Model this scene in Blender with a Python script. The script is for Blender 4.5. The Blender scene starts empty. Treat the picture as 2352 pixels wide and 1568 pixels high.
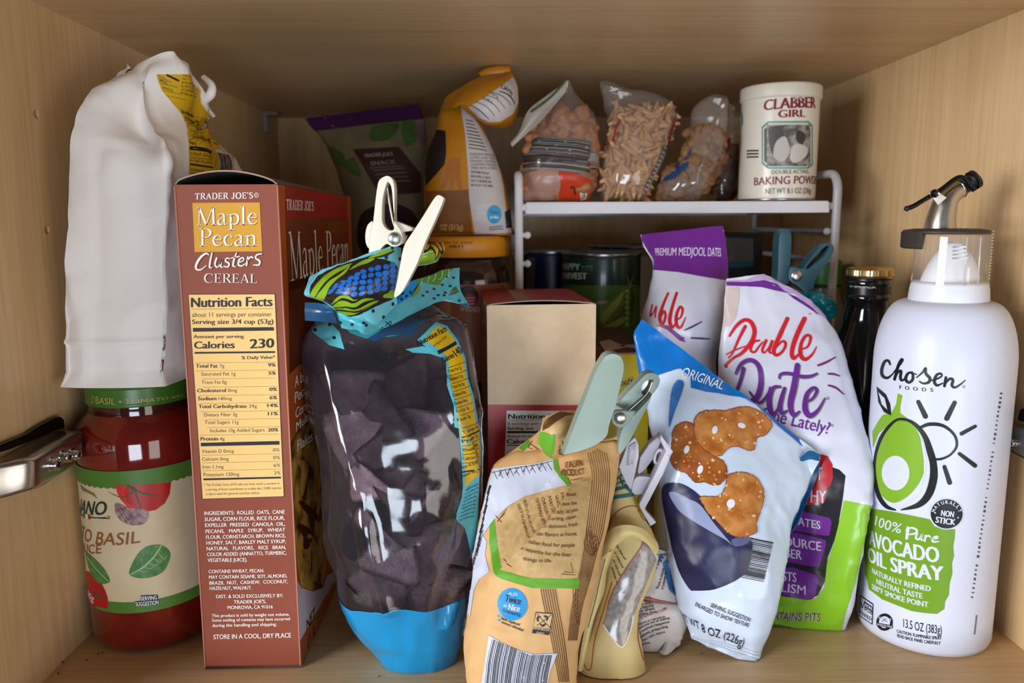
import bpy, bmesh, math, random
import numpy as np
from mathutils import Vector, Matrix
from mathutils.geometry import tessellate_polygon

S = bpy.context.scene
COL = S.collection
# ---------------------------------------------------------------- camera, world, lights, exposure
FPX, PITCH, ROLL, YAW, CAMZ = 1761.8, 0.15363, -0.00521, 0.01958, 0.25457
XL, XR, ZT, YB, YF = -0.25766, 0.31384, 0.3779, 0.942, 0.335
_cy, _sy = math.cos(YAW), math.sin(YAW)
CF = np.array([_sy*math.cos(PITCH), _cy*math.cos(PITCH), -math.sin(PITCH)])
_R = np.array([_cy, -_sy, 0.0]); _U = np.cross(_R, CF)
CR = _R*math.cos(ROLL)+_U*math.sin(ROLL); CU = -_R*math.sin(ROLL)+_U*math.cos(ROLL)
CAM = np.array([0.0, 0.0, CAMZ])
cd = bpy.data.cameras.new('camera'); co = bpy.data.objects.new('camera', cd); COL.objects.link(co)
co.matrix_world = Matrix(((CR[0], CU[0], -CF[0], 0), (CR[1], CU[1], -CF[1], 0), (CR[2], CU[2], -CF[2], CAMZ), (0, 0, 0, 1)))
cd.sensor_width = 36.0; cd.lens = FPX/2352*36; cd.clip_start = 0.01
cd.dof.use_dof = True; cd.dof.focus_distance = 0.43; cd.dof.aperture_fstop = 9.0
S.camera = co
S.view_settings.view_transform = 'Standard'; S.view_settings.look = 'None'
S.view_settings.gamma = 1.0; S.view_settings.use_curve_mapping = False
S.view_settings.exposure = 0.0
W = bpy.data.worlds.new('world'); S.world = W; W.use_nodes = True
W.node_tree.nodes['Background'].inputs[0].default_value = (1.0, 0.92, 0.82, 1)
W.node_tree.nodes['Background'].inputs[1].default_value = 0.06
def area(name, loc, target, sx, sy, power, color):
    l = bpy.data.lights.new(name, 'AREA'); l.shape = 'RECTANGLE'; l.size = sx; l.size_y = sy; l.energy = power; l.color = color
    o = bpy.data.objects.new(name, l); COL.objects.link(o); o.location = loc
    o.rotation_euler = (Vector(target)-Vector(loc)).to_track_quat('-Z', 'Y').to_euler()
    return o
area('window_daylight', (-1.40, -0.60, 0.34), (0.10, 0.46, 0.14), 0.80, 0.80, 35.0, (0.97, 0.97, 1.0))
area('far_window', (1.15, -0.85, -0.05), (-0.10, 0.45, 0.16), 0.9, 0.8, 8.5, (1.0, 0.95, 0.88))
area('room_front', (0.12, -1.45, -0.14), (0.05, 0.5, 0.12), 0.7, 0.6, 17.0, (0.76, 0.87, 1.0))

# ---------------------------------------------------------------- measuring helpers
FR = [0.0, 0.0, 1.0]
def fr(ox=0, oy=0, s=1.0): FR[:] = [ox, oy, s]
def q_(p): return (FR[0]+p[0]/FR[2], FR[1]+p[1]/FR[2])
def ray(p):
    return CF+CR*(p[0]-1176)/FPX-CU*(p[1]-784)/FPX
def at(p, y):
    d = ray(q_(p)); return d*(y/d[1])+CAM
def onz(p, z):
    d = ray(q_(p)); return d*((z-CAMZ)/d[2])+CAM
def onx(p, x):
    d = ray(q_(p)); return d*(x/d[0])+CAM
def proj(X):
    X = np.asarray(X, float)-CAM; d = X@CF
    return np.stack([1176+FPX*(X@CR)/d, 784-FPX*(X@CU)/d], -1)

# ---------------------------------------------------------------- materials
def lin(h):
    if not isinstance(h, str): return tuple(h)[:3]
    h = h.lstrip('#'); c = [int(h[i:i+2], 16)/255 for i in (0, 2, 4)]
    return tuple(x/12.92 if x <= 0.04045 else ((x+0.055)/1.055)**2.4 for x in c)
MATS = {}
def M(name, col='#808080', rough=0.5, metal=0.0, spec=0.5, mottle=None, bump=None, coat=0.0, trans=0.0, ior=1.45, sss=0.0):
    """Principled material; mottle=(scale, colour2, sharp) mixes in a second colour by noise; bump=(scale, strength)."""
    if name in MATS: return MATS[name]
    m = bpy.data.materials.new(name); m.use_nodes = True; MATS[name] = m
    nt = m.node_tree; b = nt.nodes['Principled BSDF']; L = nt.links.new
    b.inputs['Base Color'].default_value = (*lin(col), 1); b.inputs['Roughness'].default_value = rough
    b.inputs['Metallic'].default_value = metal; b.inputs['Specular IOR Level'].default_value = spec
    b.inputs['Coat Weight'].default_value = coat; b.inputs['Transmission Weight'].default_value = trans; b.inputs['IOR'].default_value = ior
    b.inputs['Coat Roughness'].default_value = 0.08
    if sss: b.inputs['Subsurface Weight'].default_value = sss; b.inputs['Subsurface Scale'].default_value = 0.004
    if mottle or bump:
        tc = nt.nodes.new('ShaderNodeTexCoord')
    if mottle:
        n = nt.nodes.new('ShaderNodeTexNoise'); n.inputs['Scale'].default_value = mottle[0]; n.inputs['Detail'].default_value = 5
        L(tc.outputs['Object'], n.inputs['Vector'])
        r = nt.nodes.new('ShaderNodeValToRGB'); w = mottle[2]
        r.color_ramp.elements[0].position = 0.5-w; r.color_ramp.elements[1].position = 0.5+w
        r.color_ramp.elements[0].color = (*lin(col), 1); r.color_ramp.elements[1].color = (*lin(mottle[1]), 1)
        L(n.outputs['Fac'], r.inputs[0]); L(r.outputs[0], b.inputs['Base Color'])
    if bump:
        n2 = nt.nodes.new('ShaderNodeTexNoise'); n2.inputs['Scale'].default_value = bump[0]; n2.inputs['Detail'].default_value = 4
        L(tc.outputs['Object'], n2.inputs['Vector'])
        bp = nt.nodes.new('ShaderNodeBump'); bp.inputs['Strength'].default_value = bump[1]; bp.inputs['Distance'].default_value = 0.002
        L(n2.outputs['Fac'], bp.inputs['Height']); L(bp.outputs[0], b.inputs['Normal'])
    return m
def film(name, tint='#ffffff', clear=0.9, rough=0.08, bump=None, body='#d8d8d8'):
    """clear plastic film: mostly see-through, with a faint body colour and a glossy coat"""
    if name in MATS: return MATS[name]
    m = bpy.data.materials.new(name); m.use_nodes = True; MATS[name] = m
    nt = m.node_tree; nt.nodes.clear(); L = nt.links.new; N = nt.nodes.new
    out = N('ShaderNodeOutputMaterial'); tr = N('ShaderNodeBsdfTransparent'); tr.inputs[0].default_value = (*lin(tint), 1)
    df = N('ShaderNodeBsdfDiffuse'); df.inputs[0].default_value = (*lin(body), 1)
    gl = N('ShaderNodeBsdfGlossy'); gl.inputs['Roughness'].default_value = rough; gl.inputs[0].default_value = (1, 1, 1, 1)
    m1 = N('ShaderNodeMixShader'); m1.inputs[0].default_value = clear; L(df.outputs[0], m1.inputs[1]); L(tr.outputs[0], m1.inputs[2])
    fz = N('ShaderNodeLayerWeight'); fz.inputs[0].default_value = 0.5
    pw = N('ShaderNodeMath'); pw.operation = 'POWER'; pw.inputs[1].default_value = 4.5; L(fz.outputs['Facing'], pw.inputs[0])
    ad = N('ShaderNodeMath'); ad.operation = 'MULTIPLY_ADD'; ad.inputs[1].default_value = 0.75; ad.inputs[2].default_value = 0.06; L(pw.outputs[0], ad.inputs[0])
    m2 = N('ShaderNodeMixShader'); L(ad.outputs[0], m2.inputs[0]); L(m1.outputs[0], m2.inputs[1]); L(gl.outputs[0], m2.inputs[2]); L(m2.outputs[0], out.inputs[0])
    if bump:
        tc = N('ShaderNodeTexCoord'); n2 = N('ShaderNodeTexNoise'); n2.inputs['Scale'].default_value = bump[0]; n2.inputs['Detail'].default_value = 3
        L(tc.outputs['Object'], n2.inputs['Vector'])
        bp = N('ShaderNodeBump'); bp.inputs['Strength'].default_value = bump[1]; bp.inputs['Distance'].default_value = 0.004
        L(n2.outputs['Fac'], bp.inputs['Height'])
        L(bp.outputs[0], gl.inputs['Normal']); L(bp.outputs[0], fz.inputs['Normal'])
    return m
def ink(col, rough=0.45, spec=0.4):
    return M('ink_%s_%d_%d' % (col.lstrip('#'), int(rough*100), int(spec*100)), col, rough, spec=spec)
def wood(name, axis):
    """pale maple laminate, grain running along the given axis"""
    m = bpy.data.materials.new(name); m.use_nodes = True; nt = m.node_tree; L = nt.links.new; N = nt.nodes.new
    b = nt.nodes['Principled BSDF']; b.inputs['Roughness'].default_value = 0.38; b.inputs['Specular IOR Level'].default_value = 0.35
    tc = N('ShaderNodeTexCoord')
    def noise(sc, det, long=0.05, rough=0.55):
        mp = N('ShaderNodeMapping'); s = [sc]*3; s[axis] = sc*long; mp.inputs['Scale'].default_value = s
        n = N('ShaderNodeTexNoise'); n.inputs['Scale'].default_value = 1.0; n.inputs['Detail'].default_value = det; n.inputs['Roughness'].default_value = rough
        n.inputs['Distortion'].default_value = 0.6
        L(tc.outputs['Object'], mp.inputs[0]); L(mp.outputs[0], n.inputs['Vector']); return n
    n1 = noise(28, 4, 0.05); n2 = noise(300, 3, 0.035); n3 = noise(5, 2, 0.25)
    r = N('ShaderNodeValToRGB'); r.color_ramp.elements[0].position = 0.30; r.color_ramp.elements[1].position = 0.72
    r.color_ramp.elements[0].color = (*lin('#c29b6b'), 1); r.color_ramp.elements[1].color = (*lin('#e4c597'), 1)
    mx = N('ShaderNodeMath'); mx.operation = 'MULTIPLY_ADD'; mx.inputs[1].default_value = 0.45; L(n2.outputs['Fac'], mx.inputs[0])
    mx2 = N('ShaderNodeMath'); mx2.operation = 'MULTIPLY'; mx2.inputs[1].default_value = 0.35; L(n1.outputs['Fac'], mx2.inputs[0])
    L(mx2.outputs[0], mx.inputs[2])
    mx3 = N('ShaderNodeMath'); mx3.operation = 'MULTIPLY_ADD'; mx3.inputs[1].default_value = 0.22; L(n3.outputs['Fac'], mx3.inputs[0]); L(mx.outputs[0], mx3.inputs[2])
    L(mx3.outputs[0], r.inputs[0]); L(r.outputs[0], b.inputs['Base Color'])
    bp = N('ShaderNodeBump'); bp.inputs['Strength'].default_value = 0.06; bp.inputs['Distance'].default_value = 0.001
    L(n2.outputs['Fac'], bp.inputs['Height']); L(bp.outputs[0], b.inputs['Normal'])
    return m

# ---------------------------------------------------------------- objects
def tag(o, label=None, cat=None, group=None, kind=None):
    if label: o['label'] = label
    if cat: o['category'] = cat
    if group: o['group'] = group
    if kind: o['kind'] = kind
    return o
def thing(name, label, cat, loc=(0, 0, 0), group=None):
    o = bpy.data.objects.new(name, None); COL.objects.link(o); o.location = loc; o.empty_display_size = 0.02
    return tag(o, label, cat, group)
def link_mesh(name, me, parent=None):
    o = bpy.data.objects.new(name, me); COL.objects.link(o)
    if parent:
        r = parent
        off = Vector((0, 0, 0))
        while r: off += Vector(r.location); r = r.parent
        me.transform(Matrix.Translation(-off)); o.parent = parent
    return o
class Part:
    """collects geometry with several inks and links it as ONE mesh"""
    def __init__(s): s.vn = {}; s.v = []; s.f = []; s.m = []; s.sm = []; s.mats = []
    def mi(s, m):
        if m not in s.mats: s.mats.append(m)
        return s.mats.index(m)
    def add(s, V, F, m, smooth=True):
        b = len(s.v); s.v += [tuple(map(float, x)) for x in V]; k = s.mi(m)
        for f in F: s.f.append([b+i for i in f]); s.m.append(k); s.sm.append(smooth)
    def build(s, name, parent=None):
        me = bpy.data.meshes.new(name); me.from_pydata(s.v, [], s.f)
        for m in s.mats: me.materials.append(m)
        me.polygons.foreach_set('material_index', s.m); me.polygons.foreach_set('use_smooth', s.sm); me.update()
        if s.vn:                                                     # print follows the shading of the surface it lies on
            vn = [v.normal.copy() for v in me.vertices]
            for k, n in s.vn.items(): vn[k] = Vector(n)
            ln = []
            for p in me.polygons: ln += [tuple(vn[i]) if p.use_smooth else tuple(p.normal) for i in p.vertices]
            me.normals_split_custom_set(ln)
        return link_mesh(name, me, parent)
    # --- plain solids
    def box(s, lo, hi, m):
        x0, y0, z0 = lo; x1, y1, z1 = hi
        V = [(x0, y0, z0), (x1, y0, z0), (x1, y1, z0), (x0, y1, z0), (x0, y0, z1), (x1, y0, z1), (x1, y1, z1), (x0, y1, z1)]
        s.add(V, [(0, 3, 2, 1), (4, 5, 6, 7), (0, 1, 5, 4), (1, 2, 6, 5), (2, 3, 7, 6), (3, 0, 4, 7)], m, False)
    def tube(s, pts, r, m, n=14, caps=True):
        P = [np.array(p, float) for p in pts]; k = len(P); rs = r if hasattr(r, '__len__') else [r]*k
        V = []; up = None
        for i in range(k):
            t = P[min(i+1, k-1)]-P[max(i-1, 0)]; t /= np.linalg.norm(t)
            if up is None:
                up = np.array([0, 0, 1.0]) if abs(t[2]) < 0.9 else np.array([1.0, 0, 0])
            a = np.cross(t, up); a /= np.linalg.norm(a); bb = np.cross(a, t); up = bb
            for j in range(n):
                w = 2*math.pi*j/n; V.append(P[i]+rs[i]*(a*math.cos(w)+bb*math.sin(w)))
        F = [(i*n+j, i*n+(j+1) % n, (i+1)*n+(j+1) % n, (i+1)*n+j) for i in range(k-1) for j in range(n)]
        if caps: F += [tuple(range(n)), tuple(range((k-1)*n, k*n))[::-1]]
        s.add(V, [f[::-1] for f in F], m)
    def lathe(s, prof, c, m, n=72, bottom=True, top=True, axis=None, z0=0.0):
        V = []; k = len(prof)
        for (r, z) in prof:
            for j in range(n):
                w = 2*math.pi*j/n; V.append((c[0]+r*math.cos(w), c[1]+r*math.sin(w), z0+z))
        F = [(i*n+j, i*n+(j+1) % n, (i+1)*n+(j+1) % n, (i+1)*n+j) for i in range(k-1) for j in range(n)]
        if bottom: F.append(tuple(range(n))[::-1])
        if top: F.append(tuple(range((k-1)*n, k*n)))
        if axis is not None:
            V = [axis@Vector(v) for v in V]
        s.add(V, F, m)
    def sphere(s, c, r, m, n=12, sc=(1, 1, 1)):
        prof = [(r*math.sin(math.pi*i/n)+1e-6, -r*math.cos(math.pi*i/n)) for i in range(n+1)]
        V = []; k = n+1; q = 2*n
        for (rr, z) in prof:
            for j in range(q):
                w = 2*math.pi*j/q; V.append((c[0]+rr*math.cos(w)*sc[0], c[1]+rr*math.sin(w)*sc[1], c[2]+z*sc[2]))
        s.add(V, [(i*q+j, i*q+(j+1) % q, (i+1)*q+(j+1) % q, (i+1)*q+j) for i in range(n) for j in range(q)], m)
    # --- a measured surface and print on it
    def grid(s, sf, matf, smooth=True):
        nu, nv = sf.nu, sf.nv; V = sf.P.reshape(-1, 3); b = len(s.v); s.v += [tuple(x) for x in V.tolist()]
        for i in range(nu):
            for j in range(nv):
                a = b+i*(nv+1)+j; q = b+(i+1)*(nv+1)+j
                s.f.append([a, a+1, q+1, q] if sf.flip else [a, q, q+1, a+1]); s.m.append(s.mi(matf(i, j) if callable(matf) else matf)); s.sm.append(smooth)
    def uvpoly(s, sf, polys, m, layer=1):
        """convex polygons in surface (u,v) -> cut along the surface's grid and laid on it"""
        fs = []
        for P in polys:
            P = np.asarray(P, float)
            for ax, hi in ((0, sf.nu), (1, sf.nv)):                 # nothing is printed past the edge of the sheet
                if P is not None and P[:, ax].min() < 0: P = split(P, ax, 0)[1]
                if P is not None and P[:, ax].max() > hi: P = split(P, ax, hi)[0]
            if P is None: continue
            x, y = P[:, 0], P[:, 1]
            if (np.dot(x, np.roll(y, -1))-np.dot(y, np.roll(x, -1)) < 0) != bool(sf.flip): P = P[::-1]
            fs += cut(cut([P], 0), 1)
        if not fs: return
        allp = np.concatenate(fs); X, NN = sf.ev(allp, 0.00012*sf.lift+0.00006*layer, True)
        b = len(s.v); s.v += [tuple(x) for x in X.tolist()]; k = s.mi(m); i = b
        if sf.nu > 1:
            for q, n in enumerate(NN.tolist()): s.vn[b+q] = n
        for f in fs:
            n = len(f); s.f.append(list(range(i, i+n))); i += n; s.m.append(k); s.sm.append(sf.nu > 1)
    def poly(s, sf, pts, m, layer=1, smooth=False, holes=()):
        loops = []
        for L in [pts]+list(holes):
            L = [q_(p) for p in L]
            if smooth: L = catmull(L, True, 5)
            else: L = densify(L, True)
            loops.append(sf.inv(L))
        vv = [[Vector((p[0], p[1], 0)) for p in L] for L in loops]; flat = np.concatenate(loops)
        tr = tessellate_polygon(vv)
        s.uvpoly(sf, [flat[list(t)] for t in tr], m, layer)
    def edgepoly(s, sf, pts, m, layer=1, half=None):
        """a printed area that runs off the edge of the bag: points marked L, R, T or B sit on that edge"""
        h = half or getattr(sf, 'half', sf.nu); uv = []
        for p in pts:
            w = sf.inv([q_(p[:2])])[0]; e = p[2] if len(p) > 2 else ''
            if 'L' in e: w[0] = 0
            if 'R' in e: w[0] = h
            if 'T' in e: w[1] = 0
            if 'B' in e: w[1] = sf.nv
            uv.append(w)
        uv = np.array(densify(uv, True, 2.0)); tr = tessellate_polygon([[Vector((a, b, 0)) for a, b in uv]])
        s.uvpoly(sf, [uv[list(t)] for t in tr], m, layer)
    def disc(s, sf, c, rx, ry, m, layer=1, n=28, rot=0.0, hole=None):
        ca, sa = math.cos(rot), math.sin(rot)
        def ring(k): return [(c[0]+k*(rx*math.cos(w)*ca-ry*math.sin(w)*sa), c[1]+k*(rx*math.cos(w)*sa+ry*math.sin(w)*ca)) for w in [2*math.pi*i/n for i in range(n)]]
        s.poly(sf, ring(1.0), m, layer, holes=[ring(hole)] if hole else ())
    def stroke(s, sf, pts, w, m, layer=1, smooth=True, closed=False):
        k = len(pts); ws = list(w) if hasattr(w, '__len__') else [w]*k
        if len(ws) != k: ws = list(np.interp(np.linspace(0, 1, k), np.linspace(0, 1, len(ws)), ws))
        A = [(*q_(p), ww/FR[2]) for p, ww in zip(pts, ws)]
        if smooth and k > 2: A = catmull(A, closed, 6)
        elif k == 2: A = [tuple(np.array(A[0])+(np.array(A[1])-np.array(A[0]))*t) for t in (0, .25, .5, .75, 1)]
        if closed: A.append(A[0])
        A = np.array(A); n = len(A); l = np.zeros((n, 2)); r = np.zeros((n, 2))
        for i in range(n):
            t = A[min(i+1, n-1), :2]-A[max(i-1, 0), :2]; t = t/(np.hypot(*t)+1e-9); nn = np.array([-t[1], t[0]])
            l[i] = A[i, :2]+nn*A[i, 2]/2; r[i] = A[i, :2]-nn*A[i, 2]/2
        uv = sf.inv(np.concatenate([l, r])); L2, R2 = uv[:n], uv[n:]
        jump = max(6.0, 0.12*max(sf.nu, sf.nv)) if min(sf.nu, sf.nv) > 3 else 1e9
        s.uvpoly(sf, [[L2[i], L2[i+1], R2[i+1], R2[i]] for i in range(n-1) if max(np.abs(L2[i+1]-L2[i]).max(), np.abs(R2[i+1]-R2[i]).max(), np.abs(L2[i]-R2[i]).max()) < jump], m, layer)
        for e in (0, n-1):                                        # round ends
            if closed: break
            c = A[e]; ring = [(c[0]+c[2]/2*math.cos(a), c[1]+c[2]/2*math.sin(a)) for a in np.linspace(0, 2*math.pi, 11)[:-1]]
            s.uvpoly(sf, [sf.inv(ring)], m, layer+.2)
    def quad(s, sf, c4, m, layer=1):
        uv = sf.inv([q_(p) for p in c4]); s.uvpoly(sf, [uv], m, layer)
    def line(s, sf, a, b, w, m, layer=1):
        a, b = np.array(a, float), np.array(b, float); t = (b-a)/np.hypot(*(b-a)); n = np.array([-t[1], t[0]])*w/2
        s.quad(sf, [a-n, b-n, b+n, a+n], m, layer)
    def text(s, sf, body, a, b, h, m, bold=0.0, shear=0.0, up=None, layer=2, quad=None, src=None):
        """a, b = ends of the base line, h = cap height (photo units), laid out in the surface's own (u,v)"""
        V, F, *cp = (src or glyphs)(body, bold, shear); cp = cp[0] if cp else 1
        if quad is None:
            a, b = np.array(a, float), np.array(b, float)
            if up is None: t = (b-a)/np.hypot(*(b-a)); up = np.array([t[1], -t[0]])
            else: up = np.array(up, float)/np.hypot(*up)
            quad = [a, b, b+up*h, a+up*h]
        uv = sf.inv([q_(p) for p in quad])
        x, y = V[:, :1], V[:, 1:2]
        Q = (uv[0]*(1-x)+uv[1]*x)*(1-y)+(uv[3]*(1-x)+uv[2]*x)*y
        h = len(F)//cp
        for c in range(cp): s.uvpoly(sf, [Q[list(f)] for f in F[c*h:(c+1)*h]], m, layer+.35*c)

def cut(polys, ax):
    out = []
    for P in polys:
        lo, hi = P[:, ax].min(), P[:, ax].max(); ks = range(math.floor(lo+1e-6)+1, math.ceil(hi-1e-6)); rest = P
        for k in ks:
            A, B = split(rest, ax, k)
            if A is not None: out.append(A)
            rest = B
            if rest is None: break
        if rest is not None: out.append(rest)
    return out
def split(P, ax, k):
    A, B = [], []; n = len(P)
    for i in range(n):
        p, q = P[i], P[(i+1) % n]; dp, dq = p[ax]-k, q[ax]-k
        if dp <= 0: A.append(p)
        if dp >= 0: B.append(p)
        if dp*dq < 0:
            x = p+(q-p)*(dp/(dp-dq)); A.append(x); B.append(x)
    return (np.array(A) if len(A) > 2 else None), (np.array(B) if len(B) > 2 else None)
def densify(L, closed, step=12.0):
    out = []; n = len(L)
    for i in range(n if closed else n-1):
        p, q = np.array(L[i]), np.array(L[(i+1) % n]); k = max(1, int(np.hypot(*(q-p))/step))
        out += [tuple(p+(q-p)*j/k) for j in range(k)]
    if not closed: out.append(tuple(L[-1]))
    return out
def catmull(L, closed, k):
    P = np.array(L, float); n = len(P); out = []
    for i in range(n if closed else n-1):
        if closed: a, b, c, d = P[(i-1) % n], P[i], P[(i+1) % n], P[(i+2) % n]
        else: a, b, c, d = P[max(i-1, 0)], P[i], P[i+1], P[min(i+2, n-1)]
        for j in range(k):
            t = j/k; out.append(0.5*(2*b+(c-a)*t+(2*a-5*b+4*c-d)*t*t+(3*b-a-3*c+d)*t**3))
    if not closed: out.append(P[-1])
    return [np.array(x) for x in out]

class Surf:
    """a grid of points; inv() finds the (u,v) seen along a camera ray, ev() walks back to space"""
    def __init__(s, P, flip=False):
        s.lift = 1.4; s.P = np.asarray(P, float); s.nu, s.nv = s.P.shape[0]-1, s.P.shape[1]-1; s.flip = flip; s.prep()
    def prep(s):
        P = s.P; du = np.gradient(P, axis=0) if s.nu > 0 else 0; dv = np.gradient(P, axis=1)
        N = np.cross(du, dv); N /= (np.linalg.norm(N, axis=-1, keepdims=True)+1e-12); s.N = -N if s.flip else N
        i, j = np.meshgrid(np.arange(s.nu), np.arange(s.nv), indexing='ij'); i, j = i.ravel(), j.ravel()
        A, B, C, D = P[i, j], P[i+1, j], P[i+1, j+1], P[i, j+1]
        s.t0 = np.concatenate([A, C]); s.e1 = np.concatenate([B-A, D-C]); s.e2 = np.concatenate([D-A, B-C])
        s.uv0 = np.concatenate([np.stack([i, j], -1), np.stack([i+1, j+1], -1)]).astype(float); s.sg = np.concatenate([np.ones(len(i)), -np.ones(len(i))])
        tn = np.cross(s.e1, s.e2); s.tn = -tn if s.flip else tn
        s.keep = np.where(np.einsum('ij,ij->i', s.tn, s.t0-CAM) < 0)[0]
    def inv(s, pts):
        K = s.keep; o = CAM-s.t0[K]; e1, e2 = s.e1[K], s.e2[K]; out = []
        qv = np.cross(o, e1); num = np.einsum('ij,ij->i', e2, qv)
        for p in pts:
            d = ray(p); pv = np.cross(d, e2); det = np.einsum('ij,ij->i', e1, pv); det = np.where(abs(det) < 1e-14, 1e-14, det)
            u = np.einsum('ij,ij->i', o, pv)/det; v = (qv@d)/det; t = num/det
            bad = np.maximum(0, np.maximum(np.maximum(-u, -v), u+v-1)); bad = np.where(t > 0, bad, 99)
            k = np.argmin(np.where(bad < 1e-5, t-100, bad*3+t*0.01))
            w = s.uv0[K[k]]+s.sg[K[k]]*np.array([u[k], v[k]])
            if getattr(s, 'open', False): out.append(w); continue
            out.append(np.clip(w, [-0.6*s.nu if s.nu < 3 else 0, -0.6*s.nv if s.nv < 3 else 0], [s.nu*1.6 if s.nu < 3 else s.nu, s.nv*1.6 if s.nv < 3 else s.nv]))
        return np.array(out)
    def hit(s, p):
        return s.ev(s.inv([q_(p)]))[0]
    def ev(s, uv, off=0.0, nrm=False):
        uv = np.asarray(uv, float); i = np.clip(np.floor(uv[:, 0]+1e-9), 0, s.nu-1).astype(int); j = np.clip(np.floor(uv[:, 1]+1e-9), 0, s.nv-1).astype(int)
        a = (uv[:, 0]-i)[:, None]; b = (uv[:, 1]-j)[:, None]
        def bl(G): return (G[i, j]*(1-a)+G[i+1, j]*a)*(1-b)+(G[i, j+1]*(1-a)+G[i+1, j+1]*a)*b
        n = bl(s.N); n /= (np.linalg.norm(n, axis=-1, keepdims=True)+1e-12)
        return (bl(s.P)+n*off, n) if nrm else bl(s.P)+n*off

# ---------------------------------------------------------------- lettering
_G = {}
def glyphs(body, bold=0.0, shear=0.0):
    k = (body, round(bold, 4), round(shear, 3))
    if k in _G: return _G[k]
    c = bpy.data.curves.new('tmp', 'FONT'); c.body = body; c.size = 1.0; c.shear = shear; c.resolution_u = 3; c.fill_mode = 'FRONT'
    o = bpy.data.objects.new('tmp', c); COL.objects.link(o)
    dg = bpy.context.evaluated_depsgraph_get(); me = bpy.data.meshes.new_from_object(o.evaluated_get(dg))
    V = np.array([v.co[:2] for v in me.vertices]); me.calc_loop_triangles(); F = [tuple(p.vertices) for p in me.loop_triangles]
    bpy.data.objects.remove(o); bpy.data.curves.remove(c); bpy.data.meshes.remove(me)
    em = max(1e-6, np.ptp(V[:, 0])); V[:, 0] = (V[:, 0]-V[:, 0].min())/em; V[:, 1] = V[:, 1]/0.685
    cp = 1 if bold < .004 else 2 if bold < .032 else 3                # heavier weights are struck two or three times, a hair apart
    if cp > 1:
        n = len(V); wd = 1.7*bold/em; V = np.concatenate([V*[1-wd, 1]+[wd*q/(cp-1), 0] for q in range(cp)]); F = [tuple(q*n+i for i in f) for q in range(cp) for f in F]
    _G[k] = (V, F, cp); return _G[k]
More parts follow.
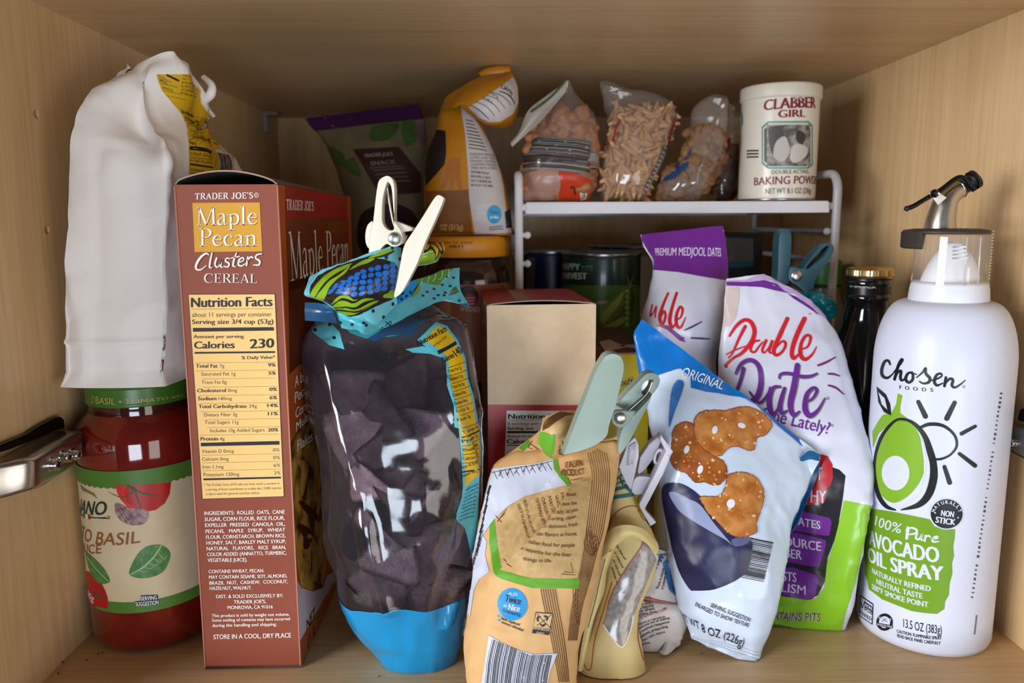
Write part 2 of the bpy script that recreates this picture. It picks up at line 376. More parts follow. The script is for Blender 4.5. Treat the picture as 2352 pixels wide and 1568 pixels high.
# a small old-style serif alphabet: strokes (points, widths); serifs are short flat bars
def _bar(x0, x1, y, t=0.035): return ([(x0, y), (x1, y)], [t, t])
TH, TN = 0.105, 0.04
SERIF = {
 'M': (0.98, [([(0.12, 0), (0.15, 1)], [TN, TN]), ([(0.14, 1), (0.48, 0.03)], [TH, TH]), ([(0.48, 0.03), (0.83, 1)], [TN, TN]), ([(0.84, 1), (0.87, 0)], [TH, TH]), _bar(0, .25, .015), _bar(.74, .99, .015), _bar(.02, .17, .985), _bar(.82, .97, .985)]),
 'P': (0.62, [([(0.17, 0), (0.17, 1)], [TH, TH]), ([(0.17, .965), (.40, .98), (.56, .87), (.57, .68), (.44, .52), (.17, .50)], [TN, TN, TH, TH, TN, TN]), _bar(.02, .33, .015), _bar(.02, .2, .985)]),
 'C': (0.76, [([(.70, .76), (.62, .93), (.45, .985), (.2, .88), (.08, .5), (.2, .12), (.45, .01), (.62, .06), (.72, .22)], [TN, TN, TN, TH, TH*1.1, TH, TN, TN, TN]), ([(.70, .72), (.70, .95)], [TN, TN])]),
 'E': (0.62, [([(.16, 0), (.16, 1)], [TH, TH]), ([(.02, .98), (.55, .98)], [TN, TN]), ([(.16, .51), (.45, .51)], [TN, TN]), ([(.02, .02), (.57, .02)], [TN, TN]), ([(.55, .82), (.55, .98)], [TN, TN]), ([(.57, .02), (.58, .2)], [TN, TN]), ([(.45, .4), (.45, .62)], [TN, TN])]),
 'R': (0.72, [([(0.17, 0), (0.17, 1)], [TH, TH]), ([(0.17, .965), (.40, .98), (.55, .87), (.55, .70), (.44, .55), (.17, .53)], [TN, TN, TH, TH, TN, TN]), ([(.36, .53), (.66, .02)], [TH, TH]), _bar(.02, .33, .015), _bar(.58, .76, .015), _bar(.02, .2, .985)]),
 'A': (0.74, [([(.10, 0), (.37, 1)], [TN, TN]), ([(.37, 1), (.64, 0)], [TH, TH]), ([(.2, .34), (.53, .34)], [TN, TN]), _bar(0, .22, .015), _bar(.52, .76, .015)]),
 'L': (0.6, [([(.16, 0), (.16, 1)], [TH, TH]), _bar(.02, .32, .985), ([(.02, .02), (.55, .02)], [TN, TN]), ([(.55, .02), (.57, .22)], [TN, TN])]),
 'T': (0.66, [([(.33, 0), (.33, 1)], [TH, TH]), ([(.03, .97), (.63, .97)], [TN, TN]), ([(.03, .8), (.03, .97)], [TN, TN]), ([(.63, .8), (.63, .97)], [TN, TN]), _bar(.18, .48, .015)]),
 'D': (0.76, [([(.16, 0), (.16, 1)], [TH, TH]), ([(.02, .98), (.38, .98), (.62, .84), (.69, .5), (.62, .16), (.38, .02), (.02, .02)], [TN, TN, TH, TH*1.1, TH, TN, TN])]),
 'J': (0.5, [([(.33, 1), (.33, .2), (.22, .0), (.04, .08)], [TH, TH, TN, TN]), _bar(.18, .5, .985), ([(.05, .1), (.05, .16)], [.1, .1])]),
 'O': (0.82, [([(.41, .985), (.17, .87), (.08, .5), (.17, .13), (.41, .015), (.65, .13), (.74, .5), (.65, .87), (.41, .985)], [TN, TH, TH*1.1, TH, TN, TH, TH*1.1, TH, TN])]),
 'S': (0.56, [([(.47, .78), (.40, .95), (.27, .985), (.10, .90), (.09, .72), (.28, .54), (.46, .38), (.46, .14), (.28, .015), (.12, .05), (.06, .24)], [TN, TN, TN, TH*.8, TH, TH, TH, TH*.8, TN, TN, TN])]),
 "'": (0.2, [([(.1, 1), (.08, .76)], [.11, .04])]), ' ': (0.28, []), ',': (0.2, [([(.1, .03), (.06, -.12)], [.1, .03])]),
 'a': (0.5, [([(.08, .52), (.2, .62), (.34, .58), (.36, .42), (.36, .1), (.42, .02), (.5, .06)], [TN, TN, TH*.8, TH, TH, TN, TN]), ([(.36, .38), (.14, .3), (.06, .15), (.14, .02), (.27, .04), (.36, .14)], [TN, TN, TH, TH*.8, TN, TN])]),
 'p': (0.6, [([(.16, -.3), (.16, .6)], [TH, TH]), ([(.16, .46), (.3, .6), (.48, .52), (.54, .31), (.46, .08), (.3, .02), (.16, .12)], [TN, TN, TH*.9, TH, TH*.9, TN, TN]), _bar(.02, .32, -.29), ([(.02, .55), (.16, .6)], [TN, TN])]),
 'l': (0.3, [([(.15, 0), (.15, 1.04)], [TH, TH]), _bar(.0, .3, .015), ([(.02, .98), (.15, 1.03)], [TN, TN])]),
 'e': (0.52, [([(.07, .37), (.45, .38), (.41, .55), (.27, .625), (.11, .5), (.06, .3), (.14, .08), (.3, .015), (.42, .06), (.48, .16)], [TN, TN, TN, TN, TH, TH, TH*.9, TN, TN, TN])]),
 'c': (0.5, [([(.44, .48), (.38, .6), (.26, .625), (.1, .5), (.06, .31), (.14, .08), (.28, .015), (.4, .06), (.46, .16)], [TN, TN, TN, TH, TH, TH*.9, TN, TN, TN])]),
 'n': (0.64, [([(.15, 0), (.15, .6)], [TH, TH]), ([(.15, .45), (.3, .6), (.43, .58), (.49, .45), (.49, 0)], [TN, TN, TH*.8, TH, TH]), _bar(.02, .29, .015), _bar(.36, .64, .015), ([(.02, .56), (.15, .6)], [TN, TN])]),
}
def serif(body, bold=0.0, shear=0.0):
    k = ('S', body, bold, shear)
    if k in _G: return _G[k]
    V, F = [], []; x = 0.0
    for ch in body:
        adv, st = SERIF[ch]
        for pts, ws in st:
            A = [(p[0], p[1], w+bold) for p, w in zip(pts, ws)]
            if len(A) > 2: A = catmull(A, False, 5)
            A = np.array(A); n = len(A); b = len(V)
            for i in range(n):
                t = A[min(i+1, n-1), :2]-A[max(i-1, 0), :2]; t /= np.hypot(*t)+1e-9; nn = np.array([-t[1], t[0]])*A[i, 2]/2
                for sgn in (1, -1):
                    px, py = A[i, :2]+sgn*nn; V.append((x+px+shear*py, py))
            F += [(b+2*i, b+2*i+1, b+2*i+3, b+2*i+2) for i in range(n-1)]
        x += adv+0.05+bold*0.6
    V = np.array(V); V[:, 0] = (V[:, 0]-V[:, 0].min())/np.ptp(V[:, 0]); _G[k] = (V, F); return _G[k]

# ---------------------------------------------------------------- shape makers
def vnoise(X, sc, seed=0):
    X = np.asarray(X)*sc+seed*17.31; i = np.floor(X).astype(np.int64); f = X-i; f = f*f*(3-2*f); r = 0
    for dx in (0, 1):
        for dy in (0, 1):
            for dz in (0, 1):
                h = (i[..., 0]+dx)*374761393+(i[..., 1]+dy)*668265263+(i[..., 2]+dz)*2147483647; h = (h ^ (h >> 13))*1274126177; h = (h ^ (h >> 16)) & 0xffff
                w = (f[..., 0] if dx else 1-f[..., 0])*(f[..., 1] if dy else 1-f[..., 1])*(f[..., 2] if dz else 1-f[..., 2]); r = r+w*h/65535.0
    return r*2-1
def crumple(sf, amp, sc, seed=0, ridge=0.5):
    """crinkles: smooth noise plus sharp ridges, displaced along the normal"""
    X = sf.P; d = amp*vnoise(X, sc, seed)+amp*0.5*vnoise(X, sc*2.3, seed+3)
    d += ridge*amp*(1-2*np.abs(vnoise(X, sc*0.8, seed+7)))**3+ridge*amp*0.6*(1-2*np.abs(vnoise(X, sc*1.9, seed+9)))**3
    d -= ridge*amp*.7*np.abs(vnoise(X, sc*2.7, seed+13)); d += ridge*amp*.5*np.abs(vnoise(X, sc*1.3, seed+17))
    fade = np.ones(sf.P.shape[:2])
    if getattr(sf, 'loop', False): d[-1] = d[0]
    sf.P = sf.P+sf.N*(d*fade)[..., None]; sf.prep(); return sf
def spline_rows(R, n):
    R = np.asarray(R, float); k = len(R); seg = np.r_[0, np.cumsum([np.linalg.norm((R[i+1]-R[i]).reshape(-1, 3)[:, :3].mean(0))+1e-4 for i in range(k-1)])]
    out = []
    for t in np.linspace(0, seg[-1], n+1):
        i = min(np.searchsorted(seg, t, 'right')-1, k-2); f = (t-seg[i])/(seg[i+1]-seg[i])
        a, b, c, d = R[max(i-1, 0)], R[i], R[i+1], R[min(i+2, k-1)]
        m1 = (c-a)/2 if i > 0 else (c-b); m2 = (d-b)/2 if i+2 < k else (c-b)
        f2, f3 = f*f, f**3; out.append((2*f3-3*f2+1)*b+(f3-2*f2+f)*m1+(-2*f3+3*f2)*c+(f3-f2)*m2)
    return np.array(out)
def pillow(rows, nu=26, nv=44, e=2.0):
    """a bag: rows = (left px, right px, depth left, depth right, bulge front, bulge back), top row first.
    Returns the loop surface: u 0..nu across the front left to right, nu..2nu back again."""
    L = np.array([at(r[0], r[2]) for r in rows]); Rr = np.array([at(r[1], r[3]) for r in rows]); T = np.array([[r[4], r[5], 0] for r in rows])
    A = spline_rows(np.stack([L, Rr, T], 1), nv)
    P = np.zeros((2*nu+1, nv+1, 3))
    for j in range(nv+1):
        l, r, t = A[j]; ax = r-l; a0, a1 = A[max(j-1, 0)], A[min(j+1, nv)]; dn = (a1[0]+a1[1]-a0[0]-a0[1])
        n = np.cross(dn, ax); n /= np.linalg.norm(n)+1e-12
        if n[1] > 0: n = -n
        for i in range(2*nu+1):
            w = math.pi*(i/nu); s = (1-math.cos(w))/2; pr = max(0.0, 1-abs(2*s-1)**e)**(1/e if e > 2 else 0.5)
            P[i, j] = l+ax*s+n*pr*(max(t[0], .0004) if i <= nu else -max(t[1], .0004))
    sf = Surf(P); sf.loop = True; sf.half = nu
    mid = sf.N[nu//2, nv//2]
    if mid[1] > 0: sf.flip = True; sf.prep()
    return sf
def cyl(prof, c, n=96, rows=1):
    """surface of revolution for printing: prof = (radius, z) bottom to top"""
    pr = []
    for a, b in zip(prof[:-1], prof[1:]):
        for k in range(rows): t = k/rows; pr.append((a[0]+(b[0]-a[0])*t, a[1]+(b[1]-a[1])*t))
    pr.append(prof[-1])
    P = np.array([[(c[0]+r*math.cos(2*math.pi*i/n), c[1]+r*math.sin(2*math.pi*i/n), z) for r, z in pr] for i in range(n+1)])
    sf = Surf(P); sf.loop = True
    return sf
def flat(tl, tr, br, bl, n=1):
    """a four-cornered sheet from world points"""
    tl, tr, br, bl = map(np.array, (tl, tr, br, bl)); P = np.zeros((n+1, n+1, 3))
    for i in range(n+1):
        for j in range(n+1):
            a, b = i/n, j/n; P[i, j] = (bl*(1-a)+br*a)*(1-b)+(tl*(1-a)+tr*a)*b
    return Surf(P)
def patch(pts, nu=16, nv=16, bulge=0.0):
    """a bent sheet from a small net of (px, py, depth), rows top first"""
    G = np.array([[at(p[:2], p[2]) for p in r] for r in pts])            # rows x cols x 3
    G = np.array([[*spline_rows(r[:, None, :], nu)[:, 0]] for r in G])
    G = spline_rows(G, nv)                                                 # nv+1 x nu+1 x 3
    P = np.transpose(G, (1, 0, 2))[:, ::-1]
    sf = Surf(P)
    if sf.N[nu//2, nv//2][1] > 0: sf.flip = True; sf.prep()
    return sf
def shell(part, sf, m, t=0.0006, mback=None):
    """gives a sheet its thickness"""
    part.grid(sf, m)
    Q = sf.P-sf.N*t; nu, nv = sf.nu, sf.nv; o = -1 if sf.flip else 1
    F = [(i*(nv+1)+j, i*(nv+1)+j+1, (i+1)*(nv+1)+j+1, (i+1)*(nv+1)+j)[::o] for i in range(nu) for j in range(nv)]
    part.add(Q.reshape(-1, 3), F, mback or m)
    ring = [(i, 0) for i in range(nu)]+[(nu, j) for j in range(nv)]+[(i, nv) for i in range(nu, 0, -1)]+[(0, j) for j in range(nv, 0, -1)]
    V = [sf.P[a] for a in ring]+[Q[a] for a in ring]; k = len(ring)
    part.add(V, [(i, k+i, k+(i+1) % k, (i+1) % k)[::o] for i in range(k)], mback or m)
def prism(name, parent, pts, y, th, m, holes=(), bev=0.0012, smooth=True, yend=None, seg=3):
    """a moulded piece: outline seen in the photo, its own depth y and thickness th, rounded edges; yend tilts it in depth"""
    def W3(L):
        ps = np.array(L, float); out = []
        for p in ps:
            yy = y if yend is None else y+(yend[1]-y)*np.clip((p[1]-yend[0][0])/(yend[0][1]-yend[0][0]), 0, 1)
            out.append(at(p, yy))
        return out
    loops = [W3(catmull(L, True, 4) if smooth else L) for L in [pts]+list(holes)]
    vv = [[Vector(p) for p in L] for L in loops]; flatp = [p for L in vv for p in L]; tr = tessellate_polygon(vv)
    bm = bmesh.new(); f0 = [bm.verts.new(p) for p in flatp]; f1 = [bm.verts.new((p[0], p[1]+th, p[2])) for p in flatp]
    for t in tr:
        for fv, o in ((f0, 1), (f1, -1)):
            try: bm.faces.new([fv[i] for i in t][::o])
            except ValueError: pass
    b = 0; rim = []
    for L in vv:
        n = len(L)
        for i in range(n):
            a, c = b+i, b+(i+1) % n
            bm.faces.new((f0[a], f0[c], f1[c], f1[a])); rim += [(f0[a], f0[c]), (f1[a], f1[c])]
        b += n
    bmesh.ops.recalc_face_normals(bm, faces=bm.faces)
    if bev:
        es = [e for e in (bm.edges.get(r) for r in rim) if e]
        bmesh.ops.bevel(bm, geom=es, offset=bev, segments=seg, affect='EDGES', profile=0.5, clamp_overlap=True)
    me = bpy.data.meshes.new(name); bm.to_mesh(me); bm.free(); me.materials.append(m)
    fn = max(me.polygons, key=lambda p: p.area).normal.copy()
    for p in me.polygons: p.use_smooth = abs(p.normal.dot(fn)) < .985
    return link_mesh(name, me, parent)
def copy_tree(o, parent=None):
    c = o.copy(); COL.objects.link(c)
    if parent: c.parent = parent
    for ch in list(o.children): copy_tree(ch, c)
    return c
A1, A2, A3, A4, A5, A6, A7, A8 = (0, 150, 2.09), (0, 850, 2.1833), (380, 380, 2.6136), (380, 960, 2.5795), (680, 380, 2.613), (680, 960, 2.578), (640, 130, 2.7517), (1160, 160, 2.8)
B1, B2, B3, B4, B5, B6, B7, B8 = (1000, 640, 3.016), (1040, 920, 2.4192), (1440, 500, 2.8), (1440, 980, 2.666), (1900, 380, 3.0155), (1900, 860, 2.2146), (1320, 780, 3.733), (1640, 500, 5.226)
C1, C2, C6, C7, C8 = (440, 160, 5.113), (1820, 120, 4.355), (1160, 520, 5.6), (700, 560, 5.88), (120, 160, 5.113)
UPV = (0, -1)
# ================================================================ the cabinet
wz, wx = wood('maple_upright_grain', 2), wood('maple_cross_grain', 0)
white_pl = M('white_plastic', '#ece6dc', 0.42, sss=0.0)
steel = M('nickel_steel', '#b9b4ae', 0.28, metal=1.0)
chrome = M('chrome', '#d9d9d9', 0.12, metal=1.0)
dark_hole = M('drilled_hole', '#5a4632', 0.8)
T_ = 0.016
def panel(name, lo, hi, m, holes=()):
    p = Part()
    p.box(lo, hi, m); o = p.build(name)
    if holes:                                                       # real drilled holes
        bm = bmesh.new()
        for c in holes:
            r = bmesh.ops.create_cone(bm, cap_ends=True, segments=20, radius1=0.0026, radius2=0.0026, depth=0.018, matrix=Matrix.Translation(c) @ Matrix.Rotation(math.pi/2, 4, 'Y'))
        me = bpy.data.meshes.new('cutter'); bm.to_mesh(me); bm.free(); me.materials.append(dark_hole)
        for f in me.polygons: f.material_index = 0
        c = bpy.data.objects.new('cutter', me); COL.objects.link(c)
        md = o.modifiers.new('b', 'BOOLEAN'); md.object = c; md.operation = 'DIFFERENCE'; md.solver = 'EXACT'
        dg = bpy.context.evaluated_depsgraph_get(); nm = bpy.data.meshes.new_from_object(o.evaluated_get(dg))
        o.modifiers.clear(); o.data = nm; bpy.data.objects.remove(c); nm.name = name
    o['kind'] = 'structure'; return o
tag(panel('floor', (XL-T_, YF, -T_), (XR+T_, YB+0.006, 0), wx), 'pale maple laminate cabinet floor with grain running across', 'cabinet floor')
tag(panel('ceiling', (XL, YF+0.012, ZT), (XR, YB, ZT+T_), wx), 'maple laminate underside of the shelf above the food', 'cabinet ceiling')
fr(); hy = [onx((83, 262), XL), onx((108, 528), XL)]
tag(panel('wall_left', (XL-T_, YF, 0), (XL, YB+0.006, ZT+0.07), wz, [(XL, h[1], h[2]) for h in hy]), 'maple cabinet side wall on the left with shelf pin holes', 'cabinet wall')
tag(panel('wall_right', (XR, YF, 0), (XR+T_, YB+0.006, ZT+0.07), wz), 'maple cabinet side wall behind the white spray can', 'cabinet wall')
tag(panel('wall_back', (XL, YB, 0), (XR, YB+0.006, ZT+0.07), wz), 'shaded maple back wall of the cabinet', 'cabinet wall')

# shelf pin in the far upper left corner
fr(); c = onx((608, 262), XL); clear_pl = M('clear_pin_plastic', '#c8c4bc', 0.2, trans=0.6, ior=1.45)
t = thing('shelf_pin', 'small clear plastic shelf pin high on the left wall under the shelf above', 'shelf pin', (XL, c[1], ZT-0.02))
p = Part(); p.box((XL+0.0003, c[1]-0.008, ZT-0.022), (XL+0.004, c[1]+0.008, ZT-0.0005), clear_pl); p.build('pin_plate', t)
p = Part(); p.box((XL+0.004, c[1]-0.008, ZT-0.004), (XL+0.016, c[1]+0.008, ZT-0.0005), clear_pl); p.build('pin_ledge', t)

# crumbs
cr = Part(); rnd = random.Random(3)
for q in ((225, 1501), (235, 1498), (199, 1515), (134, 1546), (145, 1520), (870, 1552), (1610, 1500)):
    fr(); g = onz(q, 0.0005); k = rnd.uniform(.0004, .0007); cr.sphere((g[0], g[1], k), k, M('crumb', '#5c4128', .9), 5)
tag(cr.build('crumbs'), 'tiny dark crumbs scattered on the cabinet floor by the sauce jar', 'crumbs', kind='stuff')

# ---------------------------------------------------------------- hinges
def hinge(name, label, sx, xw, top, bot, ds, plate, screws):
    """concealed hinge: a dark mounting plate on the side wall, a folded steel arm running forward, adjusting screws"""
    def W(q, d): return onx(q, xw+sx*d)
    t = thing(name, label, 'hinge', tuple(W(top[0], 0.0)))
    dk = M('dark_hinge_steel', '#2a2428', 0.35, metal=0.85)
    bm = bmesh.new(); f = [bm.verts.new(W(q, .0045)) for q in plate]; g = [bm.verts.new((xw+sx*.0003, v.co.y, v.co.z)) for v in f]; n = len(f)
    bm.faces.new(f); bm.faces.new(g[::-1]); [bm.faces.new((f[i], f[(i+1) % n], g[(i+1) % n], g[i])) for i in range(n)]
    bmesh.ops.recalc_face_normals(bm, faces=bm.faces); bmesh.ops.bevel(bm, geom=bm.edges[:], offset=.0006, segments=2, affect='EDGES')
    me = bpy.data.meshes.new('mounting_plate'); bm.to_mesh(me); bm.free(); me.materials.append(dk); link_mesh('mounting_plate', me, t)
    A = catmull([W(q, d) for q, d in zip(top, ds)], False, 5); B = catmull([W(q, d) for q, d in zip(bot, ds)], False, 5)
    bm = bmesh.new(); rows = []
    for a, b in zip(A, B):
        h = a[2]-b[2]; w = xw+sx*.0035; x = a[0]
        rows.append([bm.verts.new(v) for v in ((w, a[1], a[2]+.0008), (x-sx*.0022, a[1], a[2]+.0006), (x-sx*.0006, a[1], a[2]), (x, a[1], a[2]-.0018), (x, b[1], b[2]+.0018), (x-sx*.0006, b[1], b[2]), (x-sx*.002, b[1], b[2]-.0003), (w, b[1], b[2]))])
    for i in range(len(rows)-1):
        for k in range(8): bm.faces.new((rows[i][k], rows[i][(k+1) % 8], rows[i+1][(k+1) % 8], rows[i+1][k]))
    bm.faces.new(rows[0]); bm.faces.new(rows[-1][::-1]); bmesh.ops.recalc_face_normals(bm, faces=bm.faces)
    me = bpy.data.meshes.new('hinge_arm'); bm.to_mesh(me); bm.free(); me.materials.append(steel)
    for p_ in me.polygons: p_.use_smooth = True
    arm = link_mesh('hinge_arm', me, t)
    for (q, d, r) in screws:
        c = W(q, d); rot = Matrix.Translation(c) @ Matrix.Rotation(math.pi/2*(1 if sx > 0 else -1), 4, 'Y'); s = Part()
        s.lathe([(r*1.35, -.0045), (r*1.35, -.0036), (r*.98, -.0034), (r*.98, -.0026), (r*1.04, -.0024), (r*1.04, -.0018), (r*.98, -.0016), (r*1.02, -.0008), (r, .0002), (r*.85, .0006), (r*.4, .0006), (r*.35, -.0004), (.00005, -.0005)], (0, 0), chrome, 24, axis=rot)
        for a in (0.4, 1.97):
            ca, sa = math.cos(a), math.sin(a); h = r*.62; w = r*.16
            V = [(c[0]+sx*.0007, c[1]+u*ca-v*sa, c[2]+u*sa+v*ca) for u, v in ((-h, -w), (h, -w), (h, w), (-h, w))]; s.add(V, [(0, 1, 2, 3)], dk, False)
        s.build('screw', arm)
    return t
fr(0, 920, 6.533)
hinge('cabinet_hinge', 'steel concealed hinge arm on the left wall beside the tomato sauce jar', 1, XL, [(1262, 470), (930, 640), (600, 838), (430, 890), (120, 950), (-200, 990)], [(1276, 838), (950, 1080), (620, 1290), (440, 1345), (120, 1440), (-200, 1520)], [.0185, .0192, .0195, .0178, .0112, .0050],
      [(-40, 690), (160, 610), (430, 500), (600, 385), (760, 300), (860, 250), (920, 238), (965, 275), (985, 412), (850, 442), (620, 540), (440, 620), (160, 730), (-40, 790)], [((1180, 812), .0232, .0030), ((1035, 845), .0230, .0029), ((870, 955), .0230, .0033)])
fr(2290, 940, 13.07)
hinge('cabinet_hinge', 'steel hinge end on the right wall beside the white spray can', -1, XR, [(165, 345), (500, 470), (820, 585), (1300, 760), (2000, 1000)], [(90, 1120), (450, 1300), (820, 1500), (1300, 1760), (2000, 2100)], [.0052]*5,
      [(600, 330), (620, 180), (680, -10), (760, -40), (1500, 200), (1500, 560)], [((430, 1000), .0078, .0024), ((900, 1190), .0078, .0022)])

# ================================================================ tomato sauce jar
def build_jar():
    c = (-0.2195, 0.4650); r = 0.0372
    fr(); zt = lambda py, rr=r: at((330, py), c[1]-rr*0.93)[2]
    zl0, zl1, zlid0 = zt(1402), zt(1078), zt(938, .030)
    t = thing('sauce_jar', 'glass jar of red tomato basil sauce with green lid by the left wall', 'jar', (c[0], c[1], 0))
    glass = M('sauce_glass', '#7c1c12', 0.06, spec=0.6, mottle=(60, '#5c120d', .22), coat=0.6)
    p = Part(); zs = zlid0
    prof = [(.0, 0.0006), (r*.82, 0.0004), (r*.93, .0022), (r*.985, .006), (r, .011), (r, .05), (r*.995, zl1), (r*1.005, zl1+.004), (r*1.0, zs-.020), (r*.96, zs-.013), (r*.83, zs-.0075), (r*.76, zs-.0045), (r*.74, zs-.002), (r*.74, zs+.002)]
    p.lathe(prof, c, glass, 96, bottom=False, top=True)
    p.build('jar_body', t)
    neck = M('jar_neck_glass', '#3d1712', 0.05, spec=0.6, coat=0.5)
    p = Part(); p.lathe([(r*.77, zs-.0052), (r*.775, zs-.003), (r*.76, zs-.001), (r*.76, zs+.001)], c, neck, 96, False, False); p.build('neck_ring', t)
    # label
    lab = M('kraft_label', '#d9c6a4', 0.55, mottle=(45, '#c9b48e', .25))
    g1, g2 = ink('#4f7a2c'), ink('#42692a')
    sf = cyl([(r*1.006, zl0), (r*1.008, (zl0+zl1)/2), (r*1.006, zl1)], c, 128, 6)
    p = Part(); p.grid(sf, lab); fr(*A2)
    n = 110                                                        # green bands all the way round, top one with a deckled edge
    uA = [i*128/n for i in range(n+1)]
    p.uvpoly(sf, [[(uA[i], 12), (uA[i], 10.55+.13*(i % 2)), (uA[i+1], 10.55+.13*((i+1) % 2)), (uA[i+1], 12)] for i in range(n)], g1)
    p.uvpoly(sf, [[(uA[i], 0), (uA[i+1], 0), (uA[i+1], .95), (uA[i], .95)] for i in range(n)], g1)
    red, rd2, gr, gr2, br = ink('#b3151a', .35), ink('#7d1526', .35), ink('#2f5a22'), ink('#6f9a4d'), ink('#8f5a2c')
    p.poly(sf, [(582, 573), (590, 615), (618, 660), (660, 694), (720, 710), (780, 700), (825, 668), (850, 620), (857, 560), (790, 566), (700, 574), (640, 577)], red, 2)
    p.poly(sf, [(640, 577), (625, 610), (640, 660), (690, 700), (640, 685), (605, 645), (588, 610), (583, 575)], ink('#d0302a', .35), 3)
    for pts, w in (([(640, 575), (668, 600), (640, 630), (595, 635)], 9), ([(668, 585), (700, 610), (760, 625), (798, 630)], 9), ([(672, 590), (690, 640), (710, 700)], 11), ([(668, 600), (655, 580)], 10), ([(600, 635), (570, 622), (540, 606)], 3)):
        p.stroke(sf, pts, [w, w*.8, w*.25], gr, 4)
    p.poly(sf, [(580, 668), (610, 672), (650, 690), (700, 690), (740, 705), (742, 745), (715, 772), (660, 775), (610, 755), (583, 715)], M('garlic_print', '#b09a86', .4, mottle=(350, '#7a4660', .15)), 4, True)
    for k in range(4): p.stroke(sf, [(590+k*14, 680+k*4), (610+k*20, 720+k*6), (640+k*22, 768)], 2.5, ink('#6d3a50'), 5)
    p.text(sf, 'IANO', (404, 712), (536, 722), 66, ink('#22382a'), .03)
    p.line(sf, (405, 720), (535, 738), 4, ink('#22382a')); p.line(sf, (455, 735), (540, 743), 3, ink('#22382a'))
    p.disc(sf, (546, 738), 7, 8, ink('#22382a'), 2, hole=.6)
    for k, cc in enumerate(('#2f7a3a', '#f0eee6', '#b82025')): p.quad(sf, [(418+k*12, 716+k*3), (430+k*12, 719+k*3), (432+k*12, 742+k*3), (420+k*12, 738+k*3)], ink(cc), 3)
    p.text(sf, 'TO BASIL', (412, 834), (704, 863), 58, br, .012, up=(0.02, -1))
    p.text(sf, 'AUCE', (414, 902), (510, 917), 44, br, .008, up=(0.02, -1))
    for k in range(6): p.stroke(sf, [(410+k*12, 585+k*6), (420+k*12, 605+k*5)], 5, ink('#8a7350'), 2)
    p.stroke(sf, [(405, 575), (440, 605), (488, 640)], 3, ink('#8a7350'), 2)
    leaf = M('basil_print', '#5f8f48', .4, mottle=(260, '#35692f', .2))
    p.poly(sf, [(648, 1016), (668, 960), (700, 910), (745, 880), (808, 876), (848, 905), (852, 940), (825, 1000), (780, 1030), (720, 1042), (670, 1035)], leaf, 3, True)
    p.stroke(sf, [(650, 1025), (720, 985), (775, 930), (812, 872)], [3, 6, 6, 4], ink('#b6cf9e'), 4)
    for k in range(5): p.stroke(sf, [(690+k*25, 1000-k*22), (720+k*26, 1010-k*16), (745+k*22, 1005-k*18)], 2.5, ink('#a3c48c'), 4)
    for k in range(4): p.stroke(sf, [(700+k*24, 990-k*24), (698+k*26, 950-k*17), (712+k*24, 918-k*10)], 2.5, ink('#3c6a34'), 4)
    p.poly(sf, [(432, 915), (470, 940), (520, 990), (552, 1050), (540, 1066), (510, 1070), (470, 1040), (445, 980)], M('basil_print', ''), 3, True)
    p.stroke(sf, [(438, 930), (490, 1000), (545, 1055)], 4, ink('#a3c48c'), 4)
    p.poly(sf, [(432, 1015), (470, 1030), (510, 1070), (538, 1130), (541, 1190), (500, 1185), (445, 1165)], red, 2, True)
    p.text(sf, '00g', (440, 1130), (472, 1160), 30, ink('#f2efe6'), .01, up=(0.1, -1))
    p.stroke(sf, [(470, 1110), (500, 1130), (540, 1135)], [8, 10, 3], gr, 3)
    p.poly(sf, [(706, 1128), (792, 1124), (794, 1152), (800, 1152), (800, 1172), (678, 1184), (677, 1158), (706, 1155)], ink('#1f2740'), 2)
    p.text(sf, 'SERVING', (708, 1153), (788, 1147), 20, ink('#f2f0ea'), .02, layer=3); p.text(sf, 'SUGGESTION', (681, 1181), (796, 1171), 20, ink('#f2f0ea'), .02, layer=3)
    p.build('paper_label', t)
    # lid
    rl = 0.0296; zt1 = zs+0.0138
    gm = M('green_lid_enamel', '#3f6a24', 0.32, spec=0.5)
    p = Part(); p.lathe([(rl, zs+.0006), (rl*1.015, zs+.0016), (rl, zs+.0029)], c, gm, 128, False, False); p.lathe([(rl, zt1-.003), (rl*.985, zt1-.0012), (rl*.95, zt1)], c, gm, 128, False, False)
    sf = cyl([(rl, zs+.0028), (rl, zt1-.0028)], c, 128, 4); p.grid(sf, gm); p.lathe([(rl*.95, zt1), (rl*.9, zt1-.0012), (.001, zt1-.0014)], c, gm, 128, False, False)
    p.lathe([(rl*.8, zs+.0004), (rl, zs+.0006)], c, gm, 128, False, False)
    p.text(sf, 'BASIL \u2022 TOMATO BAS', (482, 166), (918, 154), 36, ink('#b4a35e'), .004, layer=2)
    p.text(sf, 'O', (455, 163), (470, 166), 36, ink('#b4a35e'), .004, layer=2)
    p.build('lid', t)
    return zt1
JAR_TOP = build_jar()

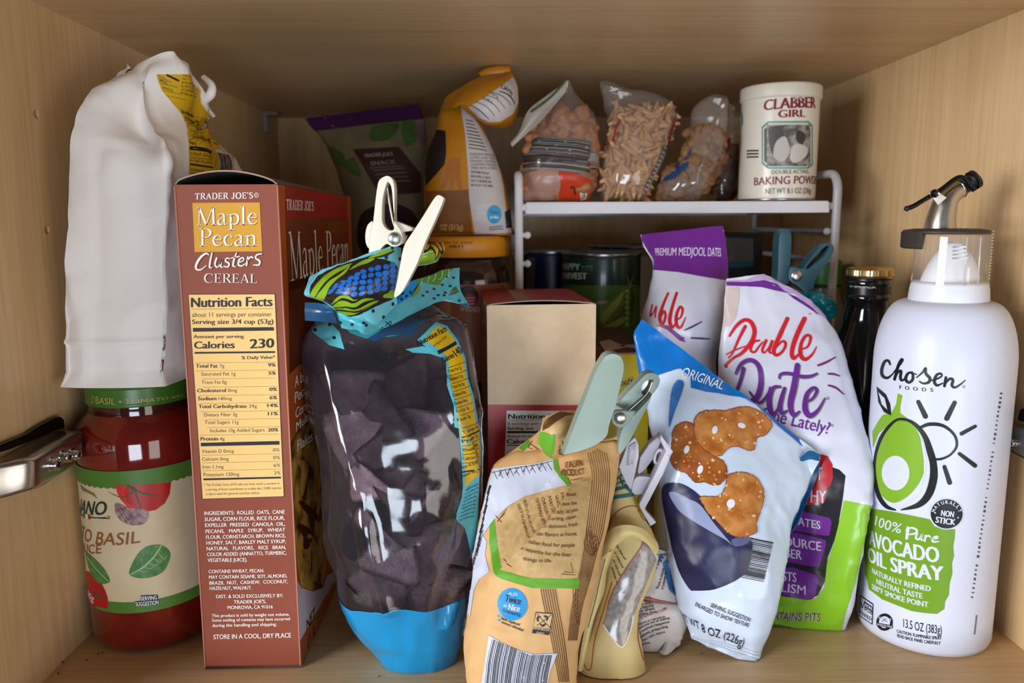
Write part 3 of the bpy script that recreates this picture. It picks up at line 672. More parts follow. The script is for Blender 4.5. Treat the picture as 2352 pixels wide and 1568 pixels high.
# ================================================================ white paper bag on the jar
def build_white_bag():
    zb = JAR_TOP+0.0006
    t = thing('paper_bag', 'tall plain white paper bag with a yellow side panel, balanced on the sauce jar', 'paper bag', (-0.21, 0.47, zb))
    fr()
    # per row: z, then x,y of front-left, front-right, back-right, back-left
    def row(py, fl, f, br, yf=.431, yr=.43, yb=.552, z=None):
        A = at((fl, py), yf); B = at((f, py), yr); C = at((br, py), yb)
        zz = B[2] if z is None else z
        return [(A[0], yf, zz), (B[0], yr, zz), (C[0], yb, zz), (max(XL+.004, A[0]-.004), yb, zz)]
    rows = [row(884, 138, 378, 556, z=zb), row(860, 140, 379, 556), row(800, 142, 385, 557), row(700, 147, 384, 557), row(600, 152, 384, 557), row(500, 156, 385, 557), row(430, 158, 386, 557),
            row(375, 161, 387, 556), row(325, 165, 380, 540, yr=.434), row(285, 174, 366, 508, .434, .440, .545), row(255, 186, 352, 486, .438, .446, .535), row(225, 204, 342, 480, .443, .450, .525),
            row(195, 222, 338, 484, .450, .452, .520), row(172, 236, 340, 478, .456, .455, .515), row(150, 246, 345, 468, .462, .460, .508), row(128, 262, 350, 450, .468, .468, .500)]
    R = np.array(rows); segs = 20; loops = []
    for r in R:
        pts = []
        for a, b in ((0, 1), (1, 2), (2, 3), (3, 0)):
            for k in range(segs):
                f = k/segs; f2 = f+0.06*math.sin(2*math.pi*f)*-1; q = r[a]*(1-f2)+r[b]*f2
                e = r[b]-r[a]; n = np.array([e[1], -e[0], 0]); n /= np.linalg.norm(n); q = q+n*0.0035*math.sin(math.pi*f); pts.append(q)
        loops.append(pts+[pts[0]])
    A = spline_rows(np.array(loops), 130)                           # rows x loop
    P = np.transpose(A, (1, 0, 2)); sf = Surf(P); sf.loop = True
    nu, nv = sf.nu, sf.nv; fade = np.clip(np.arange(nv+1)/6, 0, 1)
    X = sf.P; v = np.arange(nv+1)/nv
    d = 0.0008*vnoise(X, 28, 2)+.0050*np.abs(vnoise(X*[1, 1, .6], 20, 5))-.0040*np.abs(vnoise(X*[1, 1, .7], 34, 8))+.0012*np.abs(vnoise(X, 75, 11))-.0014
    d = d*(1+2.2*np.clip((v-.6)/.4, 0, 1))[None, :]
    u = np.arange(nu+1)
    d += -0.011*np.exp(-((u[:, None]*14/20-10.5)/3.2)**2-((v[None, :]-.78)/.08)**2)              # dent under the neck fold
    d += 0.0035*np.exp(-((u[:, None]*14/20-13.5)/1.0)**2-((v[None, :]-.70)/.12)**2)+0.0022*np.exp(-np.abs(v[None, :]-.14)/.008)*(u[:, None] < 20)
    d += -0.0012*np.exp(-np.abs((u[:, None]*14/20-5.2)/0.5)**2)*(v[None, :] < .72)
    d[-1] = d[0]; sf.P = X+sf.N*(d*fade[None, :])[..., None]; sf.P[..., 0] = np.maximum(sf.P[..., 0], XL+.002); sf.prep()
    paper = M('white_kraft_paper', '#f3ece7', 0.62, spec=0.25, bump=(220, .08))
    p = Part(); p.grid(sf, paper); bot = [sf.P[i, 0] for i in range(nu)]; p.add(bot, [tuple(range(nu))[::-1]], paper); top = [sf.P[i, -1] for i in range(nu)]; p.add(top, [tuple(range(nu))], paper)
    yl, bk = ink('#d9ac1c', .5), ink('#2a1c14', .6)
    fr(*C8)
    p.poly(sf, [(1222, 55), (1252, 160), (1300, 260), (1390, 370), (1470, 460), (1530, 540), (1570, 640), (1596, 780), (1604, 1000), (1600, 1600), (2135, 1600), (2135, 1060), (2110, 930), (2060, 790), (2000, 690), (1910, 580), (1800, 480), (1740, 390), (1732, 300), (1750, 150), (1752, 55)], yl, 1)
    for a, b, w in (((1250, 70), (1395, 150), 5), ((1262, 160), (1470, 205), 5), ((1290, 240), (1510, 290), 4), ((1340, 310), (1560, 352), 4), ((1520, 510), (1720, 560), 5), ((1550, 600), (1770, 650), 5), ((1575, 675), (1800, 728), 5), ((1630, 765), (1845, 812), 5), ((1600, 828), (1860, 880), 5), ((1610, 1030), (1875, 1062), 5)):
        p.line(sf, a, b, w, bk, 2)
    p.line(sf, (1340, 60), (1488, 130), 22, bk, 2); p.quad(sf, [(1612, 900), (1866, 950), (1866, 996), (1610, 942)], bk, 2); p.quad(sf, [(1612, 1100), (1880, 1140), (1880, 1160), (1612, 1120)], bk, 2)
    p.line(sf, (1840, 760), (1885, 1165), 4, bk, 2)
    for s_, a, b, h, bd in (('Total Fat 1g', (1252, 130), (1345, 170), 40, .03), ('Saturated Fat 0g', (1290, 215), (1410, 258), 34, 0), ('Sodium 0mg', (1510, 505), (1650, 550), 34, .03), ('Total Carbohydrate 34g', (1548, 585), (1720, 630), 40, .03), ('Dietary Fiber less than 1g', (1585, 655), (1750, 700), 36, 0), ('Total Sugars 6g', (1608, 728), (1706, 752), 36, 0), ('Includes 6g Added Sugars', (1640, 805), (1800, 845), 34, 0), ('12%', (1818, 845), (1858, 856), 40, .02), ('Protein 3g', (1606, 872), (1690, 892), 42, .03),
                               ('Vit. D 0mcg 0% \u2022 Calcium 20mg 2%', (1612, 1000), (1878, 1045), 36, 0), ('Iron 1.5mg 8% \u2022 Potas. 60mg 2%', (1612, 1078), (1872, 1112), 36, 0), ('The % Daily Value tells you how much', (1612, 1180), (1880, 1218), 22, .01), ('a serving of food contributes to a daily', (1616, 1222), (1885, 1240), 22, .01)):
        p.text(sf, s_, a, b, h, bk, bd, up=UPV)
    for k in range(6): p.text(sf, ('CORN BAKING SODA', 'SODIUM ACID PYRO', 'ENRICHED FLOUR (W', 'LECITHIN, SALT, CO', 'CANOLA OIL, EGG', 'MILK, WHEAT')[k], (1530-k*4, 75+k*42), (1740-k*10, 125+k*42), 24, bk, 0, up=UPV)
    for k, s_ in enumerate(('CONTAINS WHEAT AND MILK', 'DISTRIBUTED AND', 'SOLD EXCLUSIVELY BY', 'STORE DRY', 'MAY CONTAIN', 'MONROVIA, CA 91016')): p.text(sf, s_, (1760+k*26, 565+k*62), (1900+k*28, 605+k*62), 24, bk, 0, up=UPV)
    wh = ink('#dcd6d8', .5); p.quad(sf, [(1910, 942), (2085, 985), (2092, 1250), (1915, 1250)], wh, 2)
    x = 1930
    for k in range(22):
        w = (4, 7, 3, 9, 5)[k*7 % 5]; f = (x-1910)/175
        p.quad(sf, [(x, 968+40*f), (x+w, 969+40*f), (x+w+4, 1250), (x+4, 1250)], bk, 3); x += w+(3, 4, 2)[k % 3]
        if x > 2066: break
    p.build('bag_paper', t)
    # rolled edge beside the neck
    fr(); e = [at(q, y) for q, y in (((468, 178), .520), ((486, 196), .516), ((484, 216), .514), ((470, 232), .516), ((474, 248), .522), ((490, 266), .532))]
    p = Part(); p.tube(catmull(e, False, 5), np.interp(np.linspace(0, 1, 26), [0, .4, .7, 1], [.0018, .0030, .0024, .0012]), paper, 12); p.build('rolled_edge', t)
build_white_bag()

# ================================================================ cereal box
def carton(name, FL, FRt, H, D, mats, tilt=0.0):
    """four walls from the front bottom corners, height and depth; returns the front and the right/left/top surfaces"""
    FL, FRt = np.array(FL, float), np.array(FRt, float); w = FRt-FL; d = np.array([-w[1], w[0], 0]); d = d/np.linalg.norm(d)*D; u = np.array([0, 0, H])
    F = flat(FL+u, FRt+u, FRt, FL); Rr = flat(FRt+u, FRt+d+u, FRt+d, FRt); Lf = flat(FL+d+u, FL+u, FL, FL+d); B = flat(FRt+d+u, FL+d+u, FL+d, FRt+d); Tp = flat(FL+d+u, FRt+d+u, FRt+u, FL+u); Bt = flat(FL, FRt, FRt+d, FL+d)
    return F, Rr, Lf, B, Tp, Bt
def build_cereal():
    fr(); y = .4135; bl = at((472, 1534), y); br = at((691, 1534), y); tl = at((401, 424), y); tr = at((637, 424), y)
    bl[2] = br[2] = 0.0005; tr[2] = tl[2]; D = .205
    t = thing('cereal_box', 'brown maple pecan cereal box standing end-on in front, nutrition panel facing out', 'cereal box', ((bl[0]+br[0])/2, y, 0))
    bk = np.array([0, D, 0])
    brown = M('cereal_card', '#8f4a38', .42, spec=.4, mottle=(40, '#884532', .3)); gray = M('grey_card', '#7d7468', .8); dk = M('shaded_card_inside', '#3a322a', .9)
    orange = M('cereal_side_card', '#b4571f', .38, mottle=(9, '#a04a1c', .3))
    p = Part()
    F = flat(tl, tr, br, bl); Rs = flat(tr, tr+bk, br+bk, br); Ls = flat(tl+bk, tl, bl, bl+bk); B = flat(tr+bk, tl+bk, bl+bk, br+bk)
    p.grid(F, brown, False); p.grid(Rs, orange, False); p.grid(Ls, brown, False); p.grid(B, brown, False); p.grid(flat(bl, br, br+bk, bl+bk), gray, False)
    # dark sheet standing in for the shaded inside, seen through the gap under the lid
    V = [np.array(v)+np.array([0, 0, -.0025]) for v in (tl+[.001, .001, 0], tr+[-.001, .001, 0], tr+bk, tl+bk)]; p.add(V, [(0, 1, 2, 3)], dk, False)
    # worn pale edges
    for a, b in ((br, tr), (bl, tl)): p.tube([a+[0, -.0001, .0006], b+[0, -.0001, -.0006]], .00045, M('worn_edge', '#c0816a', .7), 6)
    p.tube([bl+[0, 0, .0006], br+[0, 0, .0006]], .0008, M('dark_bottom_edge', '#4a2f28', .8), 6)  # darker strip along the bottom front edge
    fr(*A3); white, dkt, yel, cream = ink('#f3ebe2'), ink('#2b2a2c'), ink('#d39a2b'), ink('#f2c67c')
    shd = ink('#5a2c1c')
    p.text(F, "TRADER JOE'S", (178, 203), (527, 197), 36, white, .05, up=UPV, src=serif); p.disc(F, (547, 178), 14, 14, white, 2, hole=.8); p.text(F, 'R', (542, 184), (552, 184), 12, white, .01)
    p.quad(F, [(163, 224), (567, 222), (582, 515), (178, 519)], yel)
    p.text(F, 'Maple', (194, 362), (556, 356), 107, ink('#6b4412'), .0, layer=2, src=serif); p.text(F, 'Maple', (190, 359), (552, 352), 107, white, .0, layer=3, src=serif)
    p.text(F, 'Pecan', (212, 487), (556, 485), 104, ink('#6b4412'), .0, layer=2, src=serif); p.text(F, 'Pecan', (208, 484), (552, 481), 104, white, .0, layer=3, src=serif)
    for dx, m_, ly in ((4, shd, 2), (0, white, 3)):                 # brush lettering: Clusters
        for pts, w in (([(262, 535), (245, 528), (215, 550), (190, 590), (188, 620), (215, 625), (248, 600)], [6, 9, 12, 12, 10, 7, 4]), ([(282, 525), (272, 570), (268, 610), (282, 612)], [7, 9, 8, 4]),
                       ([(310, 555), (300, 590), (312, 610), (332, 590), (340, 560), (334, 605), (346, 610)], [9, 9, 7, 5, 9, 8, 4]), ([(388, 560), (372, 555), (362, 572), (384, 588), (376, 608), (352, 604)], [5, 7, 8, 9, 7, 5]),
                       ([(428, 525), (414, 565), (408, 600), (424, 606)], [6, 9, 9, 4]), ([(396, 556), (446, 545)], [5, 6]), ([(440, 585), (470, 568), (466, 552), (446, 565), (440, 595), (460, 602), (482, 588)], [5, 6, 7, 9, 9, 7, 4]),
                       ([(496, 550), (488, 600)], [8, 8]), ([(492, 575), (510, 550), (526, 552)], [5, 8, 8]), ([(578, 530), (552, 535), (542, 555), (566, 572), (562, 596), (530, 596)], [6, 8, 8, 10, 8, 5])):
            p.stroke(F, [(a+dx, b+dx*.6) for a, b in pts], [x*1.15 for x in w], m_, ly)
    p.text(F, 'CEREAL', (238, 706), (555, 709), 56, shd, 0, layer=2, src=serif); p.text(F, 'CEREAL', (235, 703), (552, 706), 56, white, 0, layer=3, src=serif)
    fr(*A4); pb = [q_((706, 465)), q_((219, 480))]; fr(*A3); pb += [q_((138, 771)), q_((660, 769))]; fr()
    p.quad(F, [pb[2], pb[3], pb[0], pb[1]], dkt, 1)
    cpx = np.mean(pb, 0); p.quad(F, [tuple(np.array(z)+np.sign(cpx-np.array(z))*1.4) for z in (pb[2], pb[3], pb[0], pb[1])], cream, 2)
    def T(s_, a, b, h, bd=0.0): p.text(F, s_, a, b, h, dkt, bd, up=UPV, layer=3)
    fr(*A3)
    T('Nutrition Facts', (155, 850), (645, 843), 57, .045); p.line(F, (160, 862), (648, 858), 2, dkt, 3); T('about 11 servings per container', (162, 908), (640, 904), 26); T('Serving size 3/4 cup (53g)', (162, 951), (650, 948), 27, .03)
    p.quad(F, [(167, 974), (652, 969), (653, 990), (168, 997)], dkt, 3); T('Amount per serving', (171, 1036), (474, 1034), 20, .03); T('Calories', (174, 1098), (420, 1095), 42, .04); T('230', (508, 1097), (655, 1091), 55, .04)
    p.quad(F, [(176, 1118), (660, 1113), (661, 1124), (177, 1129)], dkt, 3); T('% Daily Value*', (460, 1162), (660, 1158), 19, .03)
    rowsA = [('Total Fat', (184, 1212), (318, 1212), '7g', 330, 358, '9%', 617, 664, 1206), (None, 'Saturated Fat 1g', (218, 1260), (425, 1258), '5%', 620, 665, 1255), (None, 'Trans Fat 0g', (220, 1310), (372, 1308), None),
             ('Cholesterol', (192, 1360), (368, 1358), '0mg', 380, 434, '0%', 625, 672, 1352), ('Sodium', (197, 1408), (310, 1407), '140mg', 321, 404, '6%', 627, 673, 1402), ('Total Carbohydrate', (200, 1455), (492, 1453), '39g', 505, 552, '14%', 613, 677, 1449),
             (None, 'Dietary Fiber 3g', (235, 1505), (435, 1502), '11%', 617, 677, 1498), (None, 'Total Sugars 11g', (238, 1550), (444, 1548), None)]
    for r in rowsA:
        if r[0]: T(r[0], r[1], r[2], 21, .035); T(r[3], (r[4], r[2][1]), (r[5], r[2][1]-1), 19); T(r[6], (r[7], r[9]), (r[8], r[9]-1), 20, .035)
        else:
            T(r[1], r[2], r[3], 20)
            if r[4]: T(r[4], (r[5], r[7]), (r[6], r[7]-1), 20, .035)
    for k, yy in enumerate((1178, 1226, 1274, 1324, 1374, 1422, 1471, 1518, 1566)): p.line(F, (182+k*5+(28 if k in (2, 3, 7, 8) else 0), yy+6), (662+k*3.6, yy), 2, ink('#8a6a3c'), 3)
    fr(*A4)
    T('Includes 10g Added Sugars', (268, 83), (590, 78), 20); T('20%', (609, 79), (671, 77), 20, .035); T('Protein', (210, 132), (316, 131), 21, .035); T('4g', (325, 131), (355, 130), 19)
    p.line(F, (205, 100), (674, 93), 2, ink('#8a6a3c'), 3); p.quad(F, [(211, 145), (677, 134), (678, 156), (212, 166)], dkt, 3)
    for s_, a, b, v_, x0, yy in (('Vitamin D 0mcg', (217, 206), (409, 203), '0%', 638, 197), ('Calcium 0mg', (219, 251), (378, 249), '0%', 641, 242), ('Iron 1.1mg', (223, 297), (347, 296), '6%', 643, 288), ('Potassium 120mg', (227, 343), (441, 340), '2%', 645, 333)):
        T(s_, a, b, 20); T(v_, (x0, yy), (x0+40, yy-1), 19); p.line(F, (a[0], a[1]+13), (x0+43, yy+13), 2, ink('#8a6a3c'), 3)
    p.quad(F, [(226, 357), (686, 346), (687, 356), (227, 367)], dkt, 3)
    T('* The % Daily Value (DV) tells you how much a nutrient in', (228, 401), (678, 391), 13); T('a serving of food contributes to a daily diet. 2,000 calories', (241, 428), (688, 418), 13); T('a day is used for general nutrition advice.', (243, 454), (563, 447), 13)
    for s_, a, b, h in (('INGREDIENTS:  ROLLED  OATS,  CANE', (232, 573), (709, 564), 22), ('SUGAR, CORN FLOUR, RICE FLOUR,', (234, 609), (709, 600), 22), ('EXPELLER  PRESSED  CANOLA  OIL,', (236, 643), (711, 635), 21), ('PECANS,   MAPLE   SYRUP,   WHEAT', (239, 680), (712, 669), 21), ('FLOUR, CORNSTARCH, BROWN RICE,', (242, 714), (714, 704), 21), ('HONEY, SALT, BARLEY MALT SYRUP,', (244, 748), (716, 738), 21), ('NATURAL   FLAVORS,   RICE   BRAN,', (246, 782), (717, 773), 21), ('COLOR ADDED (ANNATTO, TURMERIC,', (248, 816), (719, 806), 21), ('VEGETABLE JUICE).', (251, 850), (488, 847), 21),
                        ('CONTAINS WHEAT, PECAN.', (257, 917), (588, 911), 20), ('MAY CONTAIN SESAME, SOY, ALMOND,', (259, 950), (724, 942), 20), ('BRAZIL  NUT,  CASHEW,  COCONUT,', (262, 985), (728, 975), 20), ('HAZELNUT, WALNUT.', (264, 1016), (514, 1012), 20), ('DIST. & SOLD EXCLUSIVELY BY:', (302, 1065), (701, 1058), 20), ("TRADER JOE'S,", (406, 1097), (599, 1093), 20), ('MONROVIA, CA 91016', (369, 1130), (639, 1125), 20),
                        ('This product is sold by weight not volume.', (275, 1177), (737, 1168), 18), ('Some settling of contents may have occurred', (277, 1204), (740, 1195), 18), ('during the handling and shipping.', (279, 1235), (662, 1227), 18), ('STORE IN A COOL, DRY PLACE', (286, 1307), (746, 1297), 27)):
        p.text(F, s_, a, b, h, white, .022, up=UPV)
    # the long side
    fr(*A3)
    p.poly(Rs, [(720, 108), (1090, 180), (1090, 322), (720, 318)], ink('#9c2419', .35)); p.poly(Rs, [(720, 318), (1095, 322), (1098, 600), (740, 760)], ink('#7a3413', .35)); p.poly(Rs, [(968, 330), (1095, 332), (1095, 400), (968, 400)], ink('#7c4415', .35), 2)
    p.poly(Rs, [(738, 700), (1100, 560), (1120, 900), (745, 1250)], M('cereal_dark_print', '#6b2a10', .35, mottle=(30, '#3a1710', .3)))
    p.text(Rs, "TRADER JOE'S", (724, 264), (886, 272), 62, white, .05, quad=[(724, 264), (886, 272), (888, 218), (722, 202)], src=serif)
    for dx, m_, ly in ((4, ink('#2c120a'), 2), (0, white, 3)):
        p.text(Rs, 'Maple Pecan', None, None, 0, m_, .0, layer=ly, quad=[(752+dx, 694+dx), (1096, 596+dx), (1094, 392+dx), (734+dx, 398+dx)], src=serif)
    for s_, a, b, h in (('A blend of', (772, 1333), (908, 1228), 66), ('Pecan', (772, 1428), (858, 1352), 64), ('Corn Flakes', (776, 1520), (928, 1392), 60), ('Multigrain', (780, 1598), (930, 1462), 56)): p.text(Rs, s_, a, b, h, white, .012, up=UPV, layer=4)
    fr(*A4); p.text(Rs, 'Flakes', (778, 195), (868, 132), 62, white, .012, up=UPV, layer=4)
    p.poly(Rs, [(742, 150), (790, 60), (860, 20), (960, 0), (960, 700), (945, 900), (930, 1000), (870, 1022), (800, 1000), (776, 850), (752, 500)], M('cereal_cluster_print', '#b58a3a', .35, mottle=(62, '#4c2110', .09)), 2)
    for pts, w in (([(780, 250), (820, 300), (800, 450)], 46), ([(850, 700), (890, 800), (880, 950)], 50), ([(790, 800), (810, 880), (820, 960)], 40), ([(880, 240), (900, 360), (880, 480)], 44)): p.stroke(Rs, pts, [w*.6, w, w*.6], M('oat_cluster_print', '#c2984c', .35, mottle=(160, '#8a5a22', .2)), 3)
    for pts, w in (([(790, 640), (840, 690), (830, 760)], 60), ([(800, 500), (860, 560), (900, 600)], 44)): p.stroke(Rs, pts, [w*.6, w, w*.6], M('pecan_print', '#5a2411', .3, mottle=(200, '#2f0f08', .2)), 3)
    p.poly(Rs, [(772, 950), (800, 1004), (870, 1026), (930, 1004), (955, 930), (1010, 900), (1000, 1030), (900, 1250), (802, 1420), (786, 1240)], M('bowl_print', '#cfc4cc', .35, mottle=(14, '#b8a6b0', .25)), 3)
    p.poly(Rs, [(788, 1330), (1000, 960), (1010, 1040), (800, 1480), (796, 1460)], ink('#a4532a', .35), 4)
    p.text(Rs, 'NET', (832, 1262), (884, 1180), 66, ink('#3a2018'), .02, up=UPV, layer=5); p.text(Rs, '(1 L', (838, 1356), (884, 1272), 66, ink('#3a2018'), .02, up=UPV, layer=5)
    p.build('carton', t)
    # the sprung lid
    fr(); n = 24; lid = Part(); topc = M('lid_board', '#6d6155', .75); V = []
    for j in range(9):
        for i in range(n+1):
            s_ = i/n; q = (tl*(1-s_)+tr*s_); arch = .0062*(math.sin(math.pi*min(1, s_*1.02))**.7)*(1-.8*(j/8)**1.3)+.0012
            V.append((q[0], q[1]+D*j/8, q[2]+arch*(1 if 0 < i < n else .15)))
    Fq = [(j*(n+1)+i, j*(n+1)+i+1, (j+1)*(n+1)+i+1, (j+1)*(n+1)+i) for j in range(8) for i in range(n)]
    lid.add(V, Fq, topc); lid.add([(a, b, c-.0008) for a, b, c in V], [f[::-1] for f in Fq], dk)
    k = n+1; lid.add([V[i] for i in range(k)]+[(V[i][0], V[i][1], V[i][2]-.0008) for i in range(k)], [(i, k+i, k+i+1, i+1) for i in range(n)], M('card_cut_edge', '#a88d78', .8))
    lid.build('lid_flap', t)
build_cereal()

# ================================================================ blank-ended red box
def build_red_box():
    fr(); y = .48; bl = at((1112, 1200), y); br = at((1363, 1200), y); top = at((1245, 702), y)[2]
    a = math.radians(3.2); w = .0695; x0 = at((1118, 702), y)[0]
    FL = np.array([x0, y, .0006]); FRt = FL+np.array([w*math.cos(a), w*math.sin(a), 0]); H = top; D = .108
    F, Rr, Lf, B, Tp, Bt = carton('c', FL, FRt, H, D, None)
    t = thing('carton_box', 'red carton with a blank tan upper half and half hidden nutrition panel, in the middle', 'box', tuple(FL))
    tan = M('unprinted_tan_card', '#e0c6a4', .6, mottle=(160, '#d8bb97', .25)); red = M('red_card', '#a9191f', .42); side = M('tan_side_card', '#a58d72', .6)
    dkt, wh = ink('#20262a'), ink('#e4e6ea')
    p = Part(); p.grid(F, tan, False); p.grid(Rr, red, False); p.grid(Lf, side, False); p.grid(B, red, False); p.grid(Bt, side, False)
    p.quad(F, [(1113, 929), (1367, 930), (1350, 1600), (1085, 1600)], red, 1)
    fr(*B1); p.poly(F, [(494, 912), (1060, 914), (1030, 1500), (470, 1500)], wh, 2)
    def T(s_, a_, b_, h, bd=0.0): p.text(F, s_, a_, b_, h, dkt, bd, up=UPV, layer=3)
    T('Nutrition Facts', (502, 968), (920, 968), 34, .045); p.line(F, (500, 978), (1040, 979), 2.5, dkt, 3); T('8 servings per container', (500, 1011), (870, 1011), 20); T('Serving size', (497, 1044), (681, 1044), 20, .04)
    p.quad(F, [(496, 1053), (1040, 1055), (1040, 1070), (496, 1068)], dkt, 3); T('Amount Per Serving', (496, 1097), (724, 1097), 16, .03); T('Calories', (494, 1140), (690, 1141), 31, .045); p.quad(F, [(494, 1149), (1030, 1151), (1030, 1157), (494, 1155)], dkt, 3)
    T('Total Fat 2g', (490, 1216), (640, 1216), 17, .03); p.line(F, (490, 1190), (1030, 1192), 2, dkt, 3); p.line(F, (488, 1226), (1030, 1228), 2, dkt, 3)
    for k in range(5): p.line(Lf, (328, 190+k*20), (345, 186+k*20), 10, ink('#6a5442'), 2); p.line(Lf, (318, 330+k*16), (352, 326+k*16), 6, ink('#6a7a4c'), 2)
    p.build('carton', t)
    n = 20; lid = Part(); V = []; d = (Tp.P[0, 1]-Tp.P[0, 0]); e = FRt-FL
    for j in range(7):
        for i in range(n+1):
            q = np.array([FL[0], FL[1], H])+e*i/n+d*j/6*(1); up = .0012+.0022*math.sin(math.pi*i/n)*(1-j/6); V.append(q+[0, 0, up if 0 < i < n else .0006])
    Fq = [(j*(n+1)+i, j*(n+1)+i+1, (j+1)*(n+1)+i+1, (j+1)*(n+1)+i) for j in range(6) for i in range(n)]
    lid.add(V, Fq, red); lid.add([v-np.array([0, 0, .0007]) for v in V], [f[::-1] for f in Fq], M('shaded_card_inside', ''))
    lid.add([V[i] for i in range(n+1)]+[V[i]-np.array([0, 0, .0007]) for i in range(n+1)], [(i, n+1+i, n+2+i, i+1) for i in range(n)], M('card_cut_edge', ''))
    G = np.array(V).reshape(7, n+1, 3); ts = Surf(np.transpose(G, (1, 0, 2)))
    lid.poly(ts, [(500, 82), (540, 80), (690, 152), (560, 152)], M('torn_card', '#a39384', .85, mottle=(300, '#8a7a6c', .2)), 1)
    lid.build('top_flap', t)
build_red_box()

# ================================================================ yellow box
def build_yellow_box():
    fr(); y = .512; x0, x1 = at((1376, 815), y)[0], at((1492, 815), y)[0]; H = at((1434, 812), y)[2]
    x0 = max(x0, .0705); FL, FRt = (x0, y, .0006), (x1, y, .0006)
    F, Rr, Lf, B, Tp, Bt = carton('c', FL, FRt, H, .13, None)
    t = thing('pasta_box', 'narrow yellow box with black script, squeezed behind the grey-green clip', 'box', ((x0+x1)/2, y, 0))
    yel = M('yellow_card', '#e3cf12', .45); br = M('brown_top_card', '#6f4b3c', .5, mottle=(90, '#3b2620', .12)); bk = ink('#2a2a20')
    p = Part()
    for s_ in (F, Rr, Lf, B, Bt): p.grid(s_, yel, False)
    p.grid(Tp, br, False)
    p.poly(Tp, [(1390, 808), (1440, 798), (1400, 780), (1376, 786)], ink('#c8b9a8'), 2); p.poly(Tp, [(1420, 795), (1480, 804), (1460, 790)], ink('#c8b9a8'), 2)
    fr(*B7)
    for pts, w in (([(392, 330), (404, 318), (396, 380), (404, 395), (420, 375), (408, 358), (398, 372)], 6), ([(425, 380), (442, 362), (434, 350), (424, 375), (436, 388), (452, 372)], 5), ([(470, 322), (456, 375), (464, 386), (476, 370)], 6), ([(448, 350), (482, 346)], 5), ([(494, 318), (480, 372), (490, 384), (500, 368)], 6), ([(474, 350), (508, 343)], 5), ([(512, 350), (504, 378), (520, 384)], 6)):
        p.stroke(F, pts, w, bk, 2)
    p.disc(F, (518, 332), 4, 4, bk, 2)
    p.quad(F, [(355, 508), (600, 506), (600, 520), (355, 522)], bk, 2)
    p.build('carton', t)
    e = Part(); z = H
    e.tube([(x0, y, z), (x1, y, z)], .0007, M('card_cut_edge', ''), 6); e.build('lid_edge', t)
build_yellow_box()
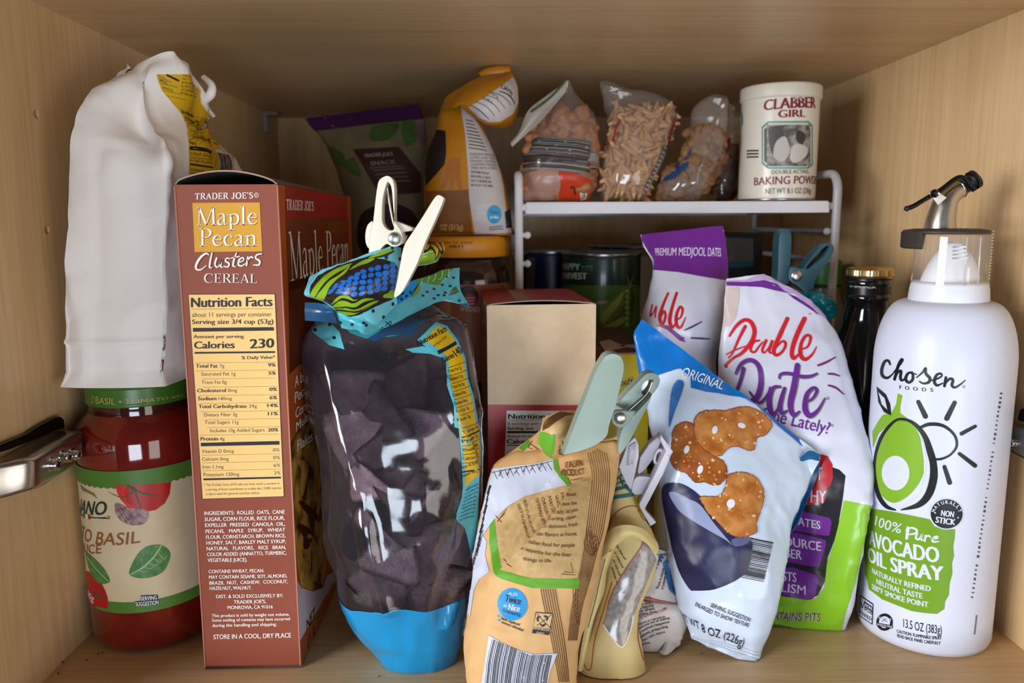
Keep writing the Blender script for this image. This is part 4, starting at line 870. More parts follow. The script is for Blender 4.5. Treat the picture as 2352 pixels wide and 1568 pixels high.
# ================================================================ white avocado oil spray can
def build_spray():
    c = (0.2672, 0.4475); r = 0.0379; yf = c[1]-r
    fr(); zf = lambda py, rr=r: at((2150, py), c[1]-rr*.9)[2]
    t = thing('spray_can', 'white avocado oil spray can with green print and clear cap, by the right wall', 'spray can', (c[0], c[1], 0))
    wh = M('white_lacquer', '#d4d9ea', .36, spec=.45); bk, gn, lg = ink('#16181a', .4), ink('#6f9a18', .4), ink('#7fae22', .4)
    zn = zf(697, .0205); zb = at((2307, 800), c[1])[2]; w2 = ink('#d4d9ea', .36); z1 = zf(655, .02)
    pr = [(r*.90, .0006), (r*.97, .0016), (r, .005)]+[(r, .005+(zb-.012)*(i/14)) for i in range(1, 15)]
    for k in range(1, 13):
        f = k/12; ang = f*math.pi/2; pr.append((.0215+(r-.0215)*math.cos(ang)**.85, zb-.007+(zn-zb+.007)*math.sin(ang)**1.05))
    sf = cyl(pr, c, 144, 1); p = Part(); p.grid(sf, wh); p.lathe([(.001, .0008), (r*.90, .0006)], c, wh, 72, False, False)
    fr(*B5)
    for pts, w in (([(438, 1378), (425, 1352), (400, 1358), (380, 1410), (385, 1455), (420, 1470), (458, 1440)], [12, 18, 20, 22, 22, 18, 8]), ([(452, 1445), (500, 1385), (524, 1348), (514, 1342), (494, 1385), (468, 1480)], [8, 14, 14, 14, 20, 20]), ([(468, 1476), (490, 1432), (512, 1424), (508, 1468), (520, 1488), (548, 1466)], [12, 16, 20, 20, 16, 8]),
                   ([(590, 1430), (560, 1440), (544, 1478), (566, 1502), (592, 1482), (594, 1444), (580, 1434), (620, 1446)], [12, 18, 22, 18, 20, 18, 12, 8]), ([(620, 1468), (662, 1430), (682, 1402), (684, 1440), (712, 1474), (700, 1502), (664, 1508), (640, 1494)], [8, 14, 16, 20, 22, 20, 14, 10]),
                   ([(716, 1490), (758, 1478), (792, 1458), (786, 1440), (758, 1450), (742, 1492), (760, 1522), (800, 1506)], [8, 12, 12, 14, 18, 22, 18, 8]), ([(822, 1468), (812, 1526)], [20, 20]), ([(812, 1516), (846, 1478), (870, 1484), (864, 1522), (884, 1536), (920, 1516), (956, 1486)], [10, 18, 20, 20, 16, 12, 6])):
        p.stroke(sf, pts, w, bk)
    p.text(sf, 'F  O  O  D  S', (503, 1546), (735, 1566), 25, bk, .02, up=(-.05, -1)); p.disc(sf, (945, 1530), 10, 10, bk, 1, hole=.75)
    fr(*B6)
    p.poly(sf, [(360, 95), (383, 106), (372, 165), (372, 195), (400, 215), (425, 235), (330, 240), (262, 300), (234, 372), (231, 290), (262, 235), (285, 205), (330, 192), (352, 150)], lg)
    p.poly(sf, [(350, 238), (405, 236), (450, 272), (475, 330), (488, 420), (492, 490), (462, 560), (405, 622), (340, 652), (285, 622), (252, 560), (248, 460), (265, 370), (302, 288)], lg, 1, True)
    p.poly(sf, [(472, 290), (490, 350), (503, 430), (500, 520), (470, 600), (420, 650), (360, 684), (430, 650), (478, 590), (492, 520), (492, 430), (478, 340)], w2, 2)
    p.disc(sf, (349, 500), 70, 88, w2, 2)
    p.stroke(sf, [(348, 688), (300, 668), (262, 610), (243, 510), (246, 420), (272, 330), (312, 268), (360, 228), (412, 232), (458, 262), (498, 316), (522, 385), (540, 455), (540, 530), (515, 610), (465, 662), (378, 687)], [8, 20, 22, 16, 14, 18, 16, 12, 14, 20, 26, 34, 36, 40, 38, 28, 6], bk, 3)
    p.stroke(sf, [(468, 272), (520, 252), (590, 260), (645, 305), (658, 360), (628, 405), (580, 428), (530, 430)], [14, 18, 16, 14, 12, 10, 12, 10], bk, 3)
    for a, b, w in (((464, 138), (500, 212), 26), ((648, 142), (608, 222), 27), ((752, 262), (682, 300), 20), ((672, 402), (750, 462), 23), ((596, 468), (622, 548), 25)): p.stroke(sf, [a, b], [w*.8, w], bk, 2)
    p.poly(sf, [(253, 60), (300, 100), (322, 150), (328, 208), (290, 190), (262, 140)], bk, 2); p.poly(sf, [(263, 88), (295, 120), (308, 178), (280, 150)], w2, 3)
    p.poly(sf, [(208, 692), (245, 683), (330, 696), (400, 710), (520, 735), (548, 772), (600, 787), (650, 785), (648, 830), (640, 870), (644, 920), (634, 960), (636, 1010), (622, 1060), (618, 1120), (598, 1155), (596, 1190), (558, 1216), (500, 1212), (430, 1202), (350, 1170), (280, 1142), (212, 1090), (206, 1050), (194, 1010), (196, 960), (184, 900), (198, 800), (206, 740)], gn)
    p.disc(sf, (607, 707), 86, 80, w2, 2); p.disc(sf, (607, 707), 81, 75, bk, 3)
    for k, ch in enumerate('NATURALLY'):
        a = math.radians(200+k*17.5); cx, cy = 607+62*math.cos(a), 712+56*math.sin(a); tx, ty = -math.sin(a), math.cos(a)
        p.text(sf, ch, (cx-tx*7, cy-ty*7), (cx+tx*7, cy+ty*7), 18, w2, .03, layer=4)
    p.text(sf, 'NON', (577, 716), (642, 724), 29, w2, .05, layer=4); p.text(sf, 'STICK', (549, 750), (649, 764), 30, w2, .05, layer=4); p.disc(sf, (549, 702), 4, 4, w2, 4); p.disc(sf, (664, 726), 4, 4, w2, 4)
    p.text(sf, '100%', (243, 765), (383, 810), 52, w2, .01, .25, up=UPV)
    for pts, w in (([(412, 780), (405, 832)], [13, 11]), ([(402, 790), (430, 778), (456, 790), (450, 806), (418, 812)], [6, 7, 8, 8, 5]), ([(458, 806), (452, 830), (468, 836), (482, 812), (478, 838), (490, 840)], [7, 8, 7, 7, 7, 4]), ([(500, 818), (496, 846)], [8, 7]), ([(498, 832), (512, 818), (524, 824)], [5, 7, 7]), ([(532, 836), (560, 830), (556, 822), (538, 832), (538, 848), (568, 848)], [5, 7, 7, 8, 8, 4])): p.stroke(sf, pts, [1.35*x for x in w], w2, 2)
    p.text(sf, 'AVOCADO', (216, 862), (570, 955), 78, w2, .055, up=UPV); p.text(sf, 'OIL SPRAY', (209, 944), (592, 1046), 72, w2, .055, up=UPV)
    p.text(sf, 'NATURALLY REFINED', (231, 1008), (527, 1101), 27, w2, .045, up=UPV); p.text(sf, 'NEUTRAL TASTE', (252, 1062), (485, 1138), 27, w2, .045, up=UPV); p.text(sf, '500\u00b0F SMOKE POINT', (229, 1088), (515, 1182), 27, w2, .045, up=UPV)
    p.poly(sf, [(170, 1120), (237, 1166), (232, 1272), (164, 1226)], bk, 1); p.poly(sf, [(174, 1128), (233, 1170), (228, 1264), (168, 1222)], w2, 2); p.stroke(sf, [(176, 1160), (182, 1186), (194, 1150)], 4, bk, 3); p.quad(sf, [(194, 1152), (232, 1178), (230, 1222), (192, 1196)], bk, 3)
    p.text(sf, 'NON', (197, 1178), (229, 1198), 17, w2, .05, layer=4, up=UPV); p.text(sf, 'GMO', (196, 1200), (228, 1220), 17, w2, .05, layer=4, up=UPV); p.text(sf, 'VERIFIED', (168, 1212), (229, 1252), 18, bk, .04, layer=3, up=UPV)
    p.disc(sf, (293, 1258), 42, 44, bk, 1); p.disc(sf, (293, 1258), 28, 30, w2, 2); p.text(sf, 'GLYPHOSATE', (262, 1240), (326, 1252), 12, w2, .03, layer=3); p.quad(sf, [(252, 1258), (336, 1274), (334, 1290), (252, 1274)], bk, 3); p.text(sf, 'RESIDUE FREE', (256, 1272), (332, 1286), 9, w2, .03, layer=4); p.stroke(sf, [(280, 1235), (306, 1256)], 3, bk, 3); p.stroke(sf, [(306, 1237), (280, 1255)], 3, bk, 3)
    p.text(sf, '13.5 OZ (383g)', (388, 1283), (582, 1318), 43, bk, .004, up=UPV); p.text(sf, 'CAUTION: FLAMMABLE SPRAY', (355, 1310), (580, 1347), 16, bk, .02, up=UPV); p.text(sf, 'READ BACK PANEL CAREFULLY', (357, 1333), (576, 1372), 16, bk, .02, up=UPV)
    rd = random.Random(5)
    for k in range(46):                                             # small print running up the right edge
        y0 = 95+k*23; f = (y0-95)/1060; x0 = 884-150*f
        if k in (12, 22, 37): continue
        p.line(sf, (x0-6, y0), (x0+rd.choice((2, 4, 5)), y0+2), rd.choice((6, 9, 13)), ink('#4a4c50', .5), 1)
    p.poly(sf, [(756, 1222), (763, 1222), (752, 1320), (744, 1320)], ink('#77797c', .5), 1)
    p.build('can_body', t)
    p = Part(); rc = .0208; p.lathe([(rc*1.02, zn-.0012), (rc*1.03, zn+.0008), (rc, z1-.003), (rc*.985, z1-.002), (rc*.985, z1-.0012), (rc*.96, z1), (rc*.93, z1+.0008), (.001, z1+.0008)], c, M('nozzle_collar_plastic', '#dfe2ea', .35), 72, True, False); p.build('nozzle_collar', t)
    ztop = .2462; noz = M('nozzle_plastic', '#eeeef2', .4, sss=0)
    p = Part(); V = []                                              # finger button: slanted dome
    for j in range(13):
        f = j/12
        for i in range(36):
            a = 2*math.pi*i/36; rr = .0165*(1-.62*f**1.6); V.append((c[0]+rr*math.cos(a)-.0015*f*0+.002*f, c[1]+rr*.75*math.sin(a), z1+f*.0235-(.0035*f*f*(1 if math.cos(a) > .3 else 0))))
    p.add(V, [(j*36+i, j*36+(i+1) % 36, (j+1)*36+(i+1) % 36, (j+1)*36+i) for j in range(12) for i in range(36)]+[tuple(range(12*36, 13*36))], noz)
    for k in range(4): p.tube([(c[0]-.0045+k*.0004, c[1]-.0085+k*.0009, z1+.0145+k*.0021), (c[0]+.0045, c[1]-.0085+k*.0009, z1+.0149+k*.0021)], .0006, noz, 8)
    p.build('spray_button', t)
    p = Part(); cl = film('cap_plastic', '#ffffff', .93, .04, body='#f4f6fa')
    p.lathe([(.0206, z1-.0005), (.0200, z1+.006), (.01965, ztop-.001), (.0194, ztop), (.001, ztop+.0002)], c, cl, 72, False, False)
    for a in (-1.75, -1.35): p.tube([(c[0]+.0204*math.cos(a), c[1]+.0204*math.sin(a), z1), (c[0]+.0198*math.cos(a), c[1]+.0198*math.sin(a), ztop-.001)], .0004, film('cap_rib', '#ffffff', .5, .05), 6)
    for k in range(16): p.sphere((c[0]+.0198*math.cos(-.55), c[1]+.0198*math.sin(-.55), z1+.003+k*.0018), .0005, film('cap_rib', ''), 5)
    p.build('clear_cap', t)
    return c, ztop
SPRAY, CAPZ = build_spray()

# ---------------------------------------------------------------- oil pourer lying on the cap
def build_pourer():
    fr(*B5); y = SPRAY[1]+.004; z0 = CAPZ+.0006
    t = thing('oil_pourer', 'brushed metal oil pourer with black lever and dark collar, on top of the clear cap', 'oil pourer', (SPRAY[0], SPRAY[1], z0))
    dk = M('dark_rubber', '#38322d', .45); bm_ = M('brushed_pourer_steel', '#c9c5bd', .3, metal=1.0); blk = M('black_chrome', '#2a2a2e', .18, metal=.8); blr = M('black_rubber', '#141416', .5)
    P = lambda q, d=0.0: at(q, y+d)
    a = P((575, 500)); b = P((955, 455)); cx = SPRAY[0]-.0022; 
    p = Part(); zt = P((760, 432))[2]
    p.lathe([(.0005, z0), (.0225, z0), (.0232, z0+.0008), (.0226, z0+.0022), (.017, zt-.0004), (.0005, zt)], (cx, y), dk, 48, False, False)
    p.build('collar', t)
    p = Part(); e = P((558, 545)); V = []                           # drip lip hanging over the left edge of the cap
    for i in range(13):
        w = math.radians(150+i*5); cw, sw = math.cos(w), math.sin(w)
        for rr, zz in ((.0200, z0+.0012), (.0236, z0+.0012), (.0236, z0-.0078), (.0222, z0-.0086)): V.append((cx+rr*cw, y+rr*sw, zz))
    p.add(V, [(i*4+k, i*4+(k+1) % 4, (i+1)*4+(k+1) % 4, (i+1)*4+k) for i in range(12) for k in range(4)]+[(0, 1, 2, 3), (51, 50, 49, 48)], dk, False); p.build('drip_lip', t)
    pts = [P(q) for q in ((780, 445), (785, 390), (800, 320), (822, 250), (862, 198), (918, 160))]
    p = Part(); C = catmull(pts, False, 6); w = [.0088-.0034*min(1, i/(len(C)-1)*1.1) for i in range(len(C))]; p.tube(C, w, bm_, 28); p.tube([C[-1], C[-1]+(C[-1]-C[-4])*.05], w[-1]*1.06, bm_, 28); spout = p.build('spout', t)
    d = np.array(C[-1])-np.array(C[-3]); d /= np.linalg.norm(d)
    p = Part(); p.tube([C[-1]-d*.001, C[-1]+d*.008], .0047, blr, 24); p.tube([C[-1]+d*.008, C[-1]+d*.0105], .0057, blr, 24); p.build('rubber_stopper', spout)
    p = Part(); lv = [P(q, -.0065) for q in ((552, 298), (600, 280), (660, 245), (735, 200), (800, 160), (870, 105), (915, 82), (950, 90), (985, 130), (1020, 172))]; p.tube(catmull(lv, False, 5), [.0014]*46, blk, 14); p.sphere(lv[0], .0016, blr, 8); p.build('lever', t)
    br = prism('lever_bracket', spout, [(712, 188), (735, 168), (765, 178), (832, 222), (768, 278), (745, 240)], y-.0105, .0012, M('bracket_white_steel', '#dcdcd8', .35, metal=.6), smooth=False, bev=.0004)
    p = Part(); q = P((740, 194), -.0105); p.tube([q+[0, -.0012, 0], q+[0, .0004, 0]], .0024, chrome, 16); p.tube([q+[0, -.0014, 0], q], .0013, blr, 12); p.build('pivot_pin', br)
build_pourer()

# ================================================================ dark bottle with gold cap
def build_bottle():
    fr(); y = .535; c0 = at((2000, 620), y); c = (c0[0]-.0008, y); t = thing('vinegar_bottle', 'dark glass bottle with ribbed gold screw cap, behind the spray can', 'bottle', (c[0], c[1], 0))
    gl = M('near_black_glass', '#0c1016', .05, spec=.6, coat=.7); zc = lambda py: at((2000, py), y-.012)[2]
    zt, zb = zc(618), zc(640); zs = zc(740)
    p = Part(); zn = zb
    p.lathe([(.001, .0008), (.0255, .0006), (.027, .003), (.027, zs-.05), (.0262, zs-.035), (.022, zs-.018), (.0165, zs-.004), (.0142, zs+.008), (.0142, zs+.014), (.0156, zs+.0152), (.0156, zs+.018), (.0142, zs+.0192), (.0140, zs+.024), (.0152, zs+.0255), (.0152, zs+.028), (.0141, zs+.0292), (.0141, zn)], c, gl, 64, False, True); p.build('bottle_glass', t)
    gold = M('gold_cap_metal', '#c9b078', .25, metal=1.0); p = Part(); n = 96; V = []
    prof = [(.0150, zb), (.0153, zb+.001), (.0155, zb+.0018), (.0155, zt-.0012), (.0150, zt), (.0146, zt+.0004), (.0005, zt+.0002)]
    for k, (r, z) in enumerate(prof):
        for j in range(n): V.append((c[0]+(r+(.0003 if (j % 2 and k in (2, 3)) else 0))*math.cos(2*math.pi*j/n), c[1]+(r+(.0003 if (j % 2 and k in (2, 3)) else 0))*math.sin(2*math.pi*j/n), z))
    p.add(V, [(i*n+j, i*n+(j+1) % n, (i+1)*n+(j+1) % n, (i+1)*n+j) for i in range(len(prof)-1) for j in range(n)], gold, False); p.build('gold_cap', t)
    fr(*B5); sl = cyl([(.01445, zb-.0125), (.01455, zb-.0005)], c, 72, 2); p = Part(); p.grid(sl, M('tamper_sleeve', '#0f1216', .3)); p.text(sl, 'DI GARANZIA', (160, 840), (335, 852), 24, ink('#c9c2b4', .4), .01, up=UPV); p.build('tamper_band', t)
build_bottle()

# ================================================================ cans under the rack
def can_profile(r, z0, z1):
    return [(r*.93, z0), (r, z0+.0008), (r*1.012, z0+.002), (r*.985, z0+.0045)], [(r*.985, z1-.0045), (r*1.012, z1-.0022), (r*1.005, z1-.0006), (r*.97, z1), (r*.94, z1-.0015), (r*.93, z1-.005), (.001, z1-.0052)]
def tin(name, label, c, r, z0, z1, bodym, group=None, deco=None):
    t = thing(name, label, 'can', (c[0], c[1], z0), group)
    a, b = can_profile(r, z0, z1); rim = M('tin_metal', '#b8b8ba', .25, metal=1.0)
    p = Part(); p.lathe(a, c, rim, 72, True, False); p.build('bottom_rim', t); p = Part(); p.lathe(b, c, rim, 72, False, False); p.build('top_rim', t)
    sf = cyl([(r*.985, z0+.0042), (r*.99, z0+.006), (r*.99, z1-.006), (r*.985, z1-.0042)], c, 96, 5); p = Part(); p.grid(sf, bodym)
    if deco: deco(p, sf)
    p.build('paper_label', t); return t
def peas(p, sf):
    fr(*C6); dg, mg, wh = ink('#163826', .35), ink('#54752c', .35), ink('#d8d6c4', .4)
    n = 96; jv = [k/4 for k in range(0)]
    pts = [(700, 745)]+[(720+k*18, 742+(12 if k % 2 else 0)+10*math.sin(k/57*3.14)) for k in range(57)]+[(1740, 1500), (700, 1500)]
    p.poly(sf, pts, mg, 1)
    p.text(sf, 'HAPPY', (748, 551), (968, 562), 84, wh, .03, up=UPV); p.text(sf, 'HARVEST', (746, 665), (1058, 678), 80, wh, .05, up=UPV)
    p.text(sf, 'an ALDI', (985, 525), (1128, 527), 26, ink('#8ea08a'), .02, up=UPV); p.text(sf, 'exclusive brand', (985, 556), (1128, 558), 18, ink('#6d866c'), .01, up=UPV); p.text(sf, 'SWEET', (720, 890), (900, 885), 46, ink('#16301c'), .02, up=UPV); p.text(sf, 'PEAS', (720, 960), (860, 958), 40, ink('#16301c'), .02, up=UPV)
    pod, pod2, pea, pea2 = ink('#6a8a34', .35), ink('#a9b862', .35), ink('#7da04e', .35), ink('#bcd0a0', .35)
    p.poly(sf, [(1220, 1100), (1300, 1000), (1420, 900), (1530, 800), (1580, 760), (1600, 800), (1560, 900), (1500, 1050), (1400, 1180), (1300, 1290), (1230, 1300), (1205, 1200)], pod, 2, True); p.poly(sf, [(1230, 1180), (1320, 1040), (1440, 920), (1520, 840), (1490, 960), (1380, 1110), (1270, 1250)], pod2, 3, True)
    p.poly(sf, [(1620, 760), (1660, 900), (1650, 1100), (1600, 1260), (1560, 1320), (1540, 1180), (1540, 900), (1590, 780)], ink('#31602c', .35), 2, True)
    for k in range(7): p.disc(sf, (1572+5*math.sin(k*2), 840+k*70), 34, 38, pea, 4); p.disc(sf, (1562, 828+k*70), 14, 16, pea2, 5)
    p.poly(sf, [(1260, 1300), (1400, 1220), (1520, 1160), (1560, 1180), (1480, 1260), (1340, 1330)], pod2, 3, True); p.poly(sf, [(1160, 980), (1230, 955), (1330, 960), (1250, 1000)], pod2, 3, True)
    for pts2 in ([(1600, 780), (1585, 700), (1560, 620)], [(1610, 780), (1625, 690), (1645, 630)], [(1600, 770), (1640, 760), (1660, 770)]): p.stroke(sf, pts2, [20, 14, 3], ink('#6f9468', .4), 4)
    rd = random.Random(2)
    for k in range(26): p.disc(sf, (1330+rd.random()*340, 1340+rd.random()*140), 30, 28, ink(rd.choice(('#8a7a2a', '#6f6a24', '#5c5420')), .35), 2+k % 3)
fr(); yp = .705; fr(); cp = at((1381, 600), yp); rp = .0362; zp = at((1381, 577), yp)[2]
greenlab = M('green_can_label', '#15382a', .3, coat=.3)
tin('tin_can', 'green tin of peas with a pod and white lettering, under the white rack', (cp[0], yp), rp, .1100, zp, greenlab, None, peas)
tin('tin_can', 'lower tin supporting the green pea tin, hidden behind the red carton', (cp[0], yp), rp, .0004, .1094, greenlab)
fr(); cb = at((1262, 600), .775); zb_ = at((1230, 572), .775)[2]
def bluedeco(p, sf):
    fr(*C6); p.poly(sf, [(285, 400), (385, 400), (375, 900), (280, 900)], ink('#6d6a58'), 1)
    for k in range(9): p.line(sf, (300, 440+k*40), (365, 440+k*40), 7, ink('#3a3a40'), 2)
tin('tin_can', 'dark navy tin left of the green pea tin, behind the rack leg', (cb[0], .775), .0350, .1100, zb_, M('navy_label', '#14174a', .35), None, bluedeco)
tin('tin_can', 'lower tin supporting the dark navy tin, hidden behind the red carton', (cb[0], .775), .0350, .0004, .1094, M('navy_label', ''))
fr(); cy = at((1440, 600), .80); zy = at((1480, 560), .80)[2]
def cream_deco(p, sf):
    fr(*C6); p.poly(sf, [(1600, 300), (1980, 300), (1980, 385), (1600, 385)], ink('#8a9222'), 1)
tin('tin_can', 'cream tin with a yellow-green top band, between the pea tin and a date pouch', (cy[0], .80), .040, .1100, zy, M('cream_label', '#cfc8b4', .4), None, cream_deco)
tin('tin_can', 'lower tin supporting the cream tin, hidden behind the pea tins', (cy[0], .80), .040, .0004, .1094, M('cream_label', ''))

# dark box at the back, grey panel
def build_dark_box():
    fr(*B8); y = .76; a = at((120, 170), y); b = at((590, 175), y); x0, x1 = a[0]-.03, b[0]; H = a[2]-.002
    t = thing('dark_box', 'dark box with a grey text panel and teal strip, in shade under the rack', 'box', ((x0+x1)/2, y, 0))
    F, Rr, Lf, B, Tp, Bt = carton('c', (x0, y, .0006), (x1, y, .0006), H, .1, None); dk = M('black_card', '#15181c', .5); p = Part()
    for s_ in (F, Rr, Lf, B, Bt, Tp): p.grid(s_, dk, False)
    p.quad(F, [(125, 235), (470, 250), (470, 520), (130, 530)], M('grey_print', '#6f6c68', .5, mottle=(40, '#5f5c58', .2)), 1); p.quad(F, [(135, 540), (472, 522), (472, 585), (140, 600)], ink('#1c5a70'), 1)
    for k in range(10): p.line(F, (270, 275+k*24), (455, 277+k*24), 7, ink('#57544f'), 2)
    p.line(F, (250, 240), (250, 525), 5, ink('#57544f'), 2)
    p.build('carton', t)
build_dark_box()

# jar with green lid at the right
def build_green_cap():
    fr(); y = .66; c0 = at((1893, 640), y); c = (c0[0], y); r = .0135
    r = abs(at((1930, 640), y)[0]-at((1858, 640), y)[0])/2; zt = at((1893, 596), y)[2]; zb = at((1893, 655), y-r)[2]
    t = thing('spice_jar', 'clear glass jar with a green plastic lid, behind the teal clip', 'jar', (c[0], c[1], 0))
    p = Part(); p.lathe([(r*.99, zb), (r, zb+.001), (r, zt-.003), (r*.96, zt-.0008), (r*.9, zt), (.001, zt)], c, M('green_lid_plastic', '#2f7a30', .4), 48, True, False); p.build('lid', t)
    gl = M('grey_jar_glass', '#8d8478', .08, spec=.6, trans=.35)
    p = Part(); p.lathe([(.001, .0008), (r*1.2, .0006), (r*1.28, .004), (r*1.28, zb-.03), (r*1.2, zb-.018), (r*.98, zb-.010), (r*.93, zb-.004), (r*.93, zb-.0004)], c, gl, 48, False, True); p.build('jar_glass', t)
    p = Part(); p.lathe([(r*.95, zb-.0024), (r*1.04, zb-.0018), (r*1.04, zb-.0006), (r*.95, zb)], c, M('black_rubber', ''), 48, False, False); p.build('neck_ring', t)
build_green_cap()

# ================================================================ chocolate spread jar with orange lid
def build_spread():
    fr(); y = .625; c0 = at((1071, 600), y); c = (c0[0], y); r = .0345; zt = at((1080, 541), y)[2]; zb = at((1080, 592), y-r)[2]
    t = thing('spread_jar', 'brown chocolate spread jar with ribbed orange lid, behind the chip bag', 'jar', (c[0], c[1], 0))
    om = M('orange_lid_plastic', '#cf8416', .42); p = Part(); n = 160; V = []
    prof = [(r*.97, zb), (r, zb+.001), (r, zt-.004), (r*.98, zt-.0015), (r*.93, zt-.0002), (r*.85, zt), (.0005, zt)]
    for k, (rr, z) in enumerate(prof):
        for j in range(n):
            q = rr+(.0004 if j % 2 and k in (1, 2) else 0); V.append((c[0]+q*math.cos(2*math.pi*j/n), c[1]+q*math.sin(2*math.pi*j/n), z))
    p.add(V, [(i*n+j, i*n+(j+1) % n, (i+1)*n+(j+1) % n, (i+1)*n+j) for i in range(len(prof)-1) for j in range(n)], om)
    sf = cyl([(r*1.012, zb+.001), (r*1.012, zt-.004)], c, 96, 2); fr(*A7)
    p.text(sf, 'BB 03 2026', (1050, 1178), (1225, 1180), 22, ink('#5a3508', .5), .01, up=UPV, layer=3); p.text(sf, '0831', (1080, 1208), (1165, 1208), 18, ink('#5a3508', .5), .01, up=UPV, layer=3)
    p.build('lid', t)
    br = M('cocoa_glass', '#3b211a', .12, spec=.6, coat=.4, mottle=(30, '#2a1611', .2)); p = Part()
    fr(); z1 = at((1080, 660), y-r)[2]
    p.lathe([(.001, .0008), (r*.95, .0006), (r*1.0, .005), (r*1.0, zb-.018), (r*.98, zb-.012), (r*.90, zb-.006), (r*.86, zb-.003), (r*.86, zb+.001)], c, br, 72, False, True); p.build('jar_body', t)
    sl = cyl([(r*1.006, z1-.075), (r*1.006, z1+.002)], c, 96, 4); p = Part(); p.grid(sl, M('tan_band', '#b98a5f', .45)); fr(*A5)
    p.poly(sl, [(930, 720), (1250, 712), (1250, 1300), (930, 1300)], ink('#a05a44'), 1)
    p.disc(sl, (1030, 790), 66, 70, ink('#3a1d18'), 2); p.disc(sl, (1045, 810), 42, 44, ink('#a32630'), 3); p.text(sl, 'SPREAD', (985, 868), (1100, 880), 30, ink('#d9c6b0'), .02, layer=4)
    for k in range(3): p.line(sl, (1020, 795+k*18), (1070, 792+k*18), 7, ink('#d9b0a4'), 4)
    p.build('paper_label', t)
    return c, zt
SPREAD, SPREADZ = build_spread()

# ================================================================ wire rack
def build_rack():
    fr(); y0, y1 = .600, .800; xa = at((1206, 480), y0)[0]; xb = at((1907, 470), y0)[0]; z1 = .2700; z0 = .2612
    lx, rx = at((1192, 480), y0)[0], at((1926, 470), y0)[0]
    t = thing('shelf_rack', 'white two-tier wire frame rack with a flat white tray at the back right', 'shelf rack', ((lx+rx)/2, (y0+y1)/2, 0))
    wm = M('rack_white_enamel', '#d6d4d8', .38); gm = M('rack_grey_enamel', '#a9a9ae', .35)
    bm = bmesh.new(); bmesh.ops.create_cube(bm, size=1.0); bmesh.ops.scale(bm, vec=(xb-xa, y1-y0, z1-z0), verts=bm.verts); bmesh.ops.translate(bm, vec=((xa+xb)/2, (y0+y1)/2, (z0+z1)/2), verts=bm.verts)
    bf = [f for f in bm.faces if f.normal.z < -.5]; r = bmesh.ops.inset_region(bm, faces=bf, thickness=.0018); bmesh.ops.translate(bm, vec=(0, 0, z1-z0-.0016), verts=bf[0].verts)
    es = [e for e in bm.edges if all(v.co.z > z1-1e-4 for v in e.verts)] + [e for e in bm.edges if abs(e.verts[0].co.z-e.verts[1].co.z) > .004 and all(abs(v.co.y-y0) < 1e-4 for v in e.verts)]
    bmesh.ops.bevel(bm, geom=es, offset=.0012, segments=2, affect='EDGES'); me = bpy.data.meshes.new('tray'); bm.to_mesh(me); bm.free(); me.materials.append(wm); link_mesh('tray', me, t)
    rr = .0033
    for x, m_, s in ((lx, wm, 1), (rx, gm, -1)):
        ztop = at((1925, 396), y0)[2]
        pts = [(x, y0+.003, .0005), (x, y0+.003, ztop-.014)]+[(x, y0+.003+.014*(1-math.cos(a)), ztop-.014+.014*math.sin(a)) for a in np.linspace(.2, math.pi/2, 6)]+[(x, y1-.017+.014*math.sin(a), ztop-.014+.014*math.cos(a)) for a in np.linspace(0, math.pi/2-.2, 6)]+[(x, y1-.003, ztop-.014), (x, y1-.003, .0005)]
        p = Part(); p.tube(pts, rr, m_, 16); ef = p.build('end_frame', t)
        for py in (540, 606) if s > 0 else (531, 600):
            z = at((1192 if s > 0 else 1922, py), y0)[2]
            p = Part(); p.tube([(x, y0+.004, z), (x, y1-.004, z)], .0022, m_, 10); p.tube([(x, y0+.003, z), (x+s*.0062, y0+.003, z)], .0019, m_, 12); p.sphere((x+s*.0066, y0+.003, z), .0029, m_, 8); p.build('shelf_rung', ef)
        for yy in (y0+.004, y1-.004):
            p = Part(); z = (z0+z1)/2+.0005; p.tube([(x, yy, z), (x+s*(.0075), yy, z)], .0030, m_, 12); p.build('tray_peg', ef)
    return z1
TRAY = build_rack()

